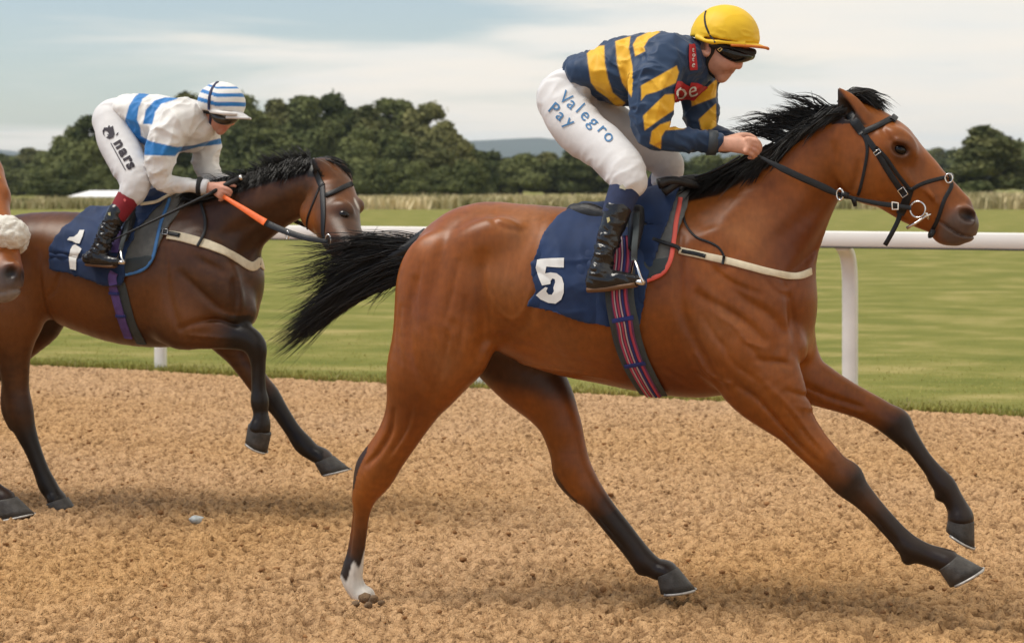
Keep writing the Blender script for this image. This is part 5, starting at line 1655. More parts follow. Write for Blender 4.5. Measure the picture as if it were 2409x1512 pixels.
def build_rider1():
    f = HF
    rt = empty("person", f.M, label="jockey in navy and yellow striped silks with yellow cap crouching over the front bay horse", cat="person")
    # ---- body: head, neck, trunk and hands as one skin
    F = field_px(f, 1262, 5, 1800, 505, -.40, .40, .0042)
    P, q, M = head_field(F, f, 1704, 88, .03)
    F.tube(rr(f, [(1600, 150, 40, 0), (1640, 142, 34, 0), (1676, 128, 33, 0)]), k=.03)
    F.tube(rr(f, [(1375, 170, 28, 0), (1450, 162, 46, 0), (1540, 150, 58, 0), (1605, 150, 42, 0)]), k=.04, flat=1.5)
    for sg in (-1, 1):
        sh = (1545, 158) if sg < 0 else (1640, 172)
        if sg < 0:
            F.tube(rr(f, [(1560, 150, 30, -.12), (1540, 190, 28, -.18), (1534, 260, 24, -.21), (1540, 312, 17, -.22), (1580, 328, 15, -.20), (1640, 334, 14, -.165), (1690, 338, 16, -.14)]), k=.03)
        else:
            F.tube(rr(f, [(1610, 150, 34, .12), (1642, 190, 32, .17), (1644, 260, 28, .19), (1652, 305, 22, .18), (1690, 330, 18, .13), (1725, 334, 16, .10)]), k=.03)
    F.tube(rr(f, [(1322, 215, 36, -.06), (1398, 320, 38, -.15), (1468, 400, 26, -.25), (1456, 470, 20, -.305)]), k=.03)
    F.tube(rr(f, [(1330, 215, 36, .06), (1450, 300, 38, .14), (1560, 382, 26, .23), (1562, 430, 24, .283), (1545, 475, 20, .305)]), k=.03)
    F.blob(f.pt(1320, 215, 0), (.055, .11, .055), 0, .04)
    # near fist, back of the hand to the camera, closed on the rein
    F.tube(rr(f, [(1684, 338, 18, -.145), (1712, 338, 18.5, -.155), (1738, 340, 20, -.165), (1757, 344, 18, -.17)]), k=.012, flat=.62)
    fing = [((1758, 328), (1779, 331), (1788, 345), (1779, 352)), ((1760, 336), (1780, 341), (1787, 353), (1776, 358)),
            ((1758, 346), (1776, 352), (1781, 363), (1770, 365)), ((1752, 355), (1768, 361), (1772, 369), (1762, 370))]
    for i, (a, b, c, d) in enumerate(fing):
        w = -.176 + .002 * i
        F.tube(rr(f, [(*a, 8.2, w + .004), (*b, 6.8 - .3 * i, w - .004), (*c, 6.0 - .3 * i, w + .016), (*d, 5.4 - .3 * i, w + .036)]), k=.0035, sub=4)
    F.tube(rr(f, [(1718, 326, 9, -.150), (1742, 319, 8, -.145), (1762, 319, 7, -.14), (1777, 326, 6, -.135)]), k=.005, sub=4)
    for x, y in ((1762, 327), (1763, 336), (1761, 346), (1755, 355)):
        F.blob(f.pt(x, y, -.187), (.010, .006, .009), 0, .006)
    # far fist
    F.tube(rr(f, [(1725, 334, 16, .10), (1748, 336, 18, .085), (1765, 340, 16, .07)]), k=.012, flat=.7)
    for i in range(4):
        F.tube(rr(f, [(1762, 328 + 8 * i, 7, .075), (1780, 331 + 8 * i, 6.4, .062), (1785, 342 + 7 * i, 5.8, .05), (1775, 348 + 6 * i, 5.2, .03)]), k=.0035, sub=3)
    F.tube(rr(f, [(1735, 324, 8, .075), (1758, 318, 7.5, .055), (1775, 320, 6.5, .045)]), k=.005, sub=3)
    V, Q = F.mesh()
    X = f.px(V)
    col = np.repeat(SKINC[None], len(V), 0) * (.9 + .2 * noise3(V, 30)[:, None])
    def paint(m, c):
        nonlocal col
        m = np.clip(m, 0, 1)[:, None]; col = col * (1 - m) + np.asarray(c) * m
    for x, y, r, a, c in ((1724, 150, 20, .35, (.55, .20, .14)), (1738, 152, 10, .4, (.6, .22, .16)), (1722, 168, 7, .7, (.30, .085, .07)), (1704, 176, 14, .3, (.36, .19, .14)), (1662, 112, 12, .35, (.6, .24, .18)), (1775, 350, 12, .3, (.55, .22, .16))):
        paint(np.exp(-((X[:, 0] - x) ** 2 + (X[:, 1] - y) ** 2) / r ** 2) * a, c)
    paint(np.exp(-(((X[:, 0] - 1700) / 26) ** 2 + ((X[:, 1] - 165) / 16) ** 2)) * .25, (.30, .16, .11))
    hairm = (X[:, 0] < 1668) & (X[:, 1] < 118) & (X[:, 0] > 1630) & (V[:, 2] > f.pt(1650, 124, 0)[2])
    paint(np.where(hairm, smooth01(1660 - X[:, 0], -6, 4) * .9, 0), (.035, .022, .014))
    mesh_np("body", V, Q, SKIN, rt, col=col)
    # ---- silks
    G = field_px(f, 1312, 50, 1740, 370, -.34, .34, .0042)
    G.chain(rows(f, [(1368, 168, 42, 0, -.155), (1410, 172, 58, 0, -.165), (1462, 170, 76, 0, -.175), (1530, 160, 84, 0, -.185), (1590, 158, 72, 0, -.175), (1628, 152, 50, 0, -.11)]), k=0)
    G.tube(rr(f, [(1570, 140, 56, -.115), (1545, 170, 58, -.165), (1536, 215, 54, -.20), (1533, 262, 49, -.215), (1534, 305, 41, -.22), (1548, 322, 30, -.215), (1585, 328, 29, -.195), (1640, 331, 26, -.165), (1684, 335, 22, -.145)]), k=.03)
    G.tube(rr(f, [(1610, 140, 54, .115), (1640, 175, 48, .155), (1645, 222, 41, .18), (1648, 270, 37, .185), (1655, 304, 32, .175), (1690, 328, 25, .13), (1718, 334, 20, .105)]), k=.03)
    d0 = G.d.copy()
    # neck hole, cuffs and hem are left open by the body inside; collar stands up
    V, Q = G.mesh()
    n1 = folds(V, (1, 0, -.2), 13, 3.0, 2.0); n2 = folds(V, (.2, .3, 1), 17, 3.0, 9.0); n3 = folds(V, (.6, .3, -.7), 34, 2.5, 5.0)
    X = f.px(V)
    arm = smooth01(-V[:, 1], .10, .16) * smooth01(X[:, 1], 150, 210)
    V = displace(V, Q, .015 * n1 * (1 - .5 * arm) + .011 * n2 + .008 * n3)
    X = f.px(V)
    col = np.repeat(NAVY_S[None], len(V), 0)
    c1 = lambda L: [(1204.5 + .2614 * x, .2614 * y) for x, y in L]
    W = V[:, 1]
    nearm = (W < -.135) & (X[:, 1] > 150) & (X[:, 0] > 1488)
    farm = (W > .10) & (X[:, 0] > 1590)
    for poly in ([(675, 480), (740, 415), (830, 408), (835, 560), (862, 700), (905, 830), (1020, 925), (960, 985), (860, 880), (760, 810), (710, 740), (685, 580)],
                 [(930, 370), (1065, 325), (1052, 440), (1085, 600), (1100, 720), (1075, 870), (990, 740), (945, 560)],
                 [(1088, 400), (1125, 335), (1300, 255), (1330, 288), (1230, 350), (1188, 420), (1198, 460), (1108, 505)]):
        paint(in_poly(X, c1(poly)) * ~nearm * ~farm, YEL_S)
    for poly in ([(1160, 770), (1482, 590), (1502, 650), (1475, 745), (1300, 825), (1205, 850), (1165, 900)],
                 [(1180, 1040), (1378, 848), (1475, 845), (1470, 980), (1350, 1060), (1195, 1172)],
                 [(1240, 1290), (1258, 1180), (1330, 1120), (1420, 1088), (1560, 1160), (1380, 1172), (1345, 1230), (1340, 1340)]):
        paint(in_poly(X, c1(poly)) * (W < -.10), YEL_S)
    for poly in ([(1850, 700), (1835, 872), (1618, 955), (1610, 895), (1745, 795)], [(1835, 930), (1840, 1130), (1738, 1202), (1698, 1150), (1683, 1070)]):
        paint(in_poly(X, c1(poly)) * (W > .06), YEL_S)
    sh = mesh_np("silks", V, Q, M_SILK, rt, col=col)
    SB = bvh_of(V, Q)
    # cuffs
    for sg, pts in ((-1, [(1664, 334, 25, -.155), (1686, 336, 23, -.145)]),):
        rod("cuff", [r[:3] for r in rr(f, pts)], [r[3] + .009 for r in rr(f, pts)], mat("grey_cuff", (.035, .045, .055), .6), sh, 18, flat=.95)
    # collar with red band, chest patch
    M_NAVYC = mat("navy_collar", (.010, .018, .045), .7)
    CO = field_px(f, 1550, 70, 1700, 205, -.14, .14, .004)
    CO.tube(rr(f, [(1614, 142, 47, 0), (1640, 134, 44, 0)]), k=0, flat=1.15)
    cv, cq = CO.mesh(); mesh_np("collar", cv, cq, M_NAVYC, sh)
    CB = bvh_of(np.vstack([cv, V]), np.vstack([cq, Q + len(cv)]))
    cb = lambda L: [(1543.3 + .125 * x, 56.5 + .125 * y) for x, y in L]
    decal_poly("collar_band", f, CB, cb([(612, 385), (725, 380), (770, 855), (625, 862), (600, 600)]), [], M_RED, sh, .004)
    for ch, y in (("t", 490), ("o", 580), ("t", 665), ("e", 760)):
        x0, y0 = cb([(690, y + 5)])[0]
        decal_text("lettering", ch, f, CB, x0 - 5.0, y0 + 3.4, 15, R(90 - 84) if ch in "o" else .1, M_WHITE_PRINT, sh, .006, bold=.02)
    pp = cb([(385, 1075), (470, 1075), (625, 1160), (650, 1088), (750, 1095), (968, 1185), (850, 1290), (715, 1450), (640, 1415), (480, 1415), (415, 1470), (345, 1450), (330, 1240)])
    decal_poly("chest_patch", f, SB, pp, [], M_RED, sh, .005)
    x0, y0 = cb([(330, 1385)])[0]
    decal_text("lettering", "o", f, SB, x0 + 1, y0 + 2, 55, R(-8), M_WHITE_PRINT, sh, .008, shear=.10)
    x0, y0 = cb([(590, 1345)])[0]
    decal_text("lettering", "e", f, SB, x0 + 1, y0 + 1, 49, R(-14), M_WHITE_PRINT, sh, .008, shear=.10)
    # ---- breeches
    B = field_px(f, 1250, 130, 1625, 480, -.40, .40, .0045)
    B.blob(f.pt(1318, 226, -.055), (.085, .095, .085), -30, .04); B.blob(f.pt(1318, 226, .055), (.085, .095, .085), -30, .04)
    B.tube(rr(f, [(1380, 190, 46, 0), (1345, 205, 48, 0)]), k=.04, flat=1.9)
    B.tube(rr(f, [(1322, 236, 57, -.085), (1342, 275, 60, -.115), (1372, 312, 59, -.15), (1407, 336, 56, -.185), (1440, 365, 53, -.225), (1468, 398, 50, -.26), (1478, 424, 44, -.285)]), k=.03)
    B.tube(rr(f, [(1330, 232, 55, .085), (1400, 275, 56, .12), (1470, 315, 52, .16), (1540, 358, 44, .20), (1570, 388, 38, .235), (1566, 425, 34, .27)]), k=.03)
    V, Q = B.mesh(); X = f.px(V)
    n1 = folds(V, (.62, 0, -.78), 12, .45, 1.0); n2 = folds(V, (.78, .1, .6), 11, 4.0, 4.0); n3 = folds(V, (.7, 0, -.7), 42, .4, 7.0)
    seat = smooth01(300 - X[:, 1], 0, 90); knee = smooth01(X[:, 1], 330, 420)
    V = relax(displace(V, Q, .006 * n1 * (.15 + .8 * seat + .9 * knee) + .009 * n2 * (.25 + .9 * seat) + .0012 * n3 * knee), Q, 2)
    br = mesh_np("breeches", V, Q, M_BREECH, rt)
    BB = bvh_of(V, Q)
    # lettering running down the thigh
    def word(s_, pts, size, mt, bold=.012, xs=1.0):
        for ch, (x, y, a) in zip(s_, pts):
            decal_text("lettering", ch, f, BB, x, y, size, R(a), mt, br, .003, bold=bold, xs=xs)
    word("Valegro", [(1312, 233, 40), (1331, 248, 42), (1352, 261, 44), (1362, 273, 45), (1382, 289, 47), (1403, 306, 48), (1417, 320, 52)], 42, M_BLUEINK, .0)
    word("Pay", [(1288, 259, 39), (1306, 275, 41), (1327, 289, 43)], 40, M_BLUEINK, .004)
    # ---- socks and boots
    for sg in (-1, 1):
        nm = sg < 0
        sockp = [(1480, 424, 40, -.283), (1466, 455, 37, -.300), (1450, 497, 33, -.318)] if nm else [(1560, 430, 36, .283), (1545, 470, 34, .305), (1530, 505, 31, .322)]
        K = field_px(f, 1400, 375, 1605, 545, min(sg * .18, sg * .42), max(sg * .18, sg * .42), .0042)
        K.tube(rr(f, sockp), k=0, flat=.9)
        kv, kq = K.mesh()
        so = mesh_np("sock", kv, kq, M_NAVYSOCK, rt)
        if nm:
            KB = bvh_of(kv, kq)
            decal_poly("sock_badge", f, KB, [(1458, 437), (1466, 433), (1474, 438), (1471, 447), (1464, 444), (1458, 443)], [], M_BEIGE, so, .003)
        K = field_px(f, 1350, 445, 1640, 710, min(sg * .22, sg * .44), max(sg * .22, sg * .44), .0042)
        dx = 0 if nm else 92
        leg = [(1453, 492, 33, .316), (1440, 535, 29, .328), (1427, 580, 26, .338), (1418, 615, 25, .345), (1412, 645, 27, .348)]
        foot = [(1398, 664, 21, .349), (1425, 660, 21, .352), (1460, 657, 18, .356), (1490, 657, 15, .36), (1502, 658, 12, .362)]
        K.tube(rr(f, [(x + dx, y, r, sg * w) for x, y, r, w in leg]), k=0, flat=.95)
        K.tube(rr(f, [(x + dx, y, r, sg * w) for x, y, r, w in foot]), k=.02, flat=1.1)
        kv, kq = K.mesh(); kX = f.px(kv)
        kv = displace(kv, kq, (.012 * folds(kv, (.35, 0, 1), 22, .35, 3.0) + .004 * folds(kv, (.5, .2, 1), 45, .4, 1.0)) * (.25 + .75 * smooth01(kX[:, 1], 520, 585)) * (1 - .65 * smooth01(kX[:, 1], 630, 655)))
        bo = mesh_np("boot", kv, kq, M_BOOT, rt)
        S = rr(f, [(1384 + dx, 680, 5, sg * .349), (1420 + dx, 678, 5, sg * .352), (1460 + dx, 672, 5, sg * .356), (1497 + dx, 667, 5, sg * .36)])
        rod("sole", spline([s_[:3] for s_ in S], 3), .012, M_SOLE, bo, 10, flat=2.4)
        if nm:
            decal_poly("boot_badge", f, bvh_of(kv, kq), [(1428, 512), (1434, 510), (1436, 519), (1430, 524)], [], M_BRASS, bo, .003)
    # ---- cap, goggles, straps
    CP = field_px(f, 1610, 0, 1800, 130, -.15, .15, .004)
    CP.blob(f.pt(1705, 86, 0), (f.m(81, 1705, 0), .116, f.m(75, 1705, 0)), 0, 0)
    s, w, z = CP.grid()
    a = f.pt(1620, 84, 0); b = f.pt(1795, 106, 0)
    nrm = np.array([-(b - a)[2], 0, (b - a)[0]]); nrm /= np.linalg.norm(nrm)
    pl = (s - a[0]) * nrm[0] + (z - a[2]) * nrm[2]
    CP.d = (np.maximum(CP.d, -pl - .0)).astype(np.float32) + 0 * w
    CP.tube(rr(f, [(1640, 88, 5, -.085), (1665, 97, 5, -.112), (1700, 100, 4, -.112), (1750, 104, 4, -.085)]), k=.01)
    V, Q = CP.mesh(); X = f.px(V)
    V = displace(V, Q, .0035 * folds(V, (.3, 0, 1), 20, .4, 2.0) * smooth01(X[:, 1], 50, 95) * 1.4 + .0012 * folds(V, (1, 1, 0), 30, 2, 1.0))
    cp = mesh_np("cap", V, Q, M_CAPY, rt)
    CAPB = bvh_of(V, Q)
    # peak
    rows_ = []
    for i, t in enumerate(np.linspace(-1, 1, 25)):
        w = .108 * t
        base_ = f.pt(1737 - 12 * (abs(t)) ** 1.5 - 30 * max(0, abs(t) - .8), 97 + 4 * abs(t), w)
        tip = f.pt(1807 - 88 * abs(t) ** 2.2, 107 + 9 * (1 - abs(t)), w)
        rows_.append([base_ * (1 - u_) + tip * u_ + np.array([0, 0, .006 * math.sin(math.pi * u_)]) for u_ in np.linspace(0, 1, 6)])
    rows_ = np.array(rows_); n_, m_ = rows_.shape[:2]
    def sheet(z_): return (rows_ + np.array([0, 0, z_])).reshape(-1, 3)
    Fq = [(i * m_ + j, i * m_ + j + 1, (i + 1) * m_ + j + 1, (i + 1) * m_ + j) for i in range(n_ - 1) for j in range(m_ - 1)]
    up = mesh_np("peak", np.vstack([sheet(.006)]), Fq, M_CAPY, cp)
    mesh_np("peak_lining", sheet(-.002), Fq, M_PEAKO, cp)
    edge_ = [rows_[i, -1] + [0, 0, .002] for i in range(n_)]
    rod("peak_rim", edge_, .0055, M_PEAKO, cp, 6)
    strap("cap_band", f, CAPB, [(1664, 20), (1658, 38), (1661, 62), (1672, 84), (1682, 100)], .007, .003, M_BLACKF, cp, .001)
    HBv = mesh_bvh = None
    bod = [o for o in rt.children if o.name.startswith('body')][0]
    me = bod.data
    vv = np.zeros(len(me.vertices) * 3, np.float32); me.vertices.foreach_get('co', vv)
    qq = np.zeros(len(me.loops), np.int32); me.loops.foreach_get('vertex_index', qq)
    KB = bvh_of(vv.reshape(-1, 3), qq.reshape(-1, 4))
    hs = empty("helmet_harness"); hs.parent = rt
    strap("harness_strap", f, KB, [(1676, 102), (1679, 118), (1670, 132), (1661, 150), (1668, 168), (1682, 180)], .014, .004, M_BLACKF, hs, .001)
    strap("harness_strap", f, KB, [(1640, 106), (1650, 120), (1660, 134)], .010, .004, M_BLACKF, hs, .001)
    # goggles: wrap-round shield
    gg = field_px(f, 1660, 90, 1800, 165, -.13, .13, .0035)
    gg.tube(rr(f, [(1694, 114, 10, -.082), (1712, 123, 15, -.076), (1734, 131, 16.5, -.060), (1755, 132, 13, -.026), (1763, 130, 9, .0), (1764, 129, 13, .03), (1750, 126, 15, .058), (1722, 120, 12, .076)]), k=0, sub=6)
    gv, gq = gg.mesh()
    go = mesh_np("goggles", gv, gq, M_GOGGLE, rt)
    gg = field_px(f, 1650, 85, 1800, 150, -.13, .13, .0035)
    gg.tube(rr(f, [(1674, 106, 7, -.086), (1700, 110, 9, -.084), (1735, 120, 10, -.064), (1764, 124, 9, -.025), (1772, 122, 8, .01), (1764, 120, 8, .05), (1735, 116, 8, .072)]), k=0, sub=6)
    gv2, gq2 = gg.mesh(); mesh_np("goggle_frame", gv2, gq2, M_BLACKF, go)
    GB = bvh_of(gv2, gq2)
    rod("goggle_clip", [f.pt(1688, 116, -.100), f.pt(1695, 112, -.100), f.pt(1699, 115, -.098), f.pt(1693, 121, -.099)], .0025, M_BRASS, go, 6, closed=True)
    return rt
RIDER1 = build_rider1()
# ------------------------------------------------------------------ second horse, dark bay, number 1
F2 = Frame(140, 1192, -0.10, 10.22, 18.0)
SECOND = dict(
 trunk=[(-18, 640, 96, 0, -.16), (48, 622, 116, 0, -.225), (130, 622, 125, 0, -.235), (220, 642, 142, 0, -.245), (310, 655, 156, 0, -.255), (400, 652, 163, 0, -.25), (470, 648, 150, 0, -.225), (518, 668, 104, 0, -.20), (535, 680, 78, 0, -.18)],
 withers=[(330, 510, 30, 0, -.085), (390, 495, 38, 0, -.075), (450, 480, 44, 0, -.075)],
 neck=[(470, 585, 118, 0, -.16), (530, 530, 100, 0, -.135), (585, 497, 84, 0, -.115), (640, 470, 72, 0, -.10), (695, 448, 64, -.005, -.092), (745, 430, 56, -.02, -.088)],
 near_hind=[(40, 640, 100, -.12, .66), (25, 720, 92, -.14, .68), (24, 775, 68, -.14, .72), (30, 825, 46, -.135, .76), (34, 868, 37, -.13, .78), (38, 915, 32, -.125, .8), (46, 965, 34, -.12, .8), (58, 1008, 27, -.115, .85), (78, 1058, 20, -.11, .88), (97, 1106, 19, -.105, .9), (112, 1140, 22, -.10, .95), (125, 1160, 20, -.10, 1), (133, 1173, 22, -.10, 1.2)],
 far_hind=[(70, 660, 90, .12, .7), (95, 735, 66, .14, .72), (60, 790, 50, .14, .75), (0, 850, 38, .13, .8), (-60, 905, 32, .125, .8), (-90, 945, 28, .12, .85), (-125, 1000, 19, .12, .9), (-160, 1055, 18, .12, .9), (-185, 1085, 20, .12, .95), (-205, 1100, 17, .12, 1)],
 near_fore=[(410, 670, 90, -.11, .66), (420, 735, 82, -.135, .62), (468, 770, 50, -.14, .72), (510, 782, 38, -.135, .78), (548, 788, 33, -.13, .82), (580, 795, 31, -.125, .86), (601, 815, 27, -.12, .9), (607, 850, 19, -.12, .9), (608, 885, 17, -.12, .9), (609, 918, 18, -.12, .9), (611, 943, 22, -.12, .95), (613, 968, 18, -.12, 1), (614, 990, 21, -.12, 1.1), (611, 1004, 25, -.12, 1.2)],
 far_fore=[(480, 700, 80, .10, .68), (530, 780, 52, .13, .74), (560, 825, 37, .13, .78), (585, 865, 30, .125, .82), (608, 900, 27, .125, .86), (632, 930, 27, .12, .9), (656, 962, 21, .12, .9), (688, 1010, 19, .115, .9), (712, 1042, 23, .115, .95), (735, 1062, 20, .115, 1.05), (755, 1072, 21, .115, 1.2), (762, 1078, 21, .115, 1.3)],
)
HEAD2 = [(764, 418, 46, -.02), (778, 455, 58, -.05), (786, 500, 61, -.10), (800, 545, 52, -.17), (820, 580, 44, -.235), (838, 602, 38, -.28), (846, 612, 34, -.30)]
DBAY = np.array([.052, .021, .009]); DBAY2 = np.array([.145, .056, .018])

def build_second():
    f = F2
    F = field_px(f, -250, 345, 900, 1195, -.42, .34, .0085)
    H = {k: rows(f, v) for k, v in SECOND.items()}
    P = lambda x, y, w: f.pt(x, y, w)
    M = lambda r, x=300: f.m(r, x, 0)
    F.chain(H['trunk'], k=0); F.chain(H['withers'], k=.10); F.chain(H['neck'], k=.07)
    for k in ('far_hind', 'near_hind'): F.chain(H[k], k=.05)
    for k in ('far_fore', 'near_fore'): F.chain(H[k], k=.035)
    F.tube([(*P(24, 885, -.13), .012), (*P(12, 925, -.125), .02), (*P(16, 965, -.12), .026), (*P(30, 1000, -.117), .022)], k=.03)
    for sgn in (-1, 1):
        F.blob(P(500, 655, sgn * .16), (M(62), .055, M(110)), 30, .05)
        F.blob(P(430, 735, sgn * .18), (M(62), .05, M(70)), 40, .05)
        F.blob(P(560, 715, sgn * .085), (M(38), .078, M(56)), 30, .035)
        F.blob(P(10, 690, sgn * .15), (M(80), .08, M(120)), 5, .06)
    F.blob(P(568, 690, .04), (M(26), .11, M(70)), 8, .05)
    sg = lambda pts, w=-.2: sv(f, pts, w)
    G = F.groove
    G(sg([(95, 600), (98, 660), (95, 720), (88, 760)]), .02, .012); G(sg([(110, 700), (135, 680), (150, 645)]), .012, .008)
    G(sg([(395, 570), (398, 640), (412, 720), (440, 790)]), .02, .012)
    G(sg([(430, 640), (470, 680), (510, 720), (540, 735)]), .018, .010)
    G(sg([(440, 770), (480, 755), (520, 750), (560, 765)], -.15), .012, .010)
    G(sg([(545, 660), (550, 700), (545, 740)]), .012, .013)
    G(sg([(470, 600), (500, 620), (540, 640)], -.15), .02, .008)
    G(sg([(640, 520), (600, 560), (560, 610)], -.1), .018, .010)
    G(sg([(700, 470), (640, 500), (560, 540), (500, 570)], -.1), .028, .007)
    G(sg([(450, 785), (500, 790), (550, 795)], -.15), .009, -.006)
    G(sg([(735, 440), (722, 480), (712, 520)], -.09), .012, .012)
    F.groove(sv(f, [(606, 850), (607, 885), (608, 915)], -.12), .006, .005, -1)
    # head, turned towards the camera
    F.tube(rr(f, HEAD2), k=.03, flat=.82)
    F.blob(P(748, 505, -.12), (M(40), .04, M(46)), 60, .03)
    F.blob(P(806, 492, -.185), (M(26), .03, M(20)), -10, .03)
    F.blob(P(843, 484, -.03), (M(14), .03, M(16)), 0, .03)
    F.blob(P(845, 590, -.33), (M(20), .03, M(18)), -30, .02)
    F.blob(P(853, 588, -.352), (M(9), .014, M(11)), -30, .006, 's')
    F.tube(rr(f, [(774, 424, 25, -.085), (760, 402, 21, -.105), (746, 386, 13, -.115), (734, 370, 3, -.12)]), k=.015, flat=.6)
    F.tube(rr(f, [(812, 425, 19, .05), (807, 404, 15, .065), (801, 388, 9, .075), (797, 376, 3, .075)]), k=.015, flat=.7)
    V, Q = F.mesh(); X = f.px(V)
    col = DBAY + (DBAY2 - DBAY) * smooth01(coat_rough(V), .3, .75)[:, None] * .5
    def paint(m, c):
        nonlocal col
        m = np.clip(m, 0, 1)[:, None]; col = col * (1 - m) + np.asarray(c) * m
    warm = px_blob(f, V, 130, 700, 90) * .8 + px_blob(f, V, 230, 720, 90) * .8 + px_blob(f, V, 400, 690, 70) * .7 + px_blob(f, V, 480, 760, 60) * .8 + px_blob(f, V, 40, 760, 80) * .8 + px_blob(f, V, 120, 560, 80) * .6
    paint(np.clip(warm, 0, .9) * .85, np.array([.185, .064, .016]))
    paint(px_blob(f, V, 735, 520, 36) * (V[:, 1] < -.05) * .9, [.33, .10, .02])
    paint(px_blob(f, V, 770, 415, 22) * .7, [.27, .095, .028])
    paint(px_blob(f, V, 830, 450, 24) * .5, [.24, .08, .022])
    paint(px_blob(f, V, 640, 545, 80) * .6 + px_blob(f, V, 520, 560, 80) * .45, [.035, .015, .008])
    for kname, a, b in (('near_fore', .36, .50), ('far_fore', .50, .62), ('near_hind', .52, .74), ('far_hind', .5, .7)):
        paint(chain_mask(V, H[kname], a, b) * .95, BLK * 1.1)
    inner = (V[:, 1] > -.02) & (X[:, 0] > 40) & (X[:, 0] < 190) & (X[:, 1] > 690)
    paint(inner * smooth01(810 - X[:, 1], -20, 30) * .75 * smooth01(chain_mask(V, H['far_hind'], .03, .08), .1, .9), BLK * 1.5)  # dark skin and shade between the hind legs painted on the far thigh
    paint(in_poly(X, [(832, 465), (835, 466), (843, 482), (846, 492), (842, 490), (835, 476)]) , [.62, .58, .52])
    paint(smooth01(X[:, 1] - .2 * (X[:, 0] - 820), 555, 610) * (X[:, 0] > 760) * .85, [.05, .035, .03])
    paint(px_blob(f, V, 809, 503, 17, -.2) * .8 * (V[:, 1] < -.1), [.02, .013, .01])
    paint(((X[:, 1] < 415) & (X[:, 0] < 740 + (X[:, 1] - 372) * .50) & (X[:, 0] > 722)) * 1.0 * (V[:, 1] < -.06), BLK)
    mp = [(420, 465), (430, 440), (530, 425), (640, 390), (740, 365), (748, 400), (720, 412), (660, 425), (590, 445), (520, 468), (440, 488)]
    paint(np.where((X[:, 1] < 500) & (abs(V[:, 1]) < .2), smooth01(-poly_sd(mp, X[:, 0], X[:, 1]), -3, 5), 0) * .95, BLK)
    root = empty("race_horse", f.M, label="dark bay racehorse with a small white forehead mark and black legs, second in line", cat="horse")
    body = mesh_np("body", V, Q, bpy.data.materials["bay_coat"], root, col=col)
    return root, V, Q, H
SEC_ROOT, SV2, SQ2, H2 = build_second()
SB2 = bvh_of(SV2, SQ2)
f = F2
hoof(f, (636, 1020), (585, 994), (626, 1064), (579, 1034), -.12, .120, M_HOOF, M_SHOE, SEC_ROOT)
hoof(f, (783, 1071), (742, 1088), (822, 1102), (757, 1117), .115, .125, M_HOOF, M_SHOE, SEC_ROOT)
hoof(f, (157, 1168), (112, 1184), (176, 1197), (114, 1203), -.10, .125, M_HOOF, M_SHOE, SEC_ROOT)
hoof(f, (-200, 1118), (-232, 1092), (-212, 1160), (-262, 1120), .12, .120, M_HOOF, M_SHOE, SEC_ROOT)
h_ = hit(f, SB2, 809, 503)
e_ = eyeball(f, 809, 503, -.18, .0235, SEC_ROOT); e_.location = h_[0] - h_[1] * .010
mane2 = [[(735, 392), (722, 376), (708, 368), (695, 374)], [(720, 398), (700, 378), (680, 366), (660, 372)], [(690, 408), (665, 385), (640, 368), (618, 366)],
         [(650, 420), (630, 395), (610, 380), (600, 385)], [(610, 432), (590, 410), (570, 402), (555, 412)], [(560, 448), (530, 430), (500, 432), (470, 445)], [(500, 462), (470, 448), (445, 448), (420, 458)]]
hair("mane", [[f.pt(x, y, -.01 - .02 * k / 3) for k, (x, y) in enumerate(g)] for g in mane2], 900, M_HAIR, SEC_ROOT, r0=.0036, jit=.014, seed=31, wave=.006, lenvar=.4)
mane2b = [[(728, 385), (718, 396), (705, 410)], [(700, 385), (690, 400), (680, 420)], [(650, 395), (640, 412), (625, 432)], [(600, 412), (590, 430), (575, 448)], [(550, 430), (535, 448), (520, 466)], [(490, 445), (475, 460), (455, 480)], [(440, 455), (430, 470), (420, 485)]]
hair("mane_lock", guides_on(f, SB2, mane2b, .014, -.03), 900, M_HAIR, SEC_ROOT, r0=.0036, jit=.010, seed=32, wave=.004, lenvar=.3)
hair("forelock", [[f.pt(x, y, w) for x, y in ((745, 384), (768, 380), (800, 397), (826, 426))] for w in (-.03, 0, .03)], 420, M_HAIR, SEC_ROOT, r0=.004, jit=.010, seed=33, wave=.003, lenvar=.25)
hair("tail", [[f.pt(x, y, .02) for x, y in g] for g in ([(-95, 560), (-150, 565), (-220, 600), (-290, 650)], [(-95, 580), (-150, 600), (-210, 650), (-270, 720)], [(-95, 600), (-140, 630), (-190, 690), (-230, 760)])], 500, M_HAIR, SEC_ROOT, r0=.004, jit=.02, seed=34, wave=.01, lenvar=.5)

BR2 = empty("bridle", F2.M, label="black bridle with an orange gripped rein on the dark bay horse", cat="bridle")
s2 = lambda n, pts, w, t=.004, m=M_LEATHER, par=BR2, off=.001, around=False: strap(n, F2, SB2, pts, w, t, m, par, off, around)
s2("cheekpiece", [(758, 432), (760, 470), (761, 510), (760, 552), (768, 570)], .026)
s2("browband", [(766, 460), (790, 450), (815, 437), (834, 430)], .024, .008)
s2("headpiece", [(742, 402), (750, 420), (758, 438)], .03, .006)
s2("throatlash", [(752, 440), (738, 475), (722, 520), (728, 552)], .010)
ring("bit_ring", f, 772, 564, -.30, 13, .0036, M_STEEL, BR2, .6)
M_ORANGE = mat("orange_rubber_grip", (.78, .13, .012), .5, var=.12, vscale=60, bump=.2, bscale=300)
R2 = spline([f.pt(526, 462, -.175), f.pt(575, 492, -.20), f.pt(625, 523, -.22), f.pt(670, 543, -.24), f.pt(712, 557, -.26), f.pt(745, 564, -.285), f.pt(772, 568, -.305)], 6)
k_ = 13
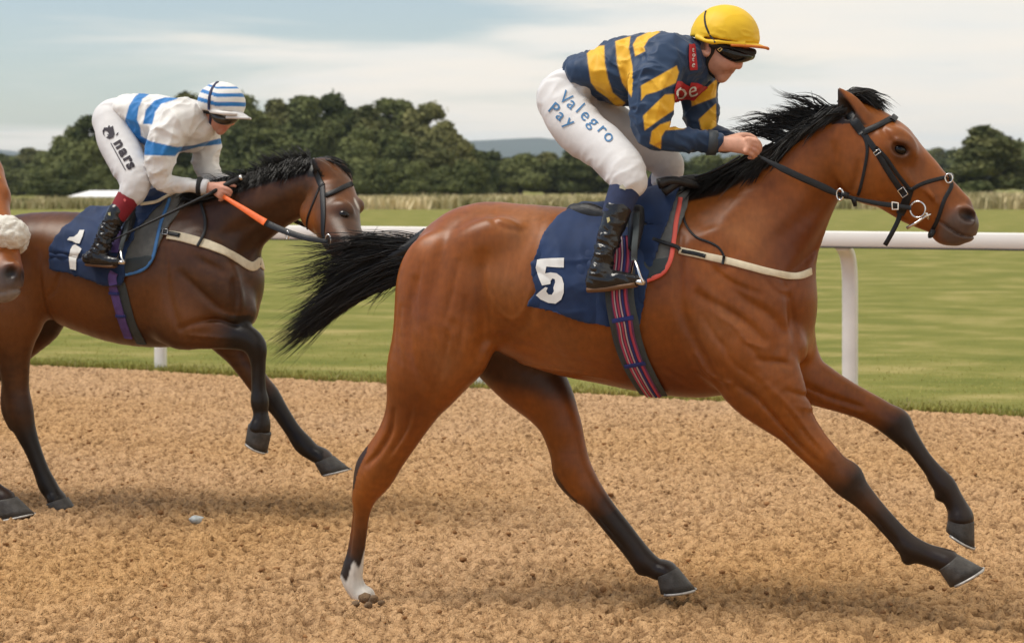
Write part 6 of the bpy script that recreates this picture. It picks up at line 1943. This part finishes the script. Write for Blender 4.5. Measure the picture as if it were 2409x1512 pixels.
ribbon("rein", R2[k_ - 1:], np.repeat([[0.2, -1, .3]], len(R2) - k_ + 1, 0), np.linspace(.032, .022, len(R2) - k_ + 1), .005, M_LEATHER, BR2)
ribbon("rein_grip", R2[:k_], np.repeat([[0.2, -1, .3]], k_, 0), np.linspace(.018, .034, k_), .007, M_ORANGE, BR2)
rp2 = R2 * [1, -1, 1] + [0, -.10, 0]
ribbon("rein", rp2, np.repeat([[0.2, 1, .3]], len(rp2), 0), .022, .005, M_LEATHER, BR2)
ring("rein_ring", f, 676, 552, -.245, 9, .003, M_STEEL, BR2, .5)
rod("rein", spline([f.pt(505, 462, -.15), f.pt(470, 470, -.15), f.pt(440, 468, -.13), f.pt(425, 462, -.10)], 4), .0045, M_LEATHER, BR2, 6)

C2 = field_px(f, 85, 430, 445, 720, -.34, .34, .0075)
for kk in ('trunk', 'withers'): C2.chain(H2[kk], k=.10 if kk == 'withers' else 0)
b2 = C2.d.copy()
PAD2 = empty("saddle_pad", F2.M, label="grey saddle pad with bright blue piping on the dark bay horse", cat="saddle pad")
pp = [(405, 465), (401, 479), (381, 526), (370, 569), (361, 607), (343, 632), (299, 645), (240, 630), (250, 430), (400, 420)]
v_, q_ = field_cloth(C2, b2, sv(f, pp, -.25), .010, .016).mesh(); v_ = relax(v_, q_); mesh_np("pad", v_, q_, M_GREYPAD, PAD2)
v_, q_ = field_cloth(C2, b2, sv(f, [(362, 598), (360, 610), (343, 632), (299, 645), (290, 640), (298, 607)], -.25), .021, .016).mesh(); v_ = relax(v_, q_)
near = v_[q_].mean(1)[:, 1] < 0
def keep_side(v, q, m):
    q = q[m]; u_ = np.unique(q); r_ = np.full(len(v), -1); r_[u_] = np.arange(len(u_))
    return v[u_], r_[q]
for sd in (near, ~near):
    mesh_np("pad_panel", *keep_side(v_, q_, sd), M_DARKPAD, PAD2)
s2("piping", [(403, 470), (400, 480), (382, 526), (371, 569), (362, 607), (343, 632), (320, 641), (299, 645)], .016, .010, M_BLUEPIPE, PAD2, .010)
NC2 = empty("number_cloth", F2.M, label="creased navy saddlecloth with white number 1 on the dark bay horse", cat="saddlecloth")
npoly = [(165, 486), (137, 535), (112, 585), (117, 635), (156, 641), (215, 658), (262, 671), (292, 668), (300, 640), (300, 600), (312, 540), (345, 480), (372, 440), (200, 430)]
v_, q_ = field_cloth(C2, b2, sv(f, npoly, -.25), .028, .016).mesh(); v_ = relax(v_, q_, 3)
X_ = f.px(v_)
v_ = displace(v_, q_, .010 * folds(v_, (.5, 0, -1), 18, 3, 2.0) + .010 * folds(v_, (1, 0, -.3), 10, 3, 7.0) - .012 * np.exp(-((X_[:, 1] - 600 - (X_[:, 0] - 120) * .05) / 6) ** 2) * (X_[:, 0] < 200))
mesh_np("cloth", v_, q_, M_NAVY, NC2)
nb2 = bvh_of(v_, q_)
cB = lambda L: [(.2240 * x, 395.2 + .2240 * y) for x, y in L]
decal_poly("number", f, nb2, cB([(840, 655), (890, 655), (872, 720), (838, 795), (805, 788), (770, 768), (705, 755), (735, 726), (785, 722), (822, 690)]), [], M_WHITE_PRINT, NC2, .006, 2.0)
decal_poly("number", f, nb2, cB([(800, 800), (862, 850), (832, 900), (808, 960), (803, 1072), (745, 1056), (728, 920), (742, 858), (772, 812)]), [], M_WHITE_PRINT, NC2, .006, 2.0)

SA2 = empty("saddle", F2.M, label="small black racing saddle with purple girth under the white and blue jockey", cat="saddle")
S2 = field_px(f, 205, 430, 430, 580, -.32, .32, .0075)
S2.chain(rows(f, [(235, 497, 12, 0, -.10), (275, 505, 13, 0, -.11), (330, 500, 15, 0, -.11), (370, 480, 17, 0, -.08), (405, 462, 13, 0, -.05)]), k=0)
for sgn in (-1, 1):
    S2.tube([(*f.pt(310, 500, sgn * .15), .03), (*f.pt(300, 535, sgn * .235), .025), (*f.pt(292, 560, sgn * .28), .018)], k=.02)
v_, q_ = S2.mesh(); mesh_np("seat", v_, q_, M_SADDLE, SA2)
M_PURP2 = mat("purple_girth", (.095, .055, .21), .75, var=.25, vscale=30, bump=.3, bscale=300)
strap("girth", f, SB2, [(268, 672), (278, 710), (291, 755), (304, 790)], .042, .006, M_PURP2, SA2, .010)
strap("girth_backing", f, SB2, [(284, 665), (296, 712), (310, 760), (334, 806)], .050, .004, M_GIRTH, SA2, .004)
strap("girth", f, nb2, [(281, 540), (276, 570), (271, 595)], .038, .006, M_PURP2, SA2, .006)
strap("girth", f, nb2, [(270, 640), (264, 650), (268, 668)], .042, .006, M_PURP2, SA2, .006)
for y_ in (687, 738):
    x_ = 268 + (y_ - 672) * .30
    strap("girth_keeper", f, SB2, [(x_ - 12, y_), (x_, y_ + 2), (x_ + 12, y_ + 1)], .014, .004, M_INDIGO, SA2, .017)
stirrup(f, (284, 585), (292, 616), (266, 618), -.325, SA2, [(300, 520, -.25), (294, 550, -.31), (288, 570, -.325), (284, 586, -.325)])
stirrup(f, (284, 585), (292, 616), (266, 618), .325, SA2)
ribbon("surcingle_end", spline([f.pt(330, 480, -.19), f.pt(367, 474, -.15), f.pt(390, 462, -.12), f.pt(410, 453, -.08)], 5), np.repeat([[0, -1, .4]], 16, 0), .016, .005, M_WEB, SA2)
BG2 = empty("breast_girth", F2.M, label="wide cream breast girth with black buckle strap on the dark bay horse", cat="breast girth")
strap("strap", f, SB2, [(395, 552), (430, 558), (467, 568), (500, 579), (530, 592), (560, 609), (580, 622), (594, 629), (603, 622), (609, 615)], .044, .006, M_WEB, BG2, .002, around=True)
strap("buckle_strap", f, SB2, [(345, 538), (372, 545), (400, 550), (425, 555)], .020, .005, M_LEATHER, BG2, .010)
buckle(f, SB2, 391, 548, .2, BG2, 6, 6, None, .017)
strap("neck_strap", f, SB2, [(470, 462), (478, 490), (485, 516), (482, 548), (474, 565), (466, 580)], .014, .004, M_LEATHER, BG2, .012)

# ------------------------------------------------------------------ rider in white and blue
WHITE_S = np.array([.74, .73, .71]); BLUE_S = np.array([.022, .175, .47])
def build_rider2():
    f = F2
    rt = empty("person", f.M, label="jockey in white silks with blue hoops and striped cap on the dark bay horse", cat="person")
    F = field_px(f, 215, 185, 600, 520, -.36, .36, .0052)
    P, q, M = head_field(F, f, 523, 242, .03, -.03, .70)
    F.tube(rr(f, [(455, 285, 26, 0), (480, 285, 24, 0), (505, 275, 23, 0)]), k=.03)
    F.tube(rr(f, [(310, 262, 28, 0), (350, 275, 38, 0), (410, 290, 42, 0), (460, 288, 30, 0)]), k=.04, flat=1.4)
    F.tube(rr(f, [(420, 280, 24, -.12), (392, 310, 24, -.18), (380, 370, 22, -.20), (378, 418, 17, -.20), (410, 432, 15, -.18), (460, 438, 12, -.15), (487, 441, 11, -.14)]), k=.03)
    F.tube(rr(f, [(440, 275, 24, .10), (482, 310, 22, .16), (486, 380, 20, .17), (496, 415, 15, .14), (525, 432, 11, .09)]), k=.03)
    F.tube(rr(f, [(262, 285, 30, -.06), (290, 360, 30, -.15), (314, 432, 20, -.215), (297, 475, 14, -.258)]), k=.03)
    F.tube(rr(f, [(268, 285, 30, .06), (325, 360, 28, .14), (370, 432, 18, .195), (352, 475, 14, .258)]), k=.03)
    F.tube(rr(f, [(484, 441, 13, -.14), (503, 442, 14.5, -.15), (518, 444, 13, -.155)]), k=.01, flat=.65)
    for a, b, c, d in (((516, 440), (532, 443), (543, 450), (538, 456)), ((514, 446), (528, 451), (540, 457), (534, 462)), ((510, 450), (520, 456), (527, 462), (524, 467)), ((505, 452), (514, 460), (522, 467), (517, 470))):
        F.tube(rr(f, [(*a, 6, -.158), (*b, 5.2, -.162), (*c, 4.8, -.15), (*d, 4.2, -.135)]), k=.003, sub=4)
    F.tube(rr(f, [(508, 436, 7, -.15), (526, 432, 6, -.14), (541, 434, 5.2, -.13), (554, 437, 3.6, -.125)]), k=.004, sub=4)
    F.tube(rr(f, [(522, 432, 11, .09), (540, 436, 12, .07), (552, 440, 11, .05)]), k=.01, flat=.7)
    for i in range(4):
        F.tube(rr(f, [(550, 433 + 6 * i, 5.2, .055), (562, 437 + 6 * i, 4.8, .04), (564, 446 + 5 * i, 4.4, .03), (556, 450 + 4 * i, 4, .02)]), k=.003, sub=3)
    F.tube(rr(f, [(534, 428, 6, .06), (548, 425, 5.4, .045), (560, 427, 4.6, .035)]), k=.004, sub=3)
    V, Q = F.mesh(); X = f.px(V)
    col = np.repeat(np.array([[.60, .30, .215]]), len(V), 0) * (.9 + .2 * noise3(V, 30)[:, None])
    def paint(m, c):
        nonlocal col
        m = np.clip(m, 0, 1)[:, None]; col = col * (1 - m) + np.asarray(c) * m
    for x, y, r, a, c in ((530, 288, 15, .4, (.58, .19, .14)), (530, 303, 6, .6, (.42, .10, .09)), (545, 290, 7, .4, (.6, .2, .15))):
        paint(np.exp(-((X[:, 0] - x) ** 2 + (X[:, 1] - y) ** 2) / r ** 2) * a, c)
    paint(((X[:, 0] < 498) & (X[:, 1] < 268) & (X[:, 1] > 225) & (X[:, 0] > 462)) * .9, (.20, .08, .03))
    paint(in_poly(X, [(484, 296), (494, 300), (506, 314), (496, 318), (486, 312)]) * .85, (.02, .015, .013))
    bo = mesh_np("body", V, Q, SKIN, rt, col=col); KB = bvh_of(V, Q)
    # silks
    G = field_px(f, 270, 185, 560, 470, -.30, .30, .0052)
    G.chain(rows(f, [(305, 256, 30, 0, -.14), (328, 264, 43, 0, -.15), (360, 280, 58, 0, -.16), (400, 295, 64, 0, -.17), (445, 296, 56, 0, -.16), (475, 285, 38, 0, -.11)]), k=0)
    G.tube(rr(f, [(425, 275, 44, -.11), (400, 300, 44, -.16), (388, 340, 40, -.185), (378, 378, 34, -.20), (375, 415, 26, -.20), (392, 430, 22, -.19), (430, 434, 18, -.17), (472, 438, 15, -.145)]), k=.03)
    G.tube(rr(f, [(440, 275, 42, .10), (475, 305, 38, .14), (484, 345, 32, .17), (486, 390, 29, .17), (497, 416, 22, .14), (530, 431, 14, .085)]), k=.03)
    V, Q = G.mesh()
    V = displace(V, Q, .013 * folds(V, (1, 0, -.4), 15, 3, 2.0) + .011 * folds(V, (.2, .3, 1), 18, 3, 9.0) + .006 * folds(V, (.7, .3, .7), 32, 2.5, 5.0))
    X = f.px(V)
    col = np.repeat(WHITE_S[None], len(V), 0)
    cC = lambda L: [(188.2 + .19915 * x, 188.2 + .19915 * y) for x, y in L]
    paint(in_poly(X, cC([(735, 120), (860, 140), (740, 220), (692, 330), (672, 460), (712, 560), (722, 660), (830, 720), (1000, 760), (1150, 790), (1340, 770), (1480, 730), (1680, 680), (1670, 755), (1400, 787), (1160, 852), (1125, 895), (960, 892), (760, 882), (700, 790), (600, 610), (530, 480), (580, 300), (640, 205)]), 1.2), BLUE_S)
    paint(in_poly(X, cC([(878, 240), (1000, 203), (1160, 205), (1150, 222), (960, 280), (892, 370), (852, 522), (745, 515), (780, 350)]), 1.2) * (V[:, 1] < .06), BLUE_S)
    sh = mesh_np("silks", V, Q, M_SILK, rt, col=col)
    for nm, a, b, r, m_ in (("wrist_band", (465, 437), (475, 438), 22, M_BLACKF), ("cuff", (476, 438), (489, 440), 18, M_BREECH)):
        A, B_ = f.pt(*a, -.147), f.pt(*b, -.142); rad = f.m(r, 470, 0)
        rod(nm, np.array([A, A * .5 + B_ * .5, B_]), [rad, rad, rad * .97], m_, sh, 18, flat=.95)
    # breeches
    B = field_px(f, 205, 205, 420, 500, -.34, .34, .0055)
    B.blob(f.pt(262, 280, -.05), (.085, .09, .09), -50, .04); B.blob(f.pt(262, 280, .05), (.085, .09, .09), -50, .04)
    B.tube(rr(f, [(312, 255, 33, 0), (285, 265, 34, 0)]), k=.04, flat=1.9)
    B.tube(rr(f, [(264, 285, 43, -.08), (274, 325, 46, -.115), (290, 360, 45, -.15), (306, 395, 42, -.19), (318, 425, 38, -.215), (312, 452, 32, -.235)]), k=.03)
    B.tube(rr(f, [(268, 285, 42, .08), (310, 340, 42, .12), (345, 390, 36, .165), (372, 432, 30, .20), (365, 458, 26, .22)]), k=.03)
    V, Q = B.mesh(); X = f.px(V)
    kn = smooth01(X[:, 1], 385, 430)
    V = relax(displace(V, Q, .0045 * folds(V, (.5, 0, -.85), 14, .45, 1.0) * (.25 + kn * 1.6) + .0015 * folds(V, (.9, 0, -.3), 30, .4, 7.0) * kn), Q, 2)
    br = mesh_np("breeches", V, Q, M_BREECH, rt); BB = bvh_of(V, Q)
    M_INK = mat("dark_print", (.018, .012, .022), .7)
    decal_poly("horse_head_badge", f, BB, cC([(290, 560), (330, 562), (345, 530), (362, 560), (390, 540), (400, 585), (412, 640), (395, 680), (350, 696), (310, 680), (335, 660), (322, 640), (345, 645), (330, 610), (296, 595), (284, 625), (300, 668), (276, 640), (270, 600)]), [], M_INK, br, .003, 2.5)
    decal_poly("badge_swoosh", f, BB, cC([(420, 660), (440, 625), (458, 620), (445, 650)]), [], M_INK, br, .003, 2.5)
    for ch, (x, y, a) in zip("nars", [(399, 742, 60), (455, 842, 61), (510, 925, 62), (545, 1000, 62)]):
        x, y = cC([(x, y)])[0]
        decal_text("lettering", ch, f, BB, x, y, 35, R(a), M_INK, br, .003, step=2.0, bold=.045, xs=1.05)
    decal_poly("small_print", f, BB, cC([(362, 745), (372, 742), (545, 1060), (535, 1066)]), [], M_INK, br, .003, 2.5)
    for sg in (-1, 1):
        nm = sg < 0
        dx = 0 if nm else 55
        K = field_px(f, 225, 430, 420, 540, min(sg * .14, sg * .37), max(sg * .14, sg * .37), .005)
        K.tube(rr(f, [(312 + dx, 448, 29, sg * .236), (295 + dx, 475, 27, sg * .262), (278 + dx, 502, 24, sg * .285)]), k=0, flat=.9)
        kv, kq = K.mesh(); so = mesh_np("sock", kv, kq, mat("maroon_sock", (.20, .008, .016), .85, var=.15, bump=.4, bscale=500, bdist=.002) if nm else bpy.data.materials["maroon_sock"], rt)
        if nm:
            decal_poly("sock_badge", f, bvh_of(kv, kq), [(290, 470), (293, 466), (297, 470), (294, 475)], [], mat("pink_badge", (.62, .12, .12), .7), so, .003, 3)
        K = field_px(f, 170, 470, 390, 640, min(sg * .2, sg * .40), max(sg * .2, sg * .40), .005)
        K.tube(rr(f, [(276 + dx, 498, 23, sg * .288), (260 + dx, 530, 22, sg * .30), (247 + dx, 560, 20, sg * .31), (238 + dx, 585, 20, sg * .315), (230 + dx, 602, 19, sg * .318)]), k=0, flat=.95)
        K.tube(rr(f, [(208 + dx, 606, 15, sg * .32), (230 + dx, 608, 15, sg * .322), (255 + dx, 612, 13, sg * .325), (275 + dx, 614, 10, sg * .328)]), k=.02, flat=1.1)
        kv, kq = K.mesh(); kX = f.px(kv)
        kv = displace(kv, kq, (.015 * folds(kv, (.45, 0, 1), 30, .35, 3.0) + .005 * folds(kv, (.5, .2, 1), 60, .4, 1.0)) * smooth01(kX[:, 1], 505, 530) * (1 - .8 * smooth01(kX[:, 1], 585, 600)))
        bt = mesh_np("boot", kv, kq, M_BOOT, rt)
        S = rr(f, [(205 + dx, 621, 4, sg * .32), (232 + dx, 623, 4, sg * .322), (258 + dx, 625, 4, sg * .325), (270 + dx, 625, 4, sg * .327)])
        rod("sole", spline([s_[:3] for s_ in S], 3), .009, M_SOLE, bt, 10, flat=2.6)
        if nm: decal_poly("boot_badge", f, bvh_of(kv, kq), [(255, 500), (261, 499), (261, 507), (256, 506)], [], M_BRASS, bt, .004, 3)
    # cap
    CP = field_px(f, 455, 185, 600, 290, -.14, .14, .005)
    CP.blob(f.pt(521, 242, 0), (f.m(57, 521, 0), .113, f.m(50, 521, 0)), -5, 0)
    s, w, z = CP.grid()
    a = f.pt(470, 256, 0); b = f.pt(575, 270, 0)
    nrm = np.array([-(b - a)[2], 0, (b - a)[0]]); nrm /= np.linalg.norm(nrm)
    CP.d = (np.maximum(CP.d, -((s - a[0]) * nrm[0] + (z - a[2]) * nrm[2])) + 0 * w).astype(np.float32)
    CP.tube(rr(f, [(496, 262, 4, -.104), (530, 266, 5, -.106), (556, 268, 4, -.085)]), k=.012)
    V, Q = CP.mesh(); X = f.px(V)
    V = displace(V, Q, .002 * folds(V, (.3, 0, 1), 20, .4, 2.0))
    col = np.repeat(WHITE_S[None], len(V), 0)
    yy = X[:, 1] + np.clip(510 - X[:, 0], 0, 60) * .30 - np.clip(X[:, 0] - 550, 0, 40) * .0
    for y0, y1 in ((240, 250), (219, 228), (203.5, 208.5)):
        paint(smooth01(yy, y0 - .8, y0 + .8) * (1 - smooth01(yy, y1 - .8, y1 + .8)), BLUE_S)
    cp = mesh_np("cap", V, Q, M_SILK, rt, col=col); CB = bvh_of(V, Q)
    rows_ = []
    for t in np.linspace(-1, 1, 21):
        base_ = f.pt(553 - 10 * abs(t) ** 1.5 - 22 * max(0, abs(t) - .8), 262 + 3 * abs(t), .104 * t)
        tip = f.pt(589 - 58 * abs(t) ** 2.2, 276 + 3 * (1 - abs(t)), .104 * t)
        rows_.append([base_ * (1 - u_) + tip * u_ + np.array([0, 0, .008 * math.sin(math.pi * u_)]) for u_ in np.linspace(0, 1, 6)])
    rows_ = np.array(rows_); n_, m_ = rows_.shape[:2]
    Fq = [(i * m_ + j, i * m_ + j + 1, (i + 1) * m_ + j + 1, (i + 1) * m_ + j) for i in range(n_ - 1) for j in range(m_ - 1)]
    mesh_np("peak", rows_.reshape(-1, 3) + [0, 0, .004], Fq, M_BREECH, cp)
    mesh_np("peak_lining", rows_.reshape(-1, 3) - [0, 0, .002], Fq, M_BREECH, cp)
    rod("peak_rim", [rows_[i, -1] for i in range(n_)], .006, M_BREECH, cp, 6)
    M_NB = mat("navy_band", (.012, .016, .06), .7)
    strap("cap_band", f, CB, [(512, 193), (502, 203), (495, 218), (492, 240), (492, 258)], .014, .004, M_NB, cp, .001)
    hs = empty("helmet_harness"); hs.parent = rt
    strap("harness_strap", f, KB, [(497, 262), (496, 280), (494, 298), (500, 312)], .014, .005, M_NB, hs, .001)
    gg = field_px(f, 485, 255, 575, 305, -.13, .13, .004)
    gg.tube(rr(f, [(503, 270, 8, -.082), (515, 278, 12, -.078), (532, 281, 13, -.062), (548, 279, 11, -.03), (554, 276, 8, .0), (554, 274, 10, .03), (545, 271, 11, .058)]), k=0, sub=6)
    gv, gq = gg.mesh()
    go = mesh_np("goggles", gv, gq, mat("brown_goggle_lens", (.020, .014, .009), .12, spec=.6, coat=.5), rt)
    rod("goggle_strap", spline([f.pt(480, 262, -.075), f.pt(494, 264, -.09), f.pt(506, 267, -.094)], 4), .009, M_BLACKF, go, 8, flat=.4)
    return rt
RIDER2 = build_rider2()
WH = empty("whip", F2.M, label="thin black whip with pale cap held by the white and blue jockey", cat="whip")
rod("shaft", spline([f.pt(500, 452, -.175), f.pt(440, 481, -.215), f.pt(358, 520, -.275), f.pt(261, 566, -.335)], 5), np.linspace(.009, .0045, 16), M_LEATHER, WH, 8)
rod("flap", [f.pt(261, 566, -.335), f.pt(240, 575, -.345)], [.012, .010], M_LEATHER, WH, 8, flat=.3)
rod("handle", [f.pt(500, 452, -.175), f.pt(532, 434, -.14), f.pt(564, 419, -.12)], [.010, .013, .0125], M_BLACKF, WH, 10)
rod("handle_cap", [f.pt(564, 419, -.12), f.pt(570, 416, -.117)], [.0155, .0155], M_STEEL, WH, 10)

# ------------------------------------------------------------------ third horse, cut by the left edge
F3 = Frame(30, 1208, -.10, 9.95, 18.0)
def build_third():
    f = F3
    F = field_px(f, -760, 330, 120, 1230, -.58, .34, .0115)
    P = lambda x, y, w: f.pt(x, y, w)
    F.chain(rows(f, [(-640, 660, 110, 0, -.19), (-570, 625, 140, 0, -.24), (-470, 640, 150, 0, -.25), (-370, 655, 160, 0, -.26), (-290, 650, 166, 0, -.25), (-220, 650, 140, 0, -.21), (-175, 665, 100, 0, -.18)]), k=0)
    F.chain(rows(f, [(-330, 505, 36, 0, -.08), (-270, 490, 44, 0, -.075)]), k=.1)
    F.chain(rows(f, [(-230, 580, 118, 0, -.16), (-170, 520, 100, 0, -.13), (-115, 470, 84, -.01, -.11), (-70, 430, 68, -.03, -.09), (-45, 412, 56, -.05, -.085)]), k=.07)
    # head facing the camera, nose down
    F.tube(rr(f, [(-46, 402, 46, -.06), (-34, 450, 55, -.11), (-24, 505, 50, -.18), (-6, 560, 46, -.26), (8, 615, 43, -.33), (14, 650, 44, -.37), (14, 668, 40, -.385)]), k=.03, flat=.85)
    F.blob(P(-2, 462, -.12), (.05, .045, .05), 0, .03)
    F.blob(P(30, 638, -.40), (.045, .03, .05), -20, .02)
    F.blob(P(24, 640, -.435), (.028, .028, .032), 0, .008, 's')
    F.blob(P(59, 644, -.36), (.014, .03, .03), 0, .008, 's')
    F.blob(P(8, 690, -.37), (.06, .05, .04), 15, .02)
    for a in ([(-52, 390, 22, -.09), (-66, 365, 16, -.09), (-76, 340, 4, -.09)], [(-20, 390, 20, .03), (-22, 362, 14, .04), (-26, 338, 4, .04)]):
        F.tube(rr(f, a), k=.02, flat=.7)
    F.groove(sv(f, [(-30, 672), (10, 684), (50, 676)], -.4), .006, .012, 0)
    F.chain(rows(f, [(-290, 700, 90, -.12, .66), (-260, 790, 76, -.14, .66), (-215, 850, 46, -.14, .74), (-180, 905, 36, -.13, .8), (-150, 960, 32, -.125, .86), (-120, 1010, 24, -.12, .9), (-85, 1065, 20, -.115, .9), (-55, 1110, 22, -.11, .95), (-30, 1142, 25, -.10, 1), (-6, 1160, 22, -.10, 1), (14, 1172, 22, -.10, 1.1)]), k=.035)
    F.chain(rows(f, [(-260, 720, 80, .1, .7), (-210, 800, 54, .13, .74), (-160, 850, 34, .13, .82), (-120, 870, 30, .125, .86), (-100, 905, 22, .12, .9), (-110, 960, 18, .12, .9), (-130, 1000, 20, .12, 1), (-140, 1025, 18, .12, 1.1)]), k=.035)
    F.chain(rows(f, [(-600, 690, 110, -.13, .66), (-610, 780, 80, -.14, .7), (-640, 850, 42, -.13, .8), (-670, 920, 36, -.12, .8), (-655, 1000, 22, -.115, .9), (-640, 1080, 19, -.11, .9), (-625, 1140, 22, -.11, 1), (-605, 1170, 19, -.11, 1.1)]), k=.05)
    F.chain(rows(f, [(-560, 700, 90, .12, .7), (-530, 800, 64, .13, .72), (-500, 870, 40, .13, .8), (-500, 930, 34, .12, .8), (-470, 1000, 20, .12, .9), (-430, 1070, 19, .12, .9), (-405, 1105, 22, .12, 1), (-380, 1120, 19, .12, 1.1)]), k=.05)
    V, Q = F.mesh(); X = f.px(V)
    col = np.repeat(np.array([[.31, .092, .018]]), len(V), 0) * (.8 + .4 * coat_rough(V)[:, None])
    def paint(m, c):
        nonlocal col
        m = np.clip(m, 0, 1)[:, None]; col = col * (1 - m) + np.asarray(c) * m
    head = (V[:, 1] < -.2) & (X[:, 1] < 760) & (X[:, 0] > -70)
    paint(head * smooth01(X[:, 1] + (30 - X[:, 0]) * .2, 612, 650) * .85, [.115, .100, .092])
    paint(head * smooth01(X[:, 1], 668, 690) * .7, [.27, .24, .22])
    for x, y, r in ((24, 640, 22), (60, 644, 10)): paint(head * np.exp(-((X[:, 0] - x) ** 2 + (X[:, 1] - y) ** 2) / r ** 2) ** .6, [.012, .010, .010])
    paint(smooth01(X[:, 1], 860, 980) * .95, BLK * 1.2)
    rt = empty("race_horse", f.M, label="bay racehorse cut off at the left end, pale fleece across its nose", cat="horse")
    mesh_np("body", V, Q, bpy.data.materials["bay_coat"], rt, col=col)
    hoof(f, (36, 1168), (-14, 1176), (79, 1207), (-14, 1226), -.10, .130, M_HOOF, M_SHOE, rt)
    hoof(f, (-590, 1178), (-625, 1184), (-575, 1205), (-622, 1208), -.11, .125, M_HOOF, M_SHOE, rt)
    hoof(f, (-362, 1112), (-400, 1135), (-335, 1142), (-392, 1160), .12, .125, M_HOOF, M_SHOE, rt)
    hoof(f, (-126, 1040), (-164, 1018), (-140, 1090), (-185, 1050), .12, .12, M_HOOF, M_SHOE, rt)
    hb = bvh_of(V, Q)
    hair("mane", [[P(x, y, -.02) for x, y in g] for g in ([(-60, 385), (-85, 375), (-110, 390), (-130, 410)], [(-100, 400), (-130, 400), (-160, 425), (-180, 450)], [(-160, 430), (-190, 435), (-220, 460), (-245, 485)], [(-220, 465), (-250, 470), (-280, 490), (-300, 500)])], 300, M_HAIR, rt, r0=.005, jit=.02, seed=51)
    hair("tail", [[P(x, y, .02) for x, y in g] for g in ([(-725, 580), (-780, 590), (-850, 650), (-900, 720)], [(-725, 600), (-770, 640), (-820, 720), (-850, 800)])], 200, M_HAIR, rt, r0=.006, jit=.03, seed=52)
    # fleece noseband: thick curly roll over the nose
    b = empty("bridle", F3.M, label="bridle with thick white sheepskin noseband and yellow browband at the left edge", cat="bridle")
    NB_ = field_px(f, -120, 480, 110, 630, -.52, .04, .008)
    path = [(-72, 590, 30, -.16), (-60, 552, 34, -.22), (-30, 543, 39, -.30), (0, 545, 41, -.335), (24, 550, 40, -.32), (33, 562, 34, -.25), (30, 575, 27, -.16)]
    NB_.tube(rr(f, path), k=0, sub=6)
    nv_, nq_ = NB_.mesh()
    nv_ = displace(nv_, nq_, .014 * (noise3(nv_, 26) - .5) + .014 * (noise3(nv_, 62) - .5))
    mesh_np("sheepskin_noseband", nv_, nq_, mat("cream_sheepskin", (.82, .79, .71), .95, spec=.1, var=.08, vscale=40, bump=.8, bscale=180, bdist=.012, sheen=.4), b)
    M_YB = mat("yellow_browband", (.62, .44, .05), .6)
    strap("browband", f, hb, [(-60, 414), (-35, 420), (-14, 419), (-2, 416)], .020, .006, M_YB, b, .002)
    strap("cheekpiece", f, hb, [(-62, 420), (-60, 470), (-55, 530)], .024, .005, M_LEATHER, b, .002)
    rod("rein", spline([P(-45, 640, -.36), P(-110, 590, -.28), P(-200, 530, -.2)], 4), .008, M_LEATHER, b, 8, flat=.4)
build_third()
